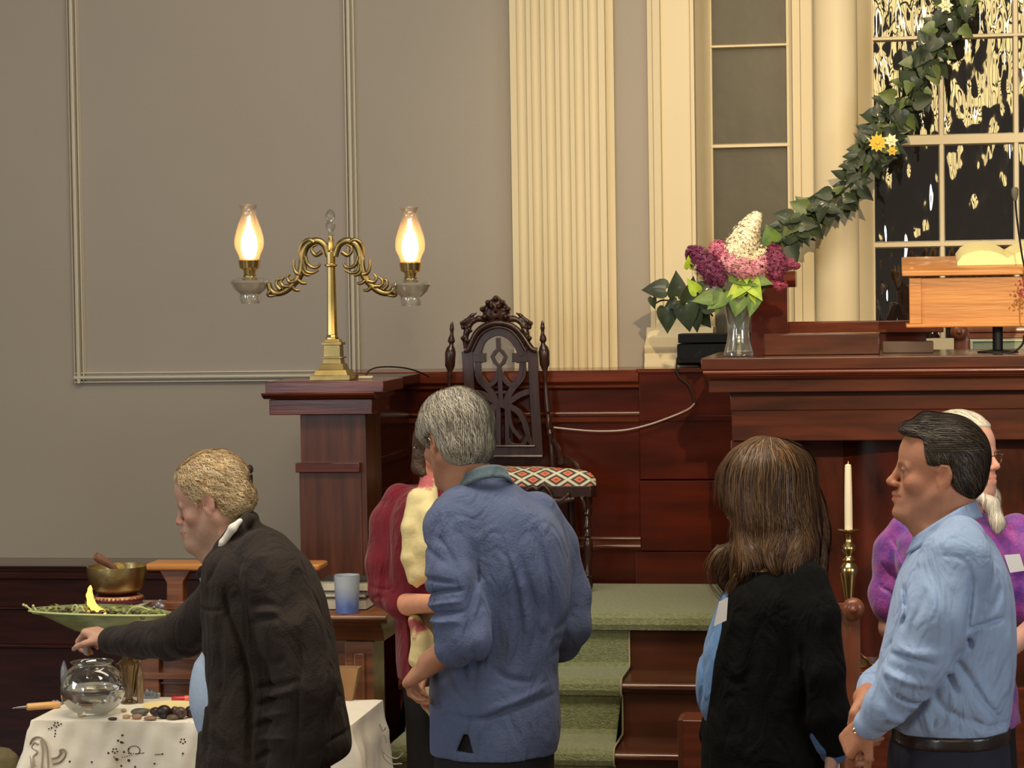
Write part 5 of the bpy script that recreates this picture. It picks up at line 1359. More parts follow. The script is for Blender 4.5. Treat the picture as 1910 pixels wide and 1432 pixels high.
# ---------------------------------------------------------------- man in the blue sweater, seen from behind
def man_middle():
    Yc = 5.9; s = .01
    pt = lambda x, y, dy=0: P(x, y, Yc+dy)
    root = person('grey-haired person in a slate blue long-sleeved sweater, seen from behind', PX(925, 1300, Yc), Yc)
    o = pt(853, 826); a = math.radians(47); tl = math.radians(13)
    fw = np.array([-math.cos(a)*math.cos(tl), math.sin(a)*math.cos(tl), -math.sin(tl)])
    R = frame(fw)
    v = Vol(); T = head(v, o, R, s, None, jowl=.1, nose=1.0)
    v.chain([T(-2.0, 0, -3.0), pt(872, 895), pt(888, 925), pt(905, 960)], [.060, .060, .064, .08], .02)
    v.loft(rows(Yc, [(950, 850, 980, .12, 0), (1050, 840, 1010, .12, 0), (1200, 850, 1000, .10, 0), (1330, 850, 1000, .10, 0)]), .03)
    wl = pt(800, 1238, -.17); wr = pt(835, 1245, .20)
    v.chain([pt(850, 990, -.12), pt(858, 1170, -.20), pt(856, 1198, -.21), wl], [.034, .032, .037, .030], .02)
    v.chain([pt(1010, 975, .15), pt(1068, 1180, .12), pt(950, 1230, .30), wr], [.036, .028, .028, .029], .02)
    hand(v, wl, pt(768, 1262, -.13)-wl, np.array([.35, .35, -.8]), 1.02, (.55, .7, .75, .8), (.3, .3), .04, 1)
    hand(v, wr, pt(800, 1262, .16)-wr, np.array([-.1, -.6, -.7]), 1.0, (.7, .8, .8, .8), (.3, .3), .04, -1)
    V, Q = v.mesh((.0042, .0048, .0042)); c = skin_color(V, o, R, s, (196, 140, 108), brow=((150, 140, 130), .5))
    npmesh('body', V, Q, M_SKIN, root, c)
    h = Vol(); E = lambda c_, r: h.ell(T(*c_), np.array(r)*s, R, .02)
    E((-.9, 0, 4.6), (10.5, 8.7, 9.6)); E((2.8, 0, 5.6), (7.8, 7.5, 7.6)); E((-3.9, 0, -1.2), (6.6, 7.6, 6.4)); E((4.6, 0, 4.2), (6.0, 6.9, 5.5))
    hairline(h, o, R, s, [-12, -7, -2.9, -2.4, -1.8, 2.2, 3.2, 5.0, 7.5, 9.5], [-6.8, -6.8, -5.2, 1.8, 3.4, 2.4, -.6, 1.2, 3.6, 6])
    h.disp(lambda X, Y, Z, F: .0035*wob(X, Y, Z, 60, (1, 1, .6), 10, 5)+.0015*wob(X, Y, Z, 150, (1, 1, .5), 10, 1))
    V, Q = h.mesh(.0045)
    npmesh('hair', V, Q, pmat('grey_hair', (158, 152, 138), .55, var=(55, .35), bump=(120, .8), spec=.3), root)
    def flow(p):
        q = (p-o)@R/s
        return R@np.array([-.35 if q[2] > 6 else -.25, .15*q[1]/5, -.4 if q[2] > 6 else -1.0])
    strands('hair_strands', V, Q, flow, 7000, .042, .0015, .0055, M_HAIRST, root, [(176, 170, 156), (204, 198, 184), (132, 126, 116), (216, 204, 178), (110, 104, 96)], seed=5, curl=.28, mask=lambda C: ((C-o)@R/s)[:, 2] > -6.3)
    # spectacles
    g = MB(); tp = [T(.3, 8.3, 1.8), T(3.0, 8.2, 2.2), T(8.0, 7.0, 1.2), T(10.0, 6.6, .9)]
    g.tube(tp, .0016, 8); g.tube([T(.3, 8.3, 1.8), T(-1.0, 8.2, .6), T(-1.4, 8.0, -.6)], .0016, 8)
    def lens(y0): return [T(10.2-.06*(yy*yy), y0+2.5*math.cos(t)*1.0, .2+2.0*math.sin(t)) for t in np.linspace(0, 6.05, 22) for yy in (0,)]
    for y0 in (3.6, -3.6): g.tube(lens(y0), .0013, 8, close=True)
    g.tube([T(10.4, 1.2, .7), T(10.8, 0, 1.1), T(10.4, -1.2, .7)], .0013, 8); g.tube([T(10.2, 6.1, .9), T(10.0, 6.8, 1.0)], .002, 8)
    g.tube([T(10.2, -6.1, .9), T(9, -7.2, 1.0), T(.3, -8.2, 1.6)], .0016, 8)
    part('glasses', g, pmat('metal_spectacle_frame', (150, 140, 120), .25, 1.0), root)
    # sweater
    sw = Vol()
    sw.loft(rows(Yc, [(880, 880, 930, .05, 0), (905, 850, 962, .095, 0), (930, 815, 992, .13, 0), (960, 800, 1030, .15, 0), (1000, 800, 1052, .165, 0), (1060, 805, 1062, .175, 0), (1120, 815, 1062, .16, 0), (1180, 820, 1052, .15, 0), (1240, 808, 1040, .15, 0),
                      (1290, 803, 1042, .16, 0), (1340, 806, 1046, .17, 0), (1372, 806, 1044, .172, 0), (1398, 806, 1038, .172, 0)]), .02, ex=2.25)
    sw.chain([pt(862, 955, -.07), pt(843, 985, -.12), pt(845, 1080, -.175), pt(858, 1165, -.195)], [.07, .070, .068, .068], .012)
    sw.chain([pt(858, 1165, -.195), pt(868, 1192, -.21), pt(850, 1206, -.205)], [.070, .060, .053], .008)
    sw.chain([pt(1000, 960, .08), pt(1030, 1020, .13), pt(1056, 1110, .14), pt(1058, 1165, .12)], [.06, .066, .062, .060], .02)
    sw.chain([pt(1058, 1165, .12), pt(1045, 1195, .17), pt(1000, 1210, .24)], [.060, .052, .048], .015)
    sw.crease([([(905, 1000), (909, 1060), (905, 1120), (906, 1180)], 8, .009), ([(800, 1070), (830, 1062), (880, 1068)], 5, .008), ([(806, 1100), (850, 1084), (895, 1080)], 5, .009),
               ([(810, 1130), (850, 1122), (900, 1118)], 5, .010), ([(805, 1148), (830, 1152), (870, 1148)], 5, .004), ([(795, 1010), (820, 1010), (870, 1040)], 6, .006),
               ([(840, 985), (860, 1010), (885, 1050)], 6, .007), ([(975, 1000), (1000, 1080), (1010, 1150), (1002, 1210)], 9, .008), ([(950, 990), (975, 1060), (985, 1140), (978, 1230)], 9, .008),
               ([(1012, 990), (1030, 1060), (1034, 1130), (1028, 1200)], 8, .010), ([(935, 1230), (960, 1250), (1010, 1262)], 8, .006), ([(860, 1318), (920, 1322), (970, 1305), (1040, 1290)], 6, .008), ([(915, 1180), (900, 1250), (905, 1300)], 9, .006),
               ([(1045, 1185), (1050, 1200), (1035, 1222)], 5, .010), ([(1070, 1120), (1060, 1150), (1040, 1170)], 5, .008)], Yc-.02)
    sw.crease([([(960, 1000), (985, 1080), (996, 1170)], 7, -.006), ([(925, 1060), (935, 1150), (925, 1230)], 12, -.006), ([(925, 1308), (970, 1294), (1030, 1270)], 8, -.008), ([(810, 1115), (850, 1104), (895, 1098)], 5, -.007), ([(815, 1140), (850, 1136), (895, 1134)], 5, -.006)], Yc-.02)
    sw.poly([(852, 1400), (866, 1368), (876, 1368), (886, 1404)], Yc-.15, False, .003, 0, yr=(5, Yc))
    sw.disp(lambda X, Y, Z, F: .0025*wob(X, Y, Z, 32, (1, 1, .5), 8, 4))
    V, Q = sw.mesh(.0042)
    npmesh('sweater', V, Q, cloth('slate_blue_knit', (92, 104, 138), 12, .9, b=.3, var=.12, sheen=.12), root)
    collar(root, cloth('teal_grey_knit', (96, 114, 122), 12, .9), [(840, 912, .02), (852, 900, -.03), (875, 880, -.075), (905, 868, -.09), (932, 868, -.07), (945, 878, -.01), (940, 885, .05)], pt, (892, 900), .030, .016, 'collar', .006)
    legs(root, 922, Yc, (.150, .155), PZ(920, 1345, Yc), M_TROU_B, math.radians(-45)+math.pi/2*0, (-.7, .7), .095)
man_middle()

# ---------------------------------------------------------------- woman in black with long brown hair
def woman_black():
    Yc = 6.15; s = .0093
    pt = lambda x, y, dy=0: P(x, y, Yc+dy)
    root = person('person with long brown hair in a black cardigan, seen from behind', PX(1430, 1300, Yc), Yc)
    o = pt(1424, 922); a = math.radians(10)
    R = frame((-math.cos(a), math.sin(a), -.03))
    v = Vol(); T = head(v, o, R, s, None, nose=.85, wid=.95)
    v.chain([T(-2.0, 0, -3.0), pt(1430, 1000), pt(1435, 1060)], [.048, .048, .06], .02)
    v.loft(rows(Yc, [(1050, 1385, 1480, .11, 0), (1150, 1350, 1520, .14, 0), (1300, 1340, 1530, .14, 0), (1440, 1340, 1540, .15, 0)]), .03)
    w1 = pt(1556, 1395, -.12); w2 = pt(1330, 1380, .22)
    v.chain([pt(1510, 1110, -.12), pt(1540, 1290, -.16), w1], [.034, .026, .026], .02)
    v.chain([pt(1390, 1110, .14), pt(1370, 1280, .2), w2], [.034, .026, .026], .02)
    hand(v, w1, np.array([-.1, -.05, -1]), np.array([-1, .2, 0.]), .9, (.35, .4, .45, .5), (.5, .3), .05, -1)
    hand(v, w2, np.array([-.1, -.05, -1]), np.array([1, .2, 0.]), .9, (.35, .4, .45, .5), (.5, .3), .05, 1)
    V, Q = v.mesh((.0044, .005, .0044)); c = skin_color(V, o, R, s, (206, 158, 132))
    npmesh('body', V, Q, M_SKIN, root, c)
    h = Vol()
    h.ell(pt(1432, 908, .01), (.125, .115, .118), None, .02); h.ell(pt(1436, 870, .0), (.112, .105, .072), None, .03)
    h.ell(pt(1440, 965, -.015), (.125, .10, .14), None, .03)
    for pts in ([(1490, 950, 0.01), (1506, 1005, -0.04), (1508, 1050, -0.07), (1524, 1112, -0.07)], [(1500, 930, 0.06), (1522, 985, 0.04), (1530, 1030, 0.01), (1532, 1085, -0.01)],
                [(1470, 980, -0.04), (1492, 1020, -0.08), (1488, 1052, -0.11), (1497, 1078, -0.11)], [(1440, 990, -0.04), (1462, 1028, -0.08), (1474, 1050, -0.11)],
                [(1420, 985, -0.04), (1422, 1020, -0.08), (1398, 1042, -0.10), (1388, 1060, -0.10)], [(1400, 975, -0.02), (1394, 1015, -0.07), (1376, 1045, -0.07), (1372, 1092, -0.07)],
                [(1392, 960, -0.00), (1378, 1008, -0.04), (1352, 1036, -0.04), (1350, 1064, -0.04), (1358, 1090, -0.02)], [(1455, 985, -0.05), (1448, 1030, -0.10), (1432, 1050, -0.11)]):
        n_ = len(pts); h.chain([pt(*q) for q in spline(pts, 4)], list(np.interp(np.linspace(0, 1, len(spline(pts, 4))), [0, .35, .7, 1], [.046, .030, .018, .004])), .014)
    h.poly([(1330, 925), (1349, 922), (1354, 935), (1368, 950), (1372, 968), (1366, 984), (1374, 997), (1360, 1012), (1340, 1012), (1325, 960)], Yc, False, .004, 3)
    h.disp(lambda X, Y, Z, F: .004*wob(X, Y, Z, 60, (1, 1, .22), 10, 3)+.0018*wob(X, Y, Z, 150, (1, 1, .15), 10, 1))
    V, Q = h.mesh(.0048)
    npmesh('hair', V, Q, pmat('brown_hair', (86, 62, 42), .45, var=(30, .5), stretch=(1, 1, .2), bump=(90, .7), spec=.35), root)
    cen = pt(1430, 880)
    def flow(p):
        q = p-cen; b = np.array([q[0]*2.2, q[1]*2.2, -.25]) if q[2] > .02 else np.array([.15*math.sin(p[2]*28+p[0]*9), 0, -1.0])
        if q[2] < -.13: b = np.array([.5*math.sin(p[2]*30+p[0]*25), 0, -1.0])
        return b
    strands('hair_strands', V, Q, flow, 7500, .15, .0018, .006, M_HAIRST, root, [(92, 66, 44), (112, 82, 54), (60, 42, 32), (134, 102, 68), (104, 78, 52), (78, 54, 38)], steps=12, seed=6, curl=.12, hang=1)
    # blue shirt, black cardigan
    bl = Vol(); bl.loft(rows(Yc, [(1050, 1395, 1460, .08, 0), (1080, 1366, 1500, .12, 0), (1110, 1344, 1500, .145, 0), (1160, 1322, 1500, .155, 0), (1220, 1305, 1500, .155, 0), (1270, 1298, 1500, .15, 0), (1310, 1301, 1500, .145, 0), (1340, 1314, 1500, .13, 0), (1440, 1330, 1500, .12, 0)]), .02)
    bl.crease([([(1340, 1120), (1318, 1180), (1305, 1240)], 4, .006), ([(1310, 1200), (1316, 1260), (1308, 1320)], 4, .006)], Yc)
    V, Q = bl.mesh(.005); npmesh('shirt', V, Q, cloth('sky_blue_cotton', (112, 158, 214), 8, .75, col2=(92, 136, 194), b=.15), root)
    bc = Vol()
    bc.loft(rows(Yc, [(1040, 1400, 1475, .08, 0), (1065, 1374, 1515, .13, 0), (1100, 1350, 1532, .17, 0), (1150, 1335, 1540, .185, 0), (1220, 1320, 1545, .19, 0), (1300, 1312, 1545, .195, 0), (1380, 1310, 1548, .2, 0), (1440, 1308, 1550, .2, 0), (1560, 1306, 1552, .2, 0)]), .02, ex=2.2)
    bc.chain([pt(1500, 1085, -.10), pt(1518, 1150, -.14), pt(1530, 1250, -.165), pt(1545, 1330, -.16)], [.06, .064, .062, .055], .02)
    bc.chain([pt(1545, 1330, -.16), pt(1553, 1382, -.13)], [.052, .046], .02)
    bc.chain([pt(1395, 1085, .12), pt(1380, 1180, .18), pt(1360, 1300, .22), pt(1335, 1370, .22)], [.06, .062, .055, .045], .02)
    bc.poly([(1290, 1030), (1376, 1030), (1372, 1075), (1362, 1100), (1350, 1140), (1338, 1200), (1328, 1260), (1321, 1320), (1318, 1345), (1280, 1345)], Yc-.05, False, .006, 0, yr=(5, Yc+.35))
    bc.crease([([(1500, 1180), (1505, 1260), (1500, 1330)], 8, .012), ([(1520, 1350), (1540, 1340), (1560, 1320)], 5, .008), ([(1420, 1150), (1400, 1250), (1410, 1340)], 12, .006)], Yc-.05)
    bc.disp(lambda X, Y, Z, F: .0025*wob(X, Y, Z, 30, (1, 1, .5), 8, 4))
    V, Q = bc.mesh(.005); npmesh('cardigan', V, Q, cloth('black_knit', (7, 6, 7), 12, .95, b=.2, sheen=0), root)
    cf = Vol(); cf.chain([pt(1552, 1372, -.128), pt(1554, 1400, -.118)], [.040, .036], .004); cf.chain([pt(1520, 1372, -.15), pt(1535, 1395, -.15)], [.014, .018], .01)
    V, Q = cf.mesh(.004); npmesh('cuff', V, Q, cloth('denim_cuff', (74, 104, 150), 10, .8), root)
    tg = MB(); a_, b_, c_, d_ = pt(1341, 1122, -.165), pt(1358, 1114, -.165), pt(1355, 1157, -.165), pt(1331, 1168, -.165)
    e = np.array([0, .0015, 0]); tg.add([a_, b_, c_, d_, a_+e, b_+e, c_+e, d_+e], [(0, 1, 2, 3), (7, 6, 5, 4), (0, 4, 5, 1), (1, 5, 6, 2), (2, 6, 7, 3), (3, 7, 4, 0)])
    part('name_tag', tg, pmat('white_paper_tag', (244, 244, 246), .5), root)
    # skirt / trousers to the floor
    legs(root, 1430, Yc, (.165, .16), PZ(1430, 1500, Yc), M_TROU_B, math.pi/2-.3, (-.95, .3))
woman_black()

# ---------------------------------------------------------------- white-haired woman in purple, right edge
def woman_purple():
    Yc = 6.45; s = .0095
    pt = lambda x, y, dy=0: P(x, y, Yc+dy)
    root = person('white-haired person in glasses and purple top, facing right behind the light blue shirt', PX(1790, 1300, Yc), Yc)
    o = pt(1797, 858); a = math.radians(38)
    R = frame((math.cos(a), -math.sin(a), .06))
    v = Vol(); T = head(v, o, R, s, None, nose=.95, wid=.95)
    v.chain([T(-2.0, 0, -3.0), pt(1795, 930), pt(1795, 980)], [.050, .05, .06], .02)
    v.loft(rows(Yc, [(970, 1745, 1845, .10, 0), (1100, 1710, 1870, .14, 0), (1300, 1720, 1860, .12, 0)]), .03)
    for sh_, el, wr in ((pt(1680, 1010, .05), pt(1662, 1170, .02), pt(1745, 1230, -.18)), (pt(1905, 1010, -.05), pt(1935, 1165, -.08), pt(1880, 1210, -.26))):
        v.chain([sh_, el, wr], [.034, .030, .026], .02)
        hand(v, wr, np.array([.25, -.5, -.3]) if wr[0] < PX(1800, 1200, Yc) else np.array([-.8, -.5, -.2]), np.array([0, .2, -1.]), .9, (.5, .6, .6, .6), (.5, .3), .05, 1)
    V, Q = v.mesh((.0044, .005, .0044)); c = skin_color(V, o, R, s, (226, 172, 150), cheek=.12)
    npmesh('body', V, Q, M_SKIN, root, c)
    h = Vol(); E = lambda c_, r: h.ell(T(*c_), np.array(r)*s, R, .02)
    E((-1.4, 0, 4.9), (9.9, 8.3, 9.3)); E((1.8, 0, 5.6), (7.4, 7.4, 7.4)); E((-3.5, 0, -2), (6.4, 7.8, 7))
    hairline(h, o, R, s, [-12, 1.2, 2.2, 5.4, 8.5, 9.5], [-12, -12, 3.0, 7.6, 9.2, 10])
    h.chain([T(0, -7.5, 2), T(.2, -8.2, -4), pt(1850, 940, -.10), pt(1862, 975, -.12), pt(1860, 992, -.13)], [.018, .018, .017, .014, .005], .02)
    h.chain([T(0, 7.5, 2), T(.2, 8.2, -4), pt(1848, 930, .04), pt(1855, 975, .0)], [.020, .022, .022, .012], .02)
    h.disp(lambda X, Y, Z, F: .003*wob(X, Y, Z, 60, (1, 1, .3), 10, 3))
    V, Q = h.mesh(.0046)
    npmesh('hair', V, Q, pmat('white_blond_hair', (226, 216, 198), .5, var=(30, .2), stretch=(1, 1, .3), bump=(90, .6)), root)
    def flow(p):
        q = (p-o)@R/s; return R@(np.array([-1.0, 0, .1]) if q[2] > 8 else np.array([-.2, 0, -1.0]))
    strands('hair_strands', V, Q, flow, 1800, .07, .0026, .004, M_HAIRST, root, [(232, 224, 206), (214, 204, 184), (244, 238, 226), (190, 178, 158)], seed=8, curl=.1)
    g = MB()
    for y0 in (3.2, -3.2): g.tube([T(10.0-.09*(y0+2.4*math.cos(t))**2*.3, y0+2.5*math.cos(t), .4+1.9*math.sin(t)) for t in np.linspace(0, 6.0, 22)], .0015, 8, close=True)
    g.tube([T(10.2, .8, .9), T(10.6, 0, 1.1), T(10.2, -.8, .9)], .0015, 8)
    for y0 in (-1, 1): g.tube([T(9.3, 5.6*y0, .9), T(8.6, 7.2*y0, 1.0), T(.3, 7.9*y0, 1.4)], .002, 8)
    part('glasses', g, pmat('tortoise_frame', (96, 66, 50), .3, coat=.5), root)
    t_ = Vol()
    t_.loft(rows(Yc, [(955, 1765, 1835, .06, 0), (980, 1700, 1885, .12, 0), (1010, 1672, 1912, .145, 0), (1060, 1672, 1910, .16, 0), (1130, 1690, 1900, .16, 0), (1250, 1695, 1895, .155, 0), (1320, 1685, 1900, .16, 0), (1345, 1680, 1904, .16, 0)]), .02, ex=2.2)
    t_.chain([pt(1692, 990, .03), pt(1672, 1030, .05), pt(1660, 1110, .04), pt(1664, 1130, .02)], [.05, .060, .056, .052], .02)
    t_.chain([pt(1892, 990, -.03), pt(1915, 1040, -.05), pt(1930, 1130, -.07)], [.05, .060, .056], .02)
    t_.crease([([(1660, 1000), (1680, 1030), (1690, 1060)], 4, .006), ([(1645, 1050), (1660, 1070), (1690, 1090)], 4, .006), ([(1640, 1090), (1655, 1100), (1680, 1115)], 4, .006)], Yc)
    t_.disp(lambda X, Y, Z, F: .004*wob(X, Y, Z, 45, (1, 1, 1), 8, 4))
    V, Q = t_.mesh(.005)
    npmesh('top', V, Q, pmat('purple_batik', (178, 72, 170), .5, var=(28, .5), col2=(96, 46, 156), bump=(120, .3), sheen=.4), root)
    tg = MB().box(0, 0, 0, 0, 0, 0) if False else MB(); q = [pt(1873, 1035, -.19), pt(1902, 1033, -.19), pt(1912, 1064, -.19), pt(1884, 1068, -.19)]; e = np.array([0, .0015, 0])
    tg.add(q+[w+e for w in q], [(0, 1, 2, 3), (7, 6, 5, 4), (0, 4, 5, 1), (1, 5, 6, 2), (2, 6, 7, 3), (3, 7, 4, 0)])
    part('name_tag', tg, MATS['white_paper_tag'], root)
    sk = Vol(); sk.loft(rows(Yc, [(1320, 1700, 1892, .15, 0), (1440, 1690, 1898, .155, 0), (1560, 1690, 1898, .155, 0)]), .02)
    V, Q = sk.mesh(.008); npmesh('skirt', V, Q, M_TROU_B, root)
    legs(root, 1790, Yc, (.13, .12), PZ(1790, 1500, Yc), M_TROU_B, .6, (.7, -.7))
woman_purple()

def scarf_mat():
    m = pmat('cream_print_scarf', (236, 218, 160), .75, var=(7, .3), col2=(236, 218, 160), bump=(60, .3))
    nt = m.node_tree
    mx = [n for n in nt.nodes if n.type == 'MIX'][0]; mr = [n for n in nt.nodes if n.type == 'MAP_RANGE'][0]
    mr.inputs['From Min'].default_value = .56; mr.inputs['From Max'].default_value = .60; mx.inputs[7].default_value = (*lin((188, 96, 100)), 1)
    return m
# ---------------------------------------------------------------- woman in the red cardigan behind the man in the blue sweater
def woman_red():
    Yc = 7.35; s = .0093
    pt = lambda x, y, dy=0: P(x, y, Yc+dy)
    root = person('person in a dark red cardigan and cream scarf, partly hidden by the blue sweater', PX(800, 1200, Yc), Yc)
    o = pt(818, 845); a = math.radians(60)
    R = frame((math.cos(a), -math.sin(a), -.10))
    v = Vol(); T = head(v, o, R, s, None, nose=.85, wid=.95)
    v.chain([T(-2.0, 0, -3.0), pt(812, 900), pt(805, 940)], [.046, .046, .06], .02)
    v.loft(rows(Yc, [(930, 770, 840, .09, 0), (1050, 735, 860, .12, 0), (1240, 765, 850, .10, 0)]), .03)
    wr = pt(830, 1125, -.30); 
    v.chain([pt(735, 945, 0), pt(722, 1105, -.03), pt(760, 1126, -.12), wr], [.034, .030, .034, .026], .02)
    hand(v, wr, np.array([.8, -.5, 0]), np.array([0, .2, -1.]), .9, (.5, .6, .6, .6), (.5, .3), .05, 1)
    v.chain([pt(880, 945, 0), pt(905, 1105, .03), pt(880, 1140, -.2)], [.034, .030, .026], .02)
    hand(v, pt(880, 1140, -.2), np.array([-.6, -.6, 0]), np.array([0, .2, -1.]), .9, (.5, .6, .6, .6), (.5, .3), .05, -1)
    V, Q = v.mesh((.0048, .005, .0048)); c = skin_color(V, o, R, s, (232, 166, 134)); npmesh('body', V, Q, M_SKIN, root, c)
    h = Vol(); E = lambda c_, r: h.ell(T(*c_), np.array(r)*s, R, .02)
    E((-1.0, 0, 4.4), (9.9, 8.4, 9.2)); E((-1.5, 0, -2), (7.5, 8.6, 8)); h.ell(T(2.4, 0, 6.2), np.array([7.4, 7.2, 6.6])*s, R, .02); hairline(h, o, R, s, [-12, 3.5, 5.0, 8, 10], [-9, -8, 4, 7, 7.6])
    h.chain([pt(782, 850, -.03), pt(781, 872, -.03), pt(790, 885, -.05)], [.022, .02, .012], .02)
    h.disp(lambda X, Y, Z, F: .003*wob(X, Y, Z, 60, (1, 1, .4), 10, 3))
    V, Q = h.mesh(.005); npmesh('hair', V, Q, pmat('chestnut_hair', (84, 62, 44), .5, var=(30, .4), bump=(90, .6)), root)
    rc = Vol()
    rc.loft(rows(Yc, [(905, 765, 850, .08, 0), (930, 738, 880, .12, 0), (970, 722, 895, .14, 0), (1050, 722, 888, .15, 0), (1150, 738, 875, .15, 0), (1230, 742, 872, .15, 0), (1260, 745, 870, .15, 0)]), .02, ex=2.2)
    rc.chain([pt(745, 930, 0), pt(726, 975, -.01), pt(718, 1050, -.03), pt(722, 1100, -.04)], [.05, .060, .060, .058], .02)
    rc.chain([pt(722, 1100, -.04), pt(748, 1128, -.10)], [.056, .048], .02)
    rc.chain([pt(865, 930, 0), pt(890, 1010, .02), pt(905, 1105, .03)], [.05, .055, .05], .02)
    rc.crease([([(700, 1085), (725, 1092), (750, 1090)], 4, .006), ([(705, 1110), (725, 1105), (742, 1112)], 4, .005)], Yc)
    rc.poly([(762, 1120), (766, 1170), (770, 1232), (790, 1290), (900, 1290), (900, 1120)], Yc-.1, False, .006, 0, yr=(5, Yc+.0))
    V, Q = rc.mesh(.005); npmesh('cardigan', V, Q, cloth('dark_red_knit', (118, 26, 42), 12, .9, b=.3), root)
    iv = Vol(); iv.loft(rows(Yc, [(1100, 742, 868, .128, 0), (1200, 752, 868, .13, 0), (1262, 756, 868, .13, 0)]), .02); V, Q = iv.mesh(.006)
    npmesh('blouse', V, Q, cloth('taupe_cotton', (128, 108, 88), 8, .8), root)
    sc = Vol()
    sc.chain([pt(800, 900, -.07), pt(778, 930, -.13), pt(764, 985, -.165), pt(762, 1040, -.17), pt(768, 1082, -.17)], [.022, .028, .026, .024, .012], .015)
    sc.chain([pt(800, 905, -.10), pt(800, 960, -.15), pt(792, 1020, -.165), pt(786, 1070, -.165), pt(778, 1092, -.165)], [.026, .034, .034, .028, .008], .015)
    sc.chain([pt(772, 1158, -.155), pt(784, 1190, -.155), pt(778, 1230, -.155)], [.020, .028, .028], .015)
    sc.chain([pt(790, 1190, -.155), pt(795, 1250, -.155), pt(802, 1310, -.155), pt(806, 1335, -.155)], [.03, .03, .026, .010], .015)
    sc.disp(lambda X, Y, Z, F: .0035*wob(X, Y, Z, 70, (1, 1, .2), 8, 4))
    V, Q = sc.mesh(.0045); npmesh('scarf', V, Q, scarf_mat(), root)
    tr = Vol(); tr.loft(rows(Yc, [(1255, 750, 868, .13, 0), (1330, 758, 864, .13, 0), (1440, 762, 860, .13, 0)]), .02); V, Q = tr.mesh(.007)
    npmesh('trousers', V, Q, M_TROU_B, root)
    legs(root, 832, Yc, (.11, .11), PZ(810, 1420, Yc), M_TROU_B, .3, (.5, -.8), .07, rr=.75)
woman_red()
# ================================================================== communion table with its objects
def YZ(px, py, z):
    """distance at which the height z is seen at this place"""
    d = P(px, py, 1.0)-CAM
    return (z-2.07)/d[2]
YT = 7.75
zct = PZ(600, 1145, YT)
ct = thing('communion_table', 'brown oak communion table with a moulded top behind the white cloth table', 'table', (PX(460, 1145, YT), YT+.18, 0))
tx0, tx1 = PX(172, 1145, YT), PX(722, 1145, YT)
part('top', MB().ex_x([(YT+.02, zct-.034), (YT-.004, zct-.026), (YT-.012, zct-.016), (YT-.010, zct-.006), (YT, zct), (YT+.34, zct), (YT+.34, zct-.034)], tx0, tx1), W_TABLE, ct, .004)
bx0, bx1 = PX(238, 1200, YT), PX(690, 1200, YT)
mo = MB()
mo.ex_x([(YT+.30, zct-.10), (YT+.07, zct-.10), (YT+.065, zct-.085), (YT+.05, zct-.065), (YT+.03, zct-.045), (YT+.018, zct-.034), (YT+.30, zct-.034)], bx0-.01, PX(708, 1160, YT))
part('cove_moulding', mo, W_TABLE, ct, .002)
part('body', MB().box(bx0, bx1-.02, YT+.09, YT+.31, 0, zct-.10), W_TABLE, ct, .003)
bd_ = MB()
for y0, y1, o_ in ((1196, 1202, .02), (1216, 1226, .03), (1234, 1238, .02), (1262, 1274, .035), (1280, 1284, .02)):
    bd_.box(bx0, PX(600, y0, YT), YT+.09-o_, YT+.10, PZ(460, y1, YT), PZ(460, y0, YT))
part('body_moulding', bd_, W_TABLE, ct, .002)
part('corner_pilaster', MB().box(PX(636, 1200, YT), bx1, YT+.05, YT+.12, 0, zct-.10).ex_z([(PX(650, 1200, YT), YT+.05), (PX(655, 1200, YT), YT+.04), (PX(672, 1200, YT), YT+.04), (PX(677, 1200, YT), YT+.05)], .1, zct-.14), W_TABLE, ct, .003)
part('corner_pilaster', MB().box(bx0, PX(285, 1200, YT), YT+.06, YT+.12, 0, zct-.10), W_TABLE, ct, .003)
# wooden book stand
YB2 = YT+.06
bs2 = thing('book_stand', 'low oak book stand on the communion table behind the bowing person', 'book stand', (PX(430, 1130, YB2), YB2+.08, zct))
part('top_rail', MB().box(PX(273, 1058, YB2), PX(597, 1058, YB2), YB2-.01, YB2+.12, PZ(430, 1064, YB2), PZ(430, 1051, YB2)), W_OAKB if 'W_OAKB' in globals() else W_OAK, bs2, .008, segs=3)
for xx in ((309, 340), (540, 571)):
    part('upright', MB().ex_y([(PX(xx[0]-14, 1070, YB2), PZ(430, 1064, YB2)), (PX(xx[1]+14, 1070, YB2), PZ(430, 1064, YB2)), (PX(xx[1], 1090, YB2), PZ(430, 1085, YB2)), (PX(xx[1], 1135, YB2), zct), (PX(xx[0], 1135, YB2), zct), (PX(xx[0], 1090, YB2), PZ(430, 1088, YB2))], YB2+.01, YB2+.06), W_TABLE, bs2, .003)
part('base_rail', MB().box(PX(305, 1140, YB2), PX(575, 1140, YB2), YB2-.0, YB2+.10, zct+.0005, PZ(430, 1122, YB2)), W_TABLE, bs2, .004)
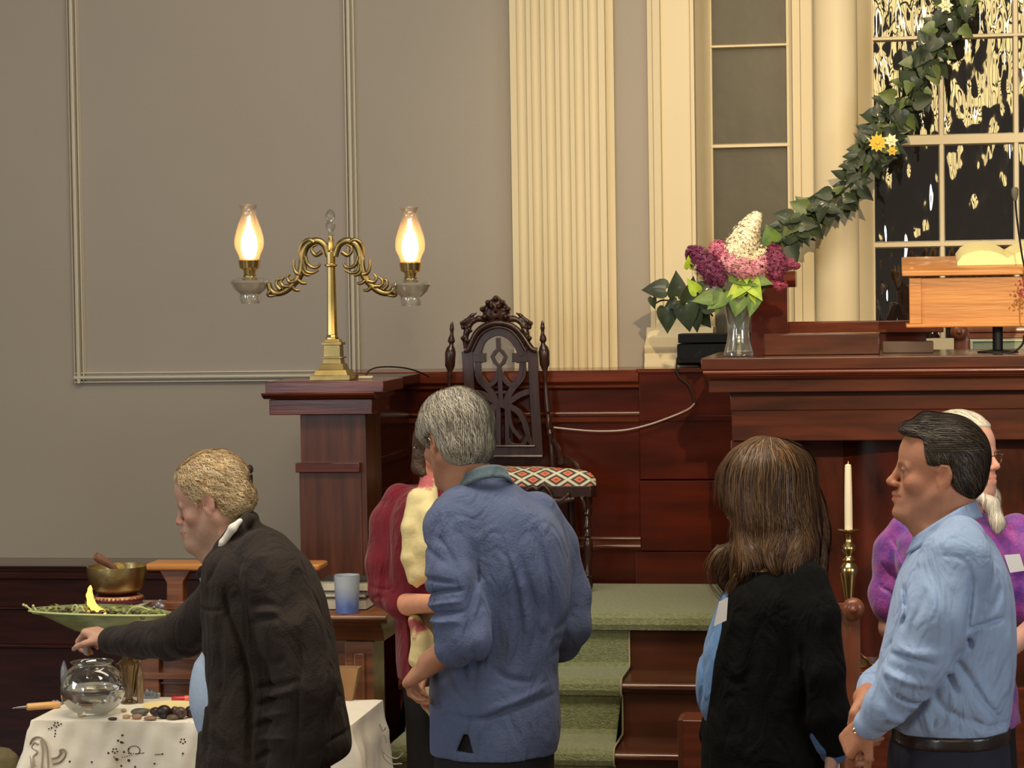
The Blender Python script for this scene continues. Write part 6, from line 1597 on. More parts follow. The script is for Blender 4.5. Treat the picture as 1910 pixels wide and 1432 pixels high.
# books
YBK2 = YT+.10
M_PAGES = pmat('page_edges', (226, 216, 190), .8, var=(200, .2), stretch=(.1, .1, 6))
zz = zct+.0005
bkspec = [(599, 684, 1137, 1114, (40, 30, 34)), (596, 682, 1112, 1101, (120, 116, 110)), (594, 688, 1100, 1079, (58, 50, 50))]
for i, (xa_, xb_, y1, y0, cc_) in enumerate(bkspec):
    hh = (y1-y0)/S(640, 1110, YBK2)
    bk_ = thing('book', ('thick book at the bottom of the pile behind the blue glass', 'thin book in the middle of the pile behind the blue glass', 'dark covered book on top of the pile behind the blue glass')[i], 'book', (PX(640, y1, YBK2), YBK2+.08, zz), 'books piled on the communion table')
    X0, X1 = PX(xa_, y1, YBK2), PX(xb_, y1, YBK2)
    part('pages', MB().box(X0+.004, X1-.004, YBK2+.004, YBK2+.13, zz+.003, zz+hh-.003), M_PAGES, bk_)
    cm_ = pmat('book_cover_%d' % i, cc_, .5, var=(20, .2))
    part('cover', MB().box(X0, X1, YBK2, YBK2+.14, zz, zz+.003).box(X0, X1, YBK2, YBK2+.14, zz+hh-.003, zz+hh), cm_, bk_)
    zz += hh+.0006
# blue votive glass
YV = YT+.035
zv = zct+.0005; s3 = 1/S(650, 1100, YV)
def votive_mat():
    m = bpy.data.materials.new('blue_frosted_glass'); m.use_nodes = True; nt = m.node_tree; b = nt.nodes['Principled BSDF']; b.inputs['Roughness'].default_value = .3; b.inputs['Coat Weight'].default_value = .5
    tc = nt.nodes.new('ShaderNodeTexCoord'); sx = nt.nodes.new('ShaderNodeSeparateXYZ'); nt.links.new(tc.outputs['Object'], sx.inputs[0])
    nz = nt.nodes.new('ShaderNodeTexNoise'); nz.inputs['Scale'].default_value = 25; nt.links.new(tc.outputs['Object'], nz.inputs['Vector'])
    ad = nt.nodes.new('ShaderNodeMath'); ad.operation = 'MULTIPLY_ADD'; ad.inputs[1].default_value = .05; nt.links.new(nz.outputs['Fac'], ad.inputs[0]); nt.links.new(sx.outputs['Z'], ad.inputs[2])
    mr = nt.nodes.new('ShaderNodeMapRange'); mr.inputs['From Min'].default_value = zv+.025+.02; mr.inputs['From Max'].default_value = zv+.025+.09; nt.links.new(ad.outputs[0], mr.inputs['Value'])
    cr = nt.nodes.new('ShaderNodeValToRGB'); e = cr.color_ramp.elements; e[0].color = (*lin((112, 140, 216)), 1); e[1].color = (*lin((206, 216, 226)), 1)
    nt.links.new(mr.outputs[0], cr.inputs[0]); nt.links.new(cr.outputs[0], b.inputs['Base Color'])
    b.inputs['Transmission Weight'].default_value = .25
    return m
vg = thing('votive_glass', 'straight-sided frosted glass fading from blue to white on the communion table corner', 'glass', (PX(648, 1137, YV), YV, zct))
vx = PX(648, 1137, YV)
part('tumbler', MB().lathe([(0, zv), (21*s3, zv), (21.5*s3, zv+.006), (24.5*s3, PZ(648, 1072, YV)), (23.3*s3, PZ(648, 1072, YV)), (20.5*s3, zv+.02), (0, zv+.018)], (vx, YV, 0), 32), votive_mat(), vg)
part('rim', MB().tube([(vx+24*s3*math.cos(a), YV+24*s3*math.sin(a), PZ(648, 1072, YV)) for a in np.linspace(0, 6.1, 30)], .0012, 6, close=True), glass_clear, vg)
# singing bowl on a ring cushion
YSB = YT+.13; s4 = 1/S(220, 1080, YSB); bxc = PX(219, 1090, YSB)
zc0 = zct+.0005
wbk = thing('book', 'pale thin book under the maroon ring cushion', 'book', (bxc, YSB, zc0))
part('pages', MB().box(bxc-.095, bxc+.10, YSB-.09, YSB+.07, zc0+.002, zc0+.012), M_PAGES, wbk)
part('cover', MB().box(bxc-.1, bxc+.105, YSB-.095, YSB+.075, zc0, zc0+.002).box(bxc-.1, bxc+.105, YSB-.095, YSB+.075, zc0+.012, zc0+.014), pmat('pale_cover', (214, 206, 190), .6), wbk)
zc1 = zc0+.0145; zbb = PZ(219, 1112, YSB)
cush = thing('ring_cushion', 'maroon ring cushion with a gold brocade band under the brass singing bowl', 'cushion', (bxc, YSB, zc1))
rc_, rt_ = 38*s4, (zbb-zc1)/2+.004
part('cushion', MB().lathe([(rc_-rt_, zc1+rt_)]+[(rc_+.0-rt_*math.cos(t)*1.35, zc1+rt_-rt_*math.sin(t)*.99) for t in np.linspace(.2, 2*math.pi, 16)], (bxc, YSB, 0), 36), pmat('maroon_satin', (104, 28, 36), .45, var=(20, .3)), cush)
part('brocade', MB().shell([(rc_+rt_*1.30, zc1+rt_*.95), (rc_+rt_*1.28, zc1+rt_*1.3), (rc_+rt_*1.05, zc1+rt_*1.62), (rc_+rt_*.75, zc1+rt_*1.86)], (bxc, YSB, 0), 40), pmat('gold_brocade', (226, 190, 124), .5, var=(60, .5), col2=(140, 60, 50)), cush)
sb = MB(); yz = lambda y: PZ(219, y, YSB)
sb.lathe([(0, zbb+.001), (20*s4, zbb+.001), (34*s4, yz(1108)), (46*s4, yz(1096)), (54*s4, yz(1078)), (56*s4, yz(1062)), (56*s4, yz(1055)), (54*s4, yz(1055)), (53*s4, yz(1064)), (50*s4, yz(1080)), (38*s4, yz(1098)), (0, zbb+.008)], (bxc, YSB, 0), 48)
M_BRONZE = pmat('bronze_bowl', (206, 184, 128), .34, 1.0, var=(10, .25), bump=(60, .15))
tag(part('singing_bowl', sb, M_BRONZE, None), 'bronze singing bowl resting on the maroon ring cushion', 'singing bowl')
ml = MB().tube([P(x, y, YSB-.02+dd) for x, y, dd in ((178, 1036, 0), (186, 1042, .01), (200, 1050, .02), (214, 1060, .03), (226, 1080, .05))], [.014, .017, .014, .010, .008], 12)
tag(part('mallet', ml, pmat('mallet_wood', (96, 62, 50), .5, var=(20, .4), col2=(150, 104, 76)), None), 'wooden striker leaning out of the singing bowl', 'mallet')
dc = Vol()
for i, (x, y, r) in enumerate(((296, 1128, 7), (303, 1132, 6), (289, 1133, 5), (299, 1121, 4))): dc.ell(P(x, y, YT+.02), (r/530, r/530, r/560), None, .003)
V, Q = dc.mesh(.003); tag(npmesh('crystal', V, Q, pmat('dark_crystal', (52, 44, 52), .15, coat=1, var=(60, .6), col2=(170, 160, 170))), 'dark glittering crystal on the communion table edge', 'crystal')

# wooden square bowl and microphone
YWB = 7.62
# ================================================================== white cloth table in front
ZTB = .79
YFt = YZ(300, 1349, ZTB); YBt = YZ(600, 1306, ZTB)
wx0, wx1 = PX(58, 1345, YFt), PX(712, 1308, YBt-.02)
wt = thing('display_table', 'folding table hidden under the white embroidered cloth', 'table', ((wx0+wx1)/2, (YFt+YBt)/2, 0))
part('tabletop', MB().box(wx0+.012, wx1-.012, YFt+.012, YBt-.012, ZTB-.03, ZTB-.004), W_TABLE, wt)
for xx in (wx0+.05, wx1-.08):
    for yy in (YFt+.04, YBt-.07): part('leg', MB().box(xx, xx+.03, yy, yy+.03, 0, ZTB-.03), MATS['black_plastic'], wt)
def cloth_pt(s_, d):
    """s_ runs round the table, d = distance below the edge"""
    w, h = wx1-wx0, YBt-YFt; rr = .02; per = 2*(w+h); q = (s_ % 1)*per
    if q < w: x, y, nx, ny = wx0+q, YFt, 0, -1
    elif q < w+h: x, y, nx, ny = wx1, YFt+q-w, 1, 0
    elif q < 2*w+h: x, y, nx, ny = wx1-(q-w-h), YBt, 0, 1
    else: x, y, nx, ny = wx0, YBt-(q-2*w-h), -1, 0
    # corners flare outwards
    cd = min(abs(x-wx0)+abs(y-YFt), abs(x-wx1)+abs(y-YFt), abs(x-wx0)+abs(y-YBt), abs(x-wx1)+abs(y-YBt))
    cf = math.exp(-(cd/.10)**2)
    cxn, cyn = (x-(wx0+wx1)/2), (y-(YFt+YBt)/2)
    dx_, dy_ = (1 if cxn > 0 else -1), (1 if cyn > 0 else -1)
    f = d*.10
    rip = (.010*math.sin(q*17)+.008*math.sin(q*31+1)+.006*math.sin(q*53+d*9))*min(1, d/.25)
    kk = .35 if dy_ > 0 else 1
    ex = nx*(f*(.5 if nx > 0 else 1)+rip)+cf*dx_*d*.24*kk; ey = ny*(f*.5+rip)+cf*dy_*d*.10*kk
    wr_ = .0022*math.sin(x*60+d*45)+.002*math.sin(x*35-d*80+2)+.0016*math.sin(x*110+d*30)
    return np.array([x+ex+nx*wr_, y+ey+ny*wr_, ZTB-d])
cl_ = MB(); n_s = 420; ds = [-1, 0, .002, .006, .012, .03, .06, .09, .12, .16, .20, .24, .28, .33, .38, .42]
rowsv = []
for d in ds:
    row = []
    for i in range(n_s):
        if d < 0: p = cloth_pt(i/n_s, 0); p = p+np.array([(-1 if p[0] > (wx0+wx1)/2 else 1)*.01, (-1 if p[1] > (YFt+YBt)/2 else 1)*.006, .0045])
        else:
            p = cloth_pt(i/n_s, d); 
            if d < .012: p[2] = ZTB+.0040-d*.9
        row.append(p)
    rowsv.append(row)
vs = [p for r_ in rowsv for p in r_]; fs = [tuple(range(n_s))]
for j in range(len(ds)-1):
    for i in range(n_s): fs.append((j*n_s+i, (j+1)*n_s+i, (j+1)*n_s+(i+1) % n_s, j*n_s+(i+1) % n_s))
cl_.add(vs, fs)
M_LINEN = pmat('cream_linen', (250, 242, 224), .85, var=(5, .06), bump=(12, .5), sheen=.2)
cloth_o = part('tablecloth', cl_, M_LINEN, None, 0, 70)
tag(cloth_o, 'cream white embroidered cloth draped over the low front table', 'tablecloth')
k_ = cloth_o.modifiers.new('thickness', 'SOLIDIFY'); k_.thickness = .0015; k_.offset = -1
zt_ = ZTB+.0046
per_ = 2*((wx1-wx0)+(YBt-YFt))
def on_front(px, py):
    """place of the drawn stitch on the hanging front"""
    Y = YFt-.02
    for _ in range(4):
        p = P(px, py, Y); d = max(.001, ZTB-p[2]); q = cloth_pt((p[0]-wx0)/per_, d); Y = q[1]
    return P(px, py, Y-.0022)
em = MB()
def stitch(px, py, r): em.ball(on_front(px, py), r/560, (1, .35, 1), 8, 5)
fl = [(84+110*0, 0)]
for cx, cy, r in ((105, 1351, 4.5), (341, 1382, 4.6), (214, 1400, 4.6)):
    for k in range(5): stitch(cx+r*math.cos(k*1.257+.3), cy+r*.9*math.sin(k*1.257+.3), 1.6)
for x, y, r in ((96, 1357, 1.6), (91, 1359, 1.4), (103, 1362, 1.5), (103, 1368, 1.5), (102, 1373, 1.4), (114, 1350, 1.5), (228, 1371, 2), (220, 1381, 2), (226, 1384, 2.2), (229, 1385, 1.6), (130, 1420, 2), (171, 1421, 1.8), (341, 1405, 1.8),
                (240, 1396, 1.6), (231, 1402, 2), (288, 1424, 1.8), (303, 1406, 1.6), (202, 1404, 2), (218, 1416, 2.6), (240, 1418, 2.6), (226, 1428, 2), (252, 1430, 2)): stitch(x, y, r)
for t in np.linspace(0, 1, 16):
    stitch(250+11*math.cos(t*5.2+2.3), 1399+8*math.sin(t*5.2+2.3), 1.2)
for a, b in (((212, 1411), (218, 1418)), ((240, 1405), (258, 1405)), ((258, 1405), (268, 1404)), ((290, 1407), (302, 1406)), ((228, 1412), (246, 1408))):
    for t in np.linspace(0, 1, 5): stitch(a[0]+(b[0]-a[0])*t, a[1]+(b[1]-a[1])*t, 1.0)
part('embroidery', em, pmat('brown_thread', (72, 54, 48), .8), cloth_o)
lc = MB()
for pts in ([(60, 1432), (56, 1405), (58, 1382), (68, 1374), (80, 1378), (88, 1395), (90, 1432)], [(66, 1430), (62, 1412), (70, 1402), (60, 1394), (64, 1385), (72, 1388)], [(76, 1380), (80, 1400), (78, 1432)], [(98, 1424), (112, 1420), (122, 1408), (120, 1398), (112, 1398), (112, 1406), (106, 1412), (96, 1414)]):
    lc.tube([on_front(x, y) for x, y in spline(pts, 5)], 1.6/560, 6)
for pts in ([(708, 1350), (714, 1362), (720, 1356)], [(716, 1370), (722, 1385)], [(716, 1402), (728, 1412), (742, 1414), (752, 1404)], [(712, 1396), (716, 1412), (730, 1424), (750, 1424)]):
    lc.tube([P(x, y, YFt+.02) for x, y in spline(pts, 5)], 1.4/560, 6)
part('lace_scroll', lc, pmat('grey_lace', (168, 156, 146), .8), cloth_o)

def on_top(px, py, dz=0.0):
    z = zt_+dz; return P(px, py, YZ(px, py, z))
def px2m(px, py): return 1/S(px, py, YZ(px, py, zt_))
# fish bowl with water
pb = on_top(174, 1333); u_ = px2m(174, 1333)
fb = thing('fish_bowl', 'round clear glass bowl half filled with water on the white cloth', 'bowl', pb)
cz_ = pb[2]+50*u_
def bowl_r(z): 
    return math.sqrt(max(0, 1-((z-cz_)/(52*u_))**2))*61*u_
zs_ = np.linspace(pb[2]+.002, cz_+42*u_, 26)
prof_o = [(0.001, pb[2]), (26*u_, pb[2])]+[(bowl_r(z), z) for z in zs_ if bowl_r(z) > 26*u_]
top_r, top_z = prof_o[-1]
prof_o += [(top_r-1*u_, top_z+3*u_), (top_r+1*u_, top_z+6*u_), (top_r+3*u_, top_z+7.5*u_)]
M_BOWLG = glassy((lambda m: (setattr(m, 'use_nodes', True), m)[1])(bpy.data.materials.new('bowl_glass')), (.94, .97, .96), .16, (.8, .9, .9), .02, .04)
part('glass', MB().shell(prof_o, (pb[0], pb[1], 0), 56), M_BOWLG, fb)
part('rim', MB().tube([(pb[0]+prof_o[-1][0]*math.cos(a), pb[1]+prof_o[-1][0]*math.sin(a), prof_o[-1][1]) for a in np.linspace(0, 2*math.pi, 41)[:-1]], .0022, 8, close=True), M_BOWLG, fb)
wm = bpy.data.materials.new('water'); wm.use_nodes = True
wb_ = wm.node_tree.nodes['Principled BSDF']; wb_.inputs['Transmission Weight'].default_value = 1; wb_.inputs['IOR'].default_value = 1.33; wb_.inputs['Roughness'].default_value = 0; wb_.inputs['Base Color'].default_value = (.93, .93, .93, 1)
zw = cz_+2*u_
part('water', MB().lathe([(0, pb[2]+.003), (24*u_, pb[2]+.003)]+[(bowl_r(z)-.0015, z) for z in np.linspace(pb[2]+.01, zw, 14) if bowl_r(z) > 26*u_]+[(0, zw)], (pb[0], pb[1], 0), 56), wm, fb)
def pebble(name, label, px, py, rx, rz, col, ry=None, group='pebbles on the white cloth', cat='stone', rough=.5, seed=0, col2=None, rot=0, dz=0.0, base=None):
    b = on_top(px, py) if base is None else base; u = px2m(px, py); v = Vol(); rx, rz = rx*u, rz*u; ry = (ry or rx/u*.8)*u if ry is not None else rx*.8
    c = np.array(b)+np.array([0, 0, rz+dz]); v.ell(c, (rx, ry, rz), None, .004)
    rg = np.random.RandomState(seed)
    f_ = rg.uniform(-1, 1, 3)
    v.disp(lambda X, Y, Z, F: .12*min(rx, rz)*wob(X-c[0]+f_[0], Y-c[1], Z-c[2]+f_[1], 1.6/rx, (1, 1, 1), 6, seed))
    V, Q = v.mesh(max(.0018, min(rx, rz)/4), pad=.008)
    V[:, 2] = np.maximum(V[:, 2], b[2]+.0003) if base is None else V[:, 2]
    o = npmesh(name, V, Q, pmat('stone_%d_%d' % (px, py), col, rough, var=(60, .4), col2=col2)); tag(o, label, cat, group); return o
pebble('pebble', 'pale pebble touching the front of the fish bowl', 153, 1337, 9, 3.5, (214, 176, 130), seed=1)
pebble('pebble', 'small flat dark pebble right of the fish bowl foot', 210, 1343, 9, 3, (70, 60, 56), seed=2)
pebble('pebble', 'tan oval pebble nearest the table edge right of the bowl', 236, 1340, 8, 4, (206, 170, 122), seed=3)
pebble('pebble', 'pinkish pebble between two tan pebbles', 256, 1341, 10, 5, (190, 146, 118), seed=4)
pebble('pebble', 'flat brown pebble just left of the dark rocks', 280, 1343, 13, 4, (168, 130, 102), seed=5)
pebble('pebble', 'rounded grey stone behind the pinkish pebble', 261, 1334, 17, 7, (104, 98, 90), seed=6)
pebble('pebble', 'small light pebble behind the flat dark pebble', 231, 1328, 6, 3.5, (196, 168, 140), seed=7)
pebble('pebble', 'pale stone at the foot of the amber goblet', 245, 1310, 9, 3, (208, 176, 128), seed=8)
for i, (x, y, a, b) in enumerate(((290, 1336, 11, 9), (306, 1340, 15, 13), (326, 1338, 10, 10), (338, 1341, 13, 12), (356, 1338, 12, 11), (322, 1342, 12, 5))):
    pebble('rock', ('dark rock at the left end of the rock pile', 'tallest dark rock of the pile on the cloth', 'brown rock wedged in the middle of the pile', 'dark rock with a pale face, second from the shirt', 'dark rock touching the checked shirt', 'low grey-brown rock in front of the dark pile')[i], x, y, a, b, ((50, 34, 32), (44, 28, 28), (82, 60, 46), (54, 38, 34), (50, 32, 32), (112, 96, 78))[i], group='dark rocks on the white cloth', cat='rock', rough=.4, seed=20+i, col2=(96, 74, 62) if i == 3 else None)
pbs = [(on_top(165, 1330)+np.array([0, .0, .012]), (206, 168, 120)), (on_top(190, 1331)+np.array([0, .01, .010]), (90, 80, 70)), (on_top(178, 1328)+np.array([0, .02, .012]), (150, 120, 96))]
for i, (b, c_) in enumerate(pbs): pebble('pebble', ('pale pebble under the water in the fish bowl', 'dark pebble under the water in the fish bowl', 'brown pebble under the water in the fish bowl')[i], 170+i*9, 1330, 9, 4, c_, group='pebbles inside the bowl', seed=40+i, base=b)
def crystal(label, px, py, w, h, n=5, col=(206, 214, 232), seed=0, grp='clear crystals around the bowl'):
    rg = np.random.RandomState(seed); b = on_top(px, py); u = px2m(px, py); m = MB()
    for i in range(n):
        t = (i/(max(1, n-1))-.5)*2; ln = h*u*(1-.4*abs(t))*rg.uniform(.8, 1.15); r = w*u/n*.9
        ax = Vector((t*.7+rg.uniform(-.1, .1), rg.uniform(-.3, .1), 1)).normalized()
        m.lathe([(r*.8, 0), (r, ln*.3), (r*.9, ln*.75), (0.0001, ln)], (b[0]+t*w*u*.4, b[1]+rg.uniform(-.006, .006), b[2]), 6, axis=ax)
    m.ball((b[0], b[1], b[2]+h*u*.15), h*u*.22, (w/h*1.3, 1, .7), 8, 5)
    tag(part('crystal', m, M_CRYS, None, 0, 20), label, 'crystal', grp)
M_CRYS = pmat('milky_crystal', (202, 210, 226), .12, coat=1, var=(80, .35)); M_CRYS.node_tree.nodes['Principled BSDF'].inputs['Transmission Weight'].default_value = .5
crystal('bluish crystal cluster right of the amber goblet', 279, 1302, 30, 22, 6, seed=1)
crystal('crystal cluster left of the fish bowl', 104, 1314, 18, 12, 4, seed=2)
crystal('small crystal point at the left shoulder of the fish bowl', 126, 1306, 10, 10, 3, seed=3)
tall = MB(); b = on_top(121, 1312); u = px2m(121, 1312)
tall.lathe([(6*u, 0), (7*u, 30*u), (6.5*u, 62*u), (5*u, 70*u), (2*u, 78*u), (0.0001, 82*u)], tuple(b), 8)
tag(part('crystal', tall, M_CRYS, None, 0, 20), 'tall slim crystal tower half hidden behind the left of the fish bowl', 'crystal')
# amber goblet holding the leaf dish
bg = on_top(241, 1311); ug = px2m(241, 1311)
gob = MB(); rr_ = []
zl = PZ(235, 1186, bg[1]); H_ = zl-bg[2]
prg = [(0, 0), (16*ug, 0), (16*ug, .004), (8*ug, .010), (7*ug, .020), (11*ug, .035), (14*ug, .06), (17*ug, .09), (20*ug, .115), (22*ug, .125), (19*ug, .13), (12*ug, .14), (10*ug, H_-.01), (14*ug, H_-.001), (0, H_-.001)]
n_ = 24
for r, z in prg: pass
gob.lathe([(r, z) for r, z in prg], tuple(bg), 24)
for i in range(10):
    a = i*.628; gob.tube([(bg[0]+math.cos(a)*r, bg[1]+math.sin(a)*r, bg[2]+z) for r, z in ((8*ug, .022), (12*ug, .037), (15*ug, .062), (18*ug, .09), (21*ug, .115), (24*ug, .128))], .003, 6)
M_AMBER = pmat('amber_glass', (128, 92, 50), .12, coat=1, var=(40, .4)); M_AMBER.node_tree.nodes['Principled BSDF'].inputs['Transmission Weight'].default_value = .45
tag(part('goblet', gob, M_AMBER, None), 'ribbed amber glass goblet carrying the green leaf dish', 'goblet')
bott = MB(); b = on_top(262, 1311); u = px2m(262, 1311)
bott.lathe([(0, 0), (6*u, 0), (7*u, 20*u), (8*u, 50*u), (7*u, 56*u), (3.5*u, 66*u), (3*u, 80*u), (4*u, 82*u), (0, 82*u)], tuple(b), 20)
tag(part('bottle', bott, pmat('smoky_glass', (126, 104, 76), .12, coat=1), None), 'slim smoky glass bottle beside the amber goblet', 'bottle')
# knife, lighter, paper plate
kn = thing('knife', 'knife with a peach coloured handle at the left corner of the cloth', 'knife', on_top(80, 1326))
pk1, pk2 = on_top(50, 1325)+np.array([0, 0, .011]), on_top(112, 1320)+np.array([0, 0, .011])
part('handle', MB().tube([pk1, pk1*.95+pk2*.05, pk1*.1+pk2*.9, pk2], [.0095, .0115, .0115, .009], 14), pmat('peach_plastic', (232, 178, 112), .4), kn)
d_ = (pk1-pk2)/np.linalg.norm(pk1-pk2)
part('blade', MB().tube([pk1, pk1+d_*.02, pk1+d_*.045], [.004, .003, .0005], 8, flat=.3), pmat('steel_blade', (170, 170, 176), .25, 1.0), kn)
lt = thing('lighter', 'red and pink stick lighter beside the rocks', 'lighter', on_top(340, 1312))
pl1, pl2 = on_top(320, 1310)+np.array([0, 0, .010]), on_top(364, 1308)+np.array([0, 0, .010])
part('barrel', MB().tube([pl1, pl1*.9+pl2*.1, pl1*.45+pl2*.55], [.006, .010, .010], 12), pmat('red_plastic', (190, 36, 50), .35, coat=.4), lt)
part('grip', MB().tube([pl1*.45+pl2*.55, pl2], [.0105, .011], 12), pmat('coral_plastic', (232, 112, 96), .4), lt)
ppb = on_top(318, 1322); up = px2m(318, 1322)
tag(part('paper_plate', MB().lathe([(0, .001), (30*up, .001), (46*up, .008), (52*up, .011), (52*up, .013), (30*up, .003), (0, .003)], (ppb[0], ppb[1], ppb[2]), 36, sq=(1, .9)), pmat('waxed_paper', (240, 222, 160), .6), None), 'cream paper plate behind the dark rocks', 'plate')
# square wooden bowl at the back right
b = on_top(648, 1306); ub = px2m(648, 1306)
wbz = PZ(650, 1244, b[1])-b[2]
sq_ = MB(); 
for h0, h1, r0, r1 in ((0, wbz, 10, 28),):
    vs = [(b[0]+sx*r*ub-.004*(k), b[1]+sy*r*ub*.6, b[2]+z) for k, (r, z) in enumerate(((r0, h0), (r1, h1), (r1-2, h1), (r0-2, h0+.006))) for sx, sy in ((-1, -1), (1, -1), (1, 1), (-1, 1))]
    fs = [(0, 3, 2, 1)]+[(k*4+i, k*4+(i+1) % 4, k*4+4+(i+1) % 4, k*4+4+i) for k in range(3) for i in range(4)]+[(12, 13, 14, 15)]
    sq_.add(vs, fs)
tag(part('wooden_bowl', sq_, pmat('pale_wood', (176, 128, 78), .45, var=(12, .3), coat=.3), None, .002), 'small flaring square wooden bowl at the right end of the cloth table', 'bowl')
# microphone whose tip shows behind the old person's head
YM = 6.72; xm_ = PX(466, 876, YM)
mic = thing('microphone_stand', 'black microphone tip on a stand just behind the curly fair head', 'microphone', (xm_, YM, 0))
part('base', MB().lathe([(0, 0), (.09, 0), (.09, .01), (.02, .02), (0, .02)], (xm_, YM, 0), 28), M_BLACK, mic)
part('pole', MB().lathe([(.008, .018), (.008, PZ(466, 885, YM))], (xm_, YM, 0), 12), M_BLACK, mic)
part('windscreen', MB().ball((xm_, YM, PZ(466, 875, YM)), .0105, (1, 1, 1.3)), pmat('foam', (30, 16, 26), .8), mic)

# leaf-shaped dish with herbs and a flame
YD = bg[1]; ld_ = Vol()
dish = thing('leaf_dish', 'pale green leaf-shaped dish of herbs and ash raised on the amber goblet', 'dish', (PX(235, 1186, YD), YD, zl))
def dish_pt(t, v_):
    """t along the dish 0..1, v across -1..1"""
    x = 52+t*268
    rim_y = 1137+8*t-2*math.sin(t*math.pi)*2
    dep = 44*(math.sin(math.pi*min(1, t*1.02))**.75)*(1 if t > 0 else 0)
    if t < .35: dep *= (t/.35)**.55
    y = rim_y+dep*(1-abs(v_)**1.8)
    hw = .115*math.sin(math.pi*min(1, max(0, t)))**.6
    p = P(x, y, YD); p[1] = YD+v_*hw; p[2] += .0
    return p
dm = MB(); nt_, nv_ = 40, 13; vs = [dish_pt(i/nt_, -1+2*j/(nv_-1)) for i in range(nt_+1) for j in range(nv_)]
fs = [(i*nv_+j, i*nv_+j+1, (i+1)*nv_+j+1, (i+1)*nv_+j) for i in range(nt_) for j in range(nv_-1)]
dm.add(vs, fs)
M_LEAFD = pmat('leaf_green_glaze', (150, 160, 112), .4, var=(14, .4), col2=(104, 118, 76), coat=.4, stretch=(1, 1, 4))
do = part('dish', dm, M_LEAFD, dish, angle=80); k_ = do.modifiers.new('thickness', 'SOLIDIFY'); k_.thickness = .005
part('dish_rim', MB().tube([dish_pt(i/40, -1) for i in range(1, 40)], .0032, 6).tube([dish_pt(i/40, 1) for i in range(1, 40)], .0032, 6), pmat('pale_rim', (206, 214, 150), .4), dish)
hb = MB(); rg = np.random.RandomState(11)
for i in range(170):
    t = rg.uniform(.06, .93); v_ = rg.uniform(-.7, .5); c = dish_pt(t, -1); c[1] = YD+v_*.09*math.sin(t*3.14); c[2] += rg.uniform(-.004, .010)
    d = rg.normal(size=3)*np.array([1, .6, .35]); d /= np.linalg.norm(d); L0 = rg.uniform(.012, .030)
    n3 = np.cross(d, [0, 0, 1.0]); n3 /= np.linalg.norm(n3)+1e-9; w_ = L0*.28
    hb.add([c, c+d*L0*.5+n3*w_, c+d*L0, c+d*L0*.5-n3*w_+np.array([0, 0, .003])], [(0, 1, 2, 3)])
part('herbs', hb, pmat('dried_herbs', (96, 112, 58), .8, var=(40, .8), col2=(190, 186, 110)), dish)
ash = Vol()
for i in range(44):
    t = rg.uniform(.22, .9); c = dish_pt(t, -1); c[1] = YD+rg.uniform(-.07, .02); c[2] += rg.uniform(-.008, .004); ash.ell(c, (rg.uniform(.006, .013), .008, rg.uniform(.003, .007)), None, .003)
V, Q = ash.mesh(.003); part_ = npmesh('charred_pieces', V, Q, pmat('char', (52, 44, 38), .8, var=(50, .6), col2=(120, 108, 84)), dish)
tw = MB()
for pts in ([(44, 1128), (52, 1132), (66, 1142), (92, 1146)], [(62, 1130), (70, 1140), (88, 1146)], [(60, 1142), (84, 1146), (110, 1144)]):
    tw.tube([P(x, y, YD-.03) for x, y in spline(pts, 4)], .0028, 6)
for x, y in ((44, 1128), (49, 1130), (62, 1130)): tw.ball(P(x, y, YD-.03), .005, (1, 1, 1), 8, 6)
for pts in ([(133, 1144), (136, 1132), (141, 1128), (145, 1136)], [(140, 1142), (150, 1130), (156, 1140)], [(236, 1146), (246, 1134), (262, 1132), (280, 1138)]):
    tw.tube([P(x, y, YD-.05) for x, y in spline(pts, 4)], .003, 6)
part('curled_tips', tw, pmat('pale_green_stalk', (196, 204, 140), .5), dish)
fv = Vol(); fz = lambda x, y: P(x, y, YD-.03)
fv.chain([fz(192, 1142), fz(178, 1136), fz(170, 1124), fz(167, 1110), fz(168, 1098), fz(169, 1090)], [.010, .012, .012, .010, .006, .0012], .006)
V, Q = fv.mesh(.0025); M_FLAME = pmat('flame', (255, 170, 60), .5, emit=((255, 168, 66), 3.2))
tag(npmesh('flame', V, Q, M_FLAME), 'small orange flame burning in the leaf dish', 'flame')
# clear glass bead held over the bowl
gl_ = MB().lathe([(0, 0), (.006, .004), (.0075, .02), (.006, .034), (0, .038)], tuple(P(160, 1226, PYH) if 'PYH' in globals() else P(160, 1222, 6.78)), 10)
tag(part('glass_vial', gl_, M_CRYS, None), 'small clear glass drop held in the hand above the fish bowl', 'glass')
# stuffed seat back in the lower left corner
YQ = 7.2
sq = Vol(); sq.loft([(PZ(5, 1500, YQ), PX(-20, 1420, YQ), YQ, .10, .06), (PZ(5, 1410, YQ), PX(-20, 1420, YQ), YQ, .095, .06), (PZ(5, 1396, YQ), PX(-20, 1420, YQ), YQ, .07, .04)], .01)
ec = thing('upholstered_chair', 'corner of an olive upholstered chair back at the lower left edge', 'chair', (PX(-20, 1420, YQ), YQ, 0))
V, Q = sq.mesh(.006); npmesh('back_pad', V, Q, pmat('olive_fabric', (120, 110, 78), .9, var=(30, .3)), ec)
part('back_frame', MB().box(PX(-20, 1420, YQ)-.1, PX(-20, 1420, YQ)+.1, YQ-.02, YQ+.03, .42, PZ(5, 1500, YQ)+.01), W_TABLE, ec, .004)
for sg in (-.09, .06):
    for yy in (-.38, -.02): part('leg', MB().box(PX(-20, 1420, YQ)+sg, PX(-20, 1420, YQ)+sg+.03, YQ+yy, YQ+yy+.03, 0, .42), W_TABLE, ec, .003)
part('seat', MB().box(PX(-20, 1420, YQ)-.12, PX(-20, 1420, YQ)+.12, YQ-.40, YQ+.03, .40, .47), MATS['olive_fabric'], ec, .02)
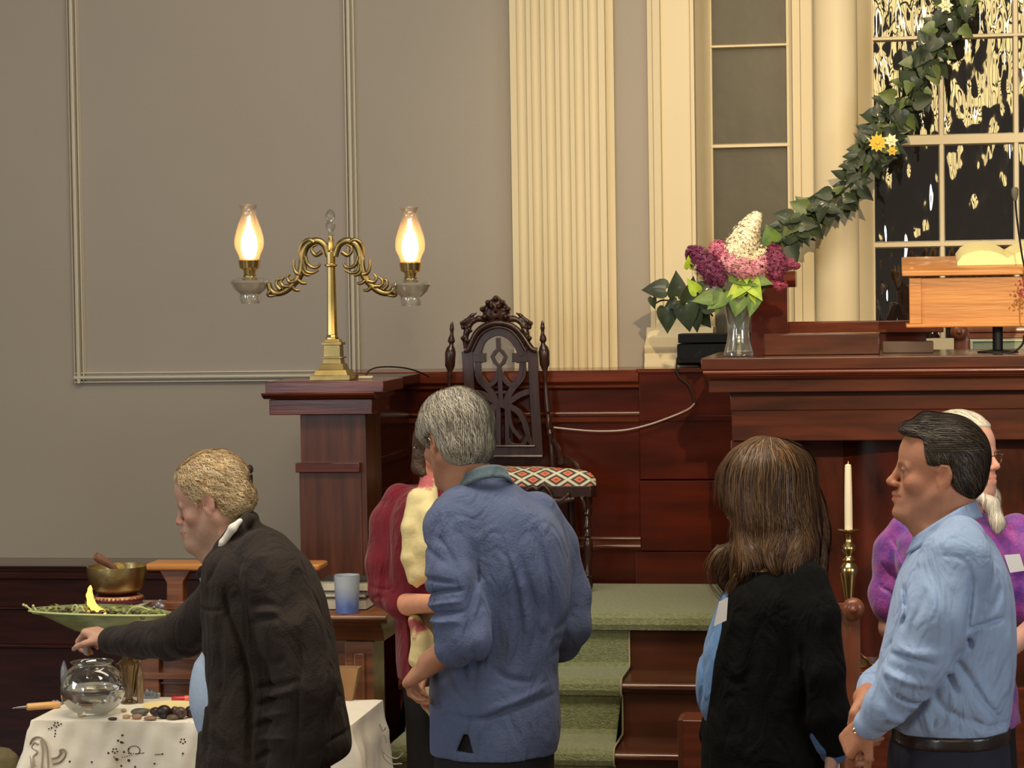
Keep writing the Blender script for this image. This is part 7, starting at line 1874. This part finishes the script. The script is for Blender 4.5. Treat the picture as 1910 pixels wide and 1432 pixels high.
# ================================================================== flowers and ivy
def leaf(mb, base, direc, nrm, L0, w, fold=.25, droop=.15, heart=True, lobes=False):
    """leaf blade with a folded midrib; returns nothing"""
    d = np.array(direc, float); d /= np.linalg.norm(d); n = np.array(nrm, float); n -= d*(n@d); n /= np.linalg.norm(n)+1e-9; s_ = np.cross(d, n)
    if lobes: out = [(-.05, .14), (.02, .36), (.10, .50), (.24, .46), (.36, .36), (.50, .34), (.68, .22), (.85, .10), (1.0, 0)]
    elif heart: out = [(-.10, .12), (-.12, .26), (-.04, .42), (.10, .50), (.28, .48), (.48, .38), (.68, .24), (.86, .10), (1.0, 0)]
    else: out = [(0, .06), (.10, .26), (.28, .42), (.46, .40), (.66, .28), (.84, .13), (1.0, 0)]
    vs = []; fs = []; b = np.array(base, float)
    def pos(t, a): return b+d*t*L0+s_*a*w+n*(abs(a)*fold*w-droop*L0*t*t)
    for t, a in out: vs += [pos(t, -a), pos(max(t, 0), -a*.5)-n*.0, pos(max(t, 0), 0), pos(max(t, 0), a*.5), pos(t, a)]
    for i in range(len(out)-1):
        for k in range(4): o = i*5+k; fs.append((o, o+1, o+6, o+5))
    mb.add(vs, fs)
YVS = 8.56; uv = 1/S(1378, 640, YVS); vxx = PX(1378, 660, YVS)
zv0 = zt+.0006
vz = lambda y: PZ(1378, y, YVS)
vase = thing('flower_vase', 'clear glass vase of white, pink and purple lilacs standing on the pulpit', 'vase', (vxx, YVS, zt))
pv = [(0, 664), (26, 664), (28, 662), (27, 655), (23, 640), (20.5, 625), (20, 612), (21, 600), (23, 588), (26, 570), (30, 556)]
go_ = [(r*uv, max(zv0, vz(y))) for r, y in pv]
part('glass', MB().shell(go_+[(29*uv, vz(555)), (25*uv, vz(570)), (19*uv, vz(600)), (18*uv, vz(615)), (21*uv, vz(640)), (24*uv, vz(656)), (0.0005, vz(658))], (vxx, YVS, 0), 40), glass_clear, vase)
part('water', MB().lathe([(0, vz(657)), (23*uv, vz(656)), (20*uv, vz(640)), (17.4*uv, vz(616)), (0, vz(616))], (vxx, YVS, 0), 32), wm, vase)
stm = MB(); 
for tx, ty in ((1330, 500), (1395, 470), (1370, 520), (1440, 520), (1400, 520), (1350, 540)):
    stm.tube([P(x, y, YVS+dy) for x, y, dy in ((1376, 650, .005), (1378, 610, 0), ((1378+tx)/2, 560, -.01), (tx, ty, 0))], 3*uv, 6)
part('stems', stm, pmat('green_stem', (70, 92, 44), .5), vase)
def panicle(name, pts, rads, col, col2, n, seed):
    """lilac flower head: many four-petalled florets round an axis given in px"""
    rg = np.random.RandomState(seed); sp = spline(pts, 6); m = MB(); cl = []
    sp = [P(p[0], p[1], YVS+p[2]) for p in sp]; nn = len(sp)
    rads = np.interp(np.linspace(0, 1, nn), np.linspace(0, 1, len(rads)), rads)
    for i in range(n):
        k = rg.uniform(0, nn-1.001); j = int(k); c = sp[j]+(sp[j+1]-sp[j])*(k-j); r = np.interp(k, range(nn), rads)*uv
        d = rg.normal(size=3); d /= np.linalg.norm(d)
        if d[1] > .3: d[1] *= -1
        pos = c+d*r*rg.uniform(.65, 1.08); a0 = rg.uniform(0, 1.5); w_ = rg.uniform(2.6, 4.0)*uv
        u_1 = np.cross(d, [0, 0, 1.0]); u_1 /= np.linalg.norm(u_1)+1e-9; u_2 = np.cross(d, u_1)
        for q in range(4):
            a = a0+q*math.pi/2; e1 = u_1*math.cos(a)+u_2*math.sin(a); e2 = -u_1*math.sin(a)+u_2*math.cos(a)
            m.add([pos, pos+e1*w_*.6+e2*w_*.45+d*w_*.25, pos+e1*w_*1.25+d*w_*.1, pos+e1*w_*.6-e2*w_*.45+d*w_*.25], [(0, 1, 2, 3)])
            cl.append(rg.uniform(0, 1))
        m.add([pos-d*w_*1.5-u_1*w_*.2, pos-d*w_*1.5+u_1*w_*.2, pos+u_1*w_*.2, pos-u_1*w_*.2], [(0, 1, 2, 3)])
    o = part(name, m, pmat(name+'_petals_%d' % seed, col, .7, var=(95, .5), col2=col2, sub=0), vase, angle=10)
    return o
panicle('white_lilac', [(1372, 480, -.02), (1385, 455, -.02), (1398, 425, -.01), (1412, 402, 0)], [30, 34, 27, 17, 8], (255, 246, 222), (240, 226, 184), 1500, 1)
panicle('white_lilac', [(1366, 468, -.03), (1396, 482, -.03), (1422, 470, -.02)], [18, 20, 14], (250, 236, 200), (236, 214, 170), 300, 2)
panicle('pink_lilac', [(1345, 470, -.02), (1352, 485, -.04), (1385, 500, -.05), (1415, 500, -.03), (1425, 485, -.02)], [18, 24, 24, 22, 14], (232, 168, 176), (196, 112, 136), 800, 3)
panicle('purple_lilac', [(1288, 470, 0), (1305, 480, -.03), (1325, 500, -.05), (1340, 522, -.05)], [10, 24, 30, 18], (128, 44, 88), (82, 22, 60), 750, 4)
panicle('pink_lilac', [(1330, 468, -.05), (1342, 462, -.05), (1350, 478, -.05)], [16, 16, 14], (222, 128, 150), (170, 76, 116), 200, 5)
panicle('purple_lilac', [(1440, 465, 0), (1448, 490, -.03), (1450, 515, -.03)], [16, 24, 14], (150, 62, 92), (98, 28, 62), 480, 6)
panicle('purple_lilac', [(1455, 492, -.02), (1472, 492, -.02), (1488, 496, -.02)], [14, 12, 5], (170, 76, 102), (110, 36, 70), 200, 7)
panicle('pink_lilac', [(1440, 522, -.02), (1452, 532, -.03), (1464, 530, -.02)], [8, 11, 6], (190, 80, 104), (140, 48, 80), 120, 8)
M_LG = pmat('bright_lilac_leaf', (176, 196, 52), .45, var=(30, .3), col2=(128, 164, 40)); M_LG2 = pmat('mid_lilac_leaf', (104, 130, 44), .45, var=(30, .35), col2=(66, 96, 34))
for i, (bx_, by_, tx, ty, wd, fw, mt) in enumerate(((1395, 522, 1352, 562, 26, 0, 0), (1395, 520, 1375, 560, 24, .3, 0), (1396, 520, 1420, 558, 28, -.2, 0), (1395, 520, 1345, 515, 24, .2, 1), (1390, 505, 1393, 528, 18, 0, 0), (1404, 545, 1414, 572, 16, .2, 0), (1300, 545, 1282, 520, 20, 0, 0),
                                                    (1330, 555, 1292, 560, 24, .2, 1), (1400, 520, 1440, 528, 24, .1, 1), (1285, 500, 1284, 478, 14, 0, 0), (1350, 545, 1335, 585, 26, .1, 1), (1378, 555, 1372, 590, 30, .2, 1), (1410, 550, 1398, 590, 22, .1, 1), (1345, 560, 1320, 575, 22, 0, 1), (1440, 450, 1430, 420, 30, .1, 1))):
    a, b = P(bx_, by_, YVS-.05), P(tx, ty, YVS-.07+.05*fw); L0 = np.linalg.norm(b-a); lm = MB()
    leaf(lm, a, b-a, np.array([fw, -1, .35]), L0*1.05, wd*uv*1.25, .3, .12, True)
    part('leaf', lm, (M_LG, M_LG2)[mt], vase, angle=80)

# ivy garland
YI = 10.02
gar = thing('ivy_garland', 'dark green ivy garland hanging diagonally across the windows down to the vase', 'garland', P(1600, 320, YI))
path = [(1795, -20), (1775, 40), (1745, 90), (1715, 140), (1690, 190), (1655, 225), (1640, 265), (1620, 300), (1590, 340), (1550, 375), (1510, 405), (1475, 430), (1450, 460)]
sp = spline(path, 8); M_IVY = pmat('ivy_leaf', (34, 44, 31), .55, var=(14, .5), col2=(62, 74, 46), coat=.25)
stem = MB().tube([P(x, y, YI) for x, y in sp], .005, 6)
low = spline([(1330, 590), (1300, 560), (1262, 562), (1235, 560), (1216, 570)], 6)
YI2 = 9.55
stem.tube([P(x, y, YI2) for x, y in low], .004, 6); stem.tube([P(x, y, YI2) for x, y in spline([(1300, 562), (1275, 580), (1250, 575)], 4)], .003, 6)
part('vine', stem, pmat('vine_stem', (70, 76, 48), .6), gar)
rg = np.random.RandomState(21); fo = MB(); fo2 = MB()
N_ = len(sp)
for i in range(300):
    k = rg.uniform(0, N_-1.01); j = int(k); p = sp[j]+(sp[j+1]-sp[j])*(k-j); tt = k/N_
    wdt = np.interp(tt, [0, .25, .42, .55, .75, 1], [30, 36, 40, 34, 30, 28])
    ang = rg.uniform(0, 6.283); r = wdt*math.sqrt(rg.uniform(0, 1))*.8
    x, y = p[0]+r*math.cos(ang)*.95, p[1]+r*math.sin(ang)*.8
    size = rg.uniform(18, 36)/430; dr = np.array([math.cos(ang)+rg.normal()*.5, 0, -math.sin(ang)-.5+rg.normal()*.4])
    b = P(x, y, YI-rg.uniform(-.02, .09))
    leaf(fo if rg.rand() < .82 else fo2, b, dr, np.array([rg.normal()*.55, -1, .3+rg.normal()*.45]), size, size*rg.uniform(.85, 1.05), rg.uniform(.1, .4), rg.uniform(0, .3), True, rg.rand() < .4)
for x, y, dx, dy, sz in ((1232, 540, -1, -.1, 46), (1262, 545, .1, -1, 48), (1285, 560, .2, -.6, 50), (1243, 580, .1, .8, 48), (1280, 575, .1, 1, 52), (1305, 580, .4, .7, 44), (1310, 545, .6, -.4, 44), (1218, 562, .05, .9, 22), (1322, 570, .9, -.2, 46), (1300, 590, -.1, .7, 36), (1255, 565, -.7, .3, 26)):
    leaf(fo, P(x-dx*10, y-dy*8, YI2-.03), np.array([dx, 0, -dy]), np.array([rg.normal()*.4, -1, .3+rg.normal()*.3]), sz/450, sz*.9/450, .25, .2, True)
part('foliage', fo, M_IVY, gar, angle=80)
part('pale_foliage', fo2, pmat('pale_ivy_leaf', (112, 124, 66), .45, var=(20, .4), col2=(70, 88, 48)), gar, angle=80)
def daisy(x, y, r, col, n, name, Y=9.88):
    m = MB(); c = P(x, y, Y)
    for ring in (0, 1):
        for k in range(n):
            a = 6.283*(k+.5*ring)/n; e1 = np.array([math.cos(a), 0, math.sin(a)]); e2 = np.array([-math.sin(a), 0, math.cos(a)]); q = r/430*(1-.3*ring)
            m.add([c+e1*q*.2, c+e1*q*.65+e2*q*.2-np.array([0, .006+.004*ring, 0]), c+e1*q-np.array([0, .002, 0]), c+e1*q*.65-e2*q*.2-np.array([0, .006+.004*ring, 0])], [(0, 1, 2, 3)])
    m.ball(c-np.array([0, .008, 0]), r/430*.25, (1, .6, 1), 10, 6)
    part(name, m, col, gar, angle=20)
M_YEL = pmat('yellow_petal', (246, 196, 60), .6, var=(60, .2)); M_CRP = pmat('cream_petal', (250, 236, 190), .6)
daisy(1637, 266, 17, M_YEL, 11, 'yellow_flower'); daisy(1662, 262, 13, M_CRP, 7, 'cream_flower'); daisy(1664, 281, 10, M_YEL, 6, 'yellow_flower'); daisy(1764, 10, 14, M_CRP, 6, 'cream_flower')

# gooseneck microphone, cable and the flower spray at the right edge
YMG = 8.55
gm = thing('gooseneck_microphone', 'thin gooseneck microphone rising from the pulpit at the right edge', 'microphone', P(1908, 640, YMG))
part('neck', MB().tube([P(x, y, YMG) for x, y in spline([(1894, 372), (1896, 400), (1901, 440), (1907, 480), (1918, 540), (1924, 662)], 6)], .0035, 8), M_BLACK, gm)
part('capsule', MB().tube([P(1893, 349, YMG), P(1893, 353, YMG), P(1893, 364, YMG), P(1894, 374, YMG)], [.008, .0125, .012, .006], 14), pmat('grey_foam', (96, 92, 80), .8), gm)
cbl = MB().tube([P(x, y, 8.56) for x, y in spline([(1910, 625), (1908, 640), (1897, 652), (1878, 659), (1850, 661)], 6)], .004, 8)
tag(part('cable', cbl, M_BLACK, None), 'black cable looping onto the pulpit under the reading desk', 'cable')
fs_ = thing('flower_spray', 'small dark red flower spray cut by the right edge beside the reading desk', 'flowers', P(1915, 660, 8.47))
m = MB(); rg = np.random.RandomState(5)
for i in range(60):
    c = P(1912+rg.normal()*6, 538+rg.normal()*12, 8.47+rg.normal()*.012); d = rg.normal(size=3); d /= np.linalg.norm(d); e = np.cross(d, [0, 1.0, 0]); e /= np.linalg.norm(e)+1e-9
    m.add([c, c+d*.008+e*.004, c+d*.014, c+d*.008-e*.004], [(0, 1, 2, 3)])
part('petals', m, pmat('crimson_petal', (150, 44, 62), .6), fs_, angle=20)
part('stem', MB().tube([P(1912, 545, 8.47), P(1913, 600, 8.47), P(1915, 664, 8.47)], .003, 6), MATS['green_stem'], fs_)
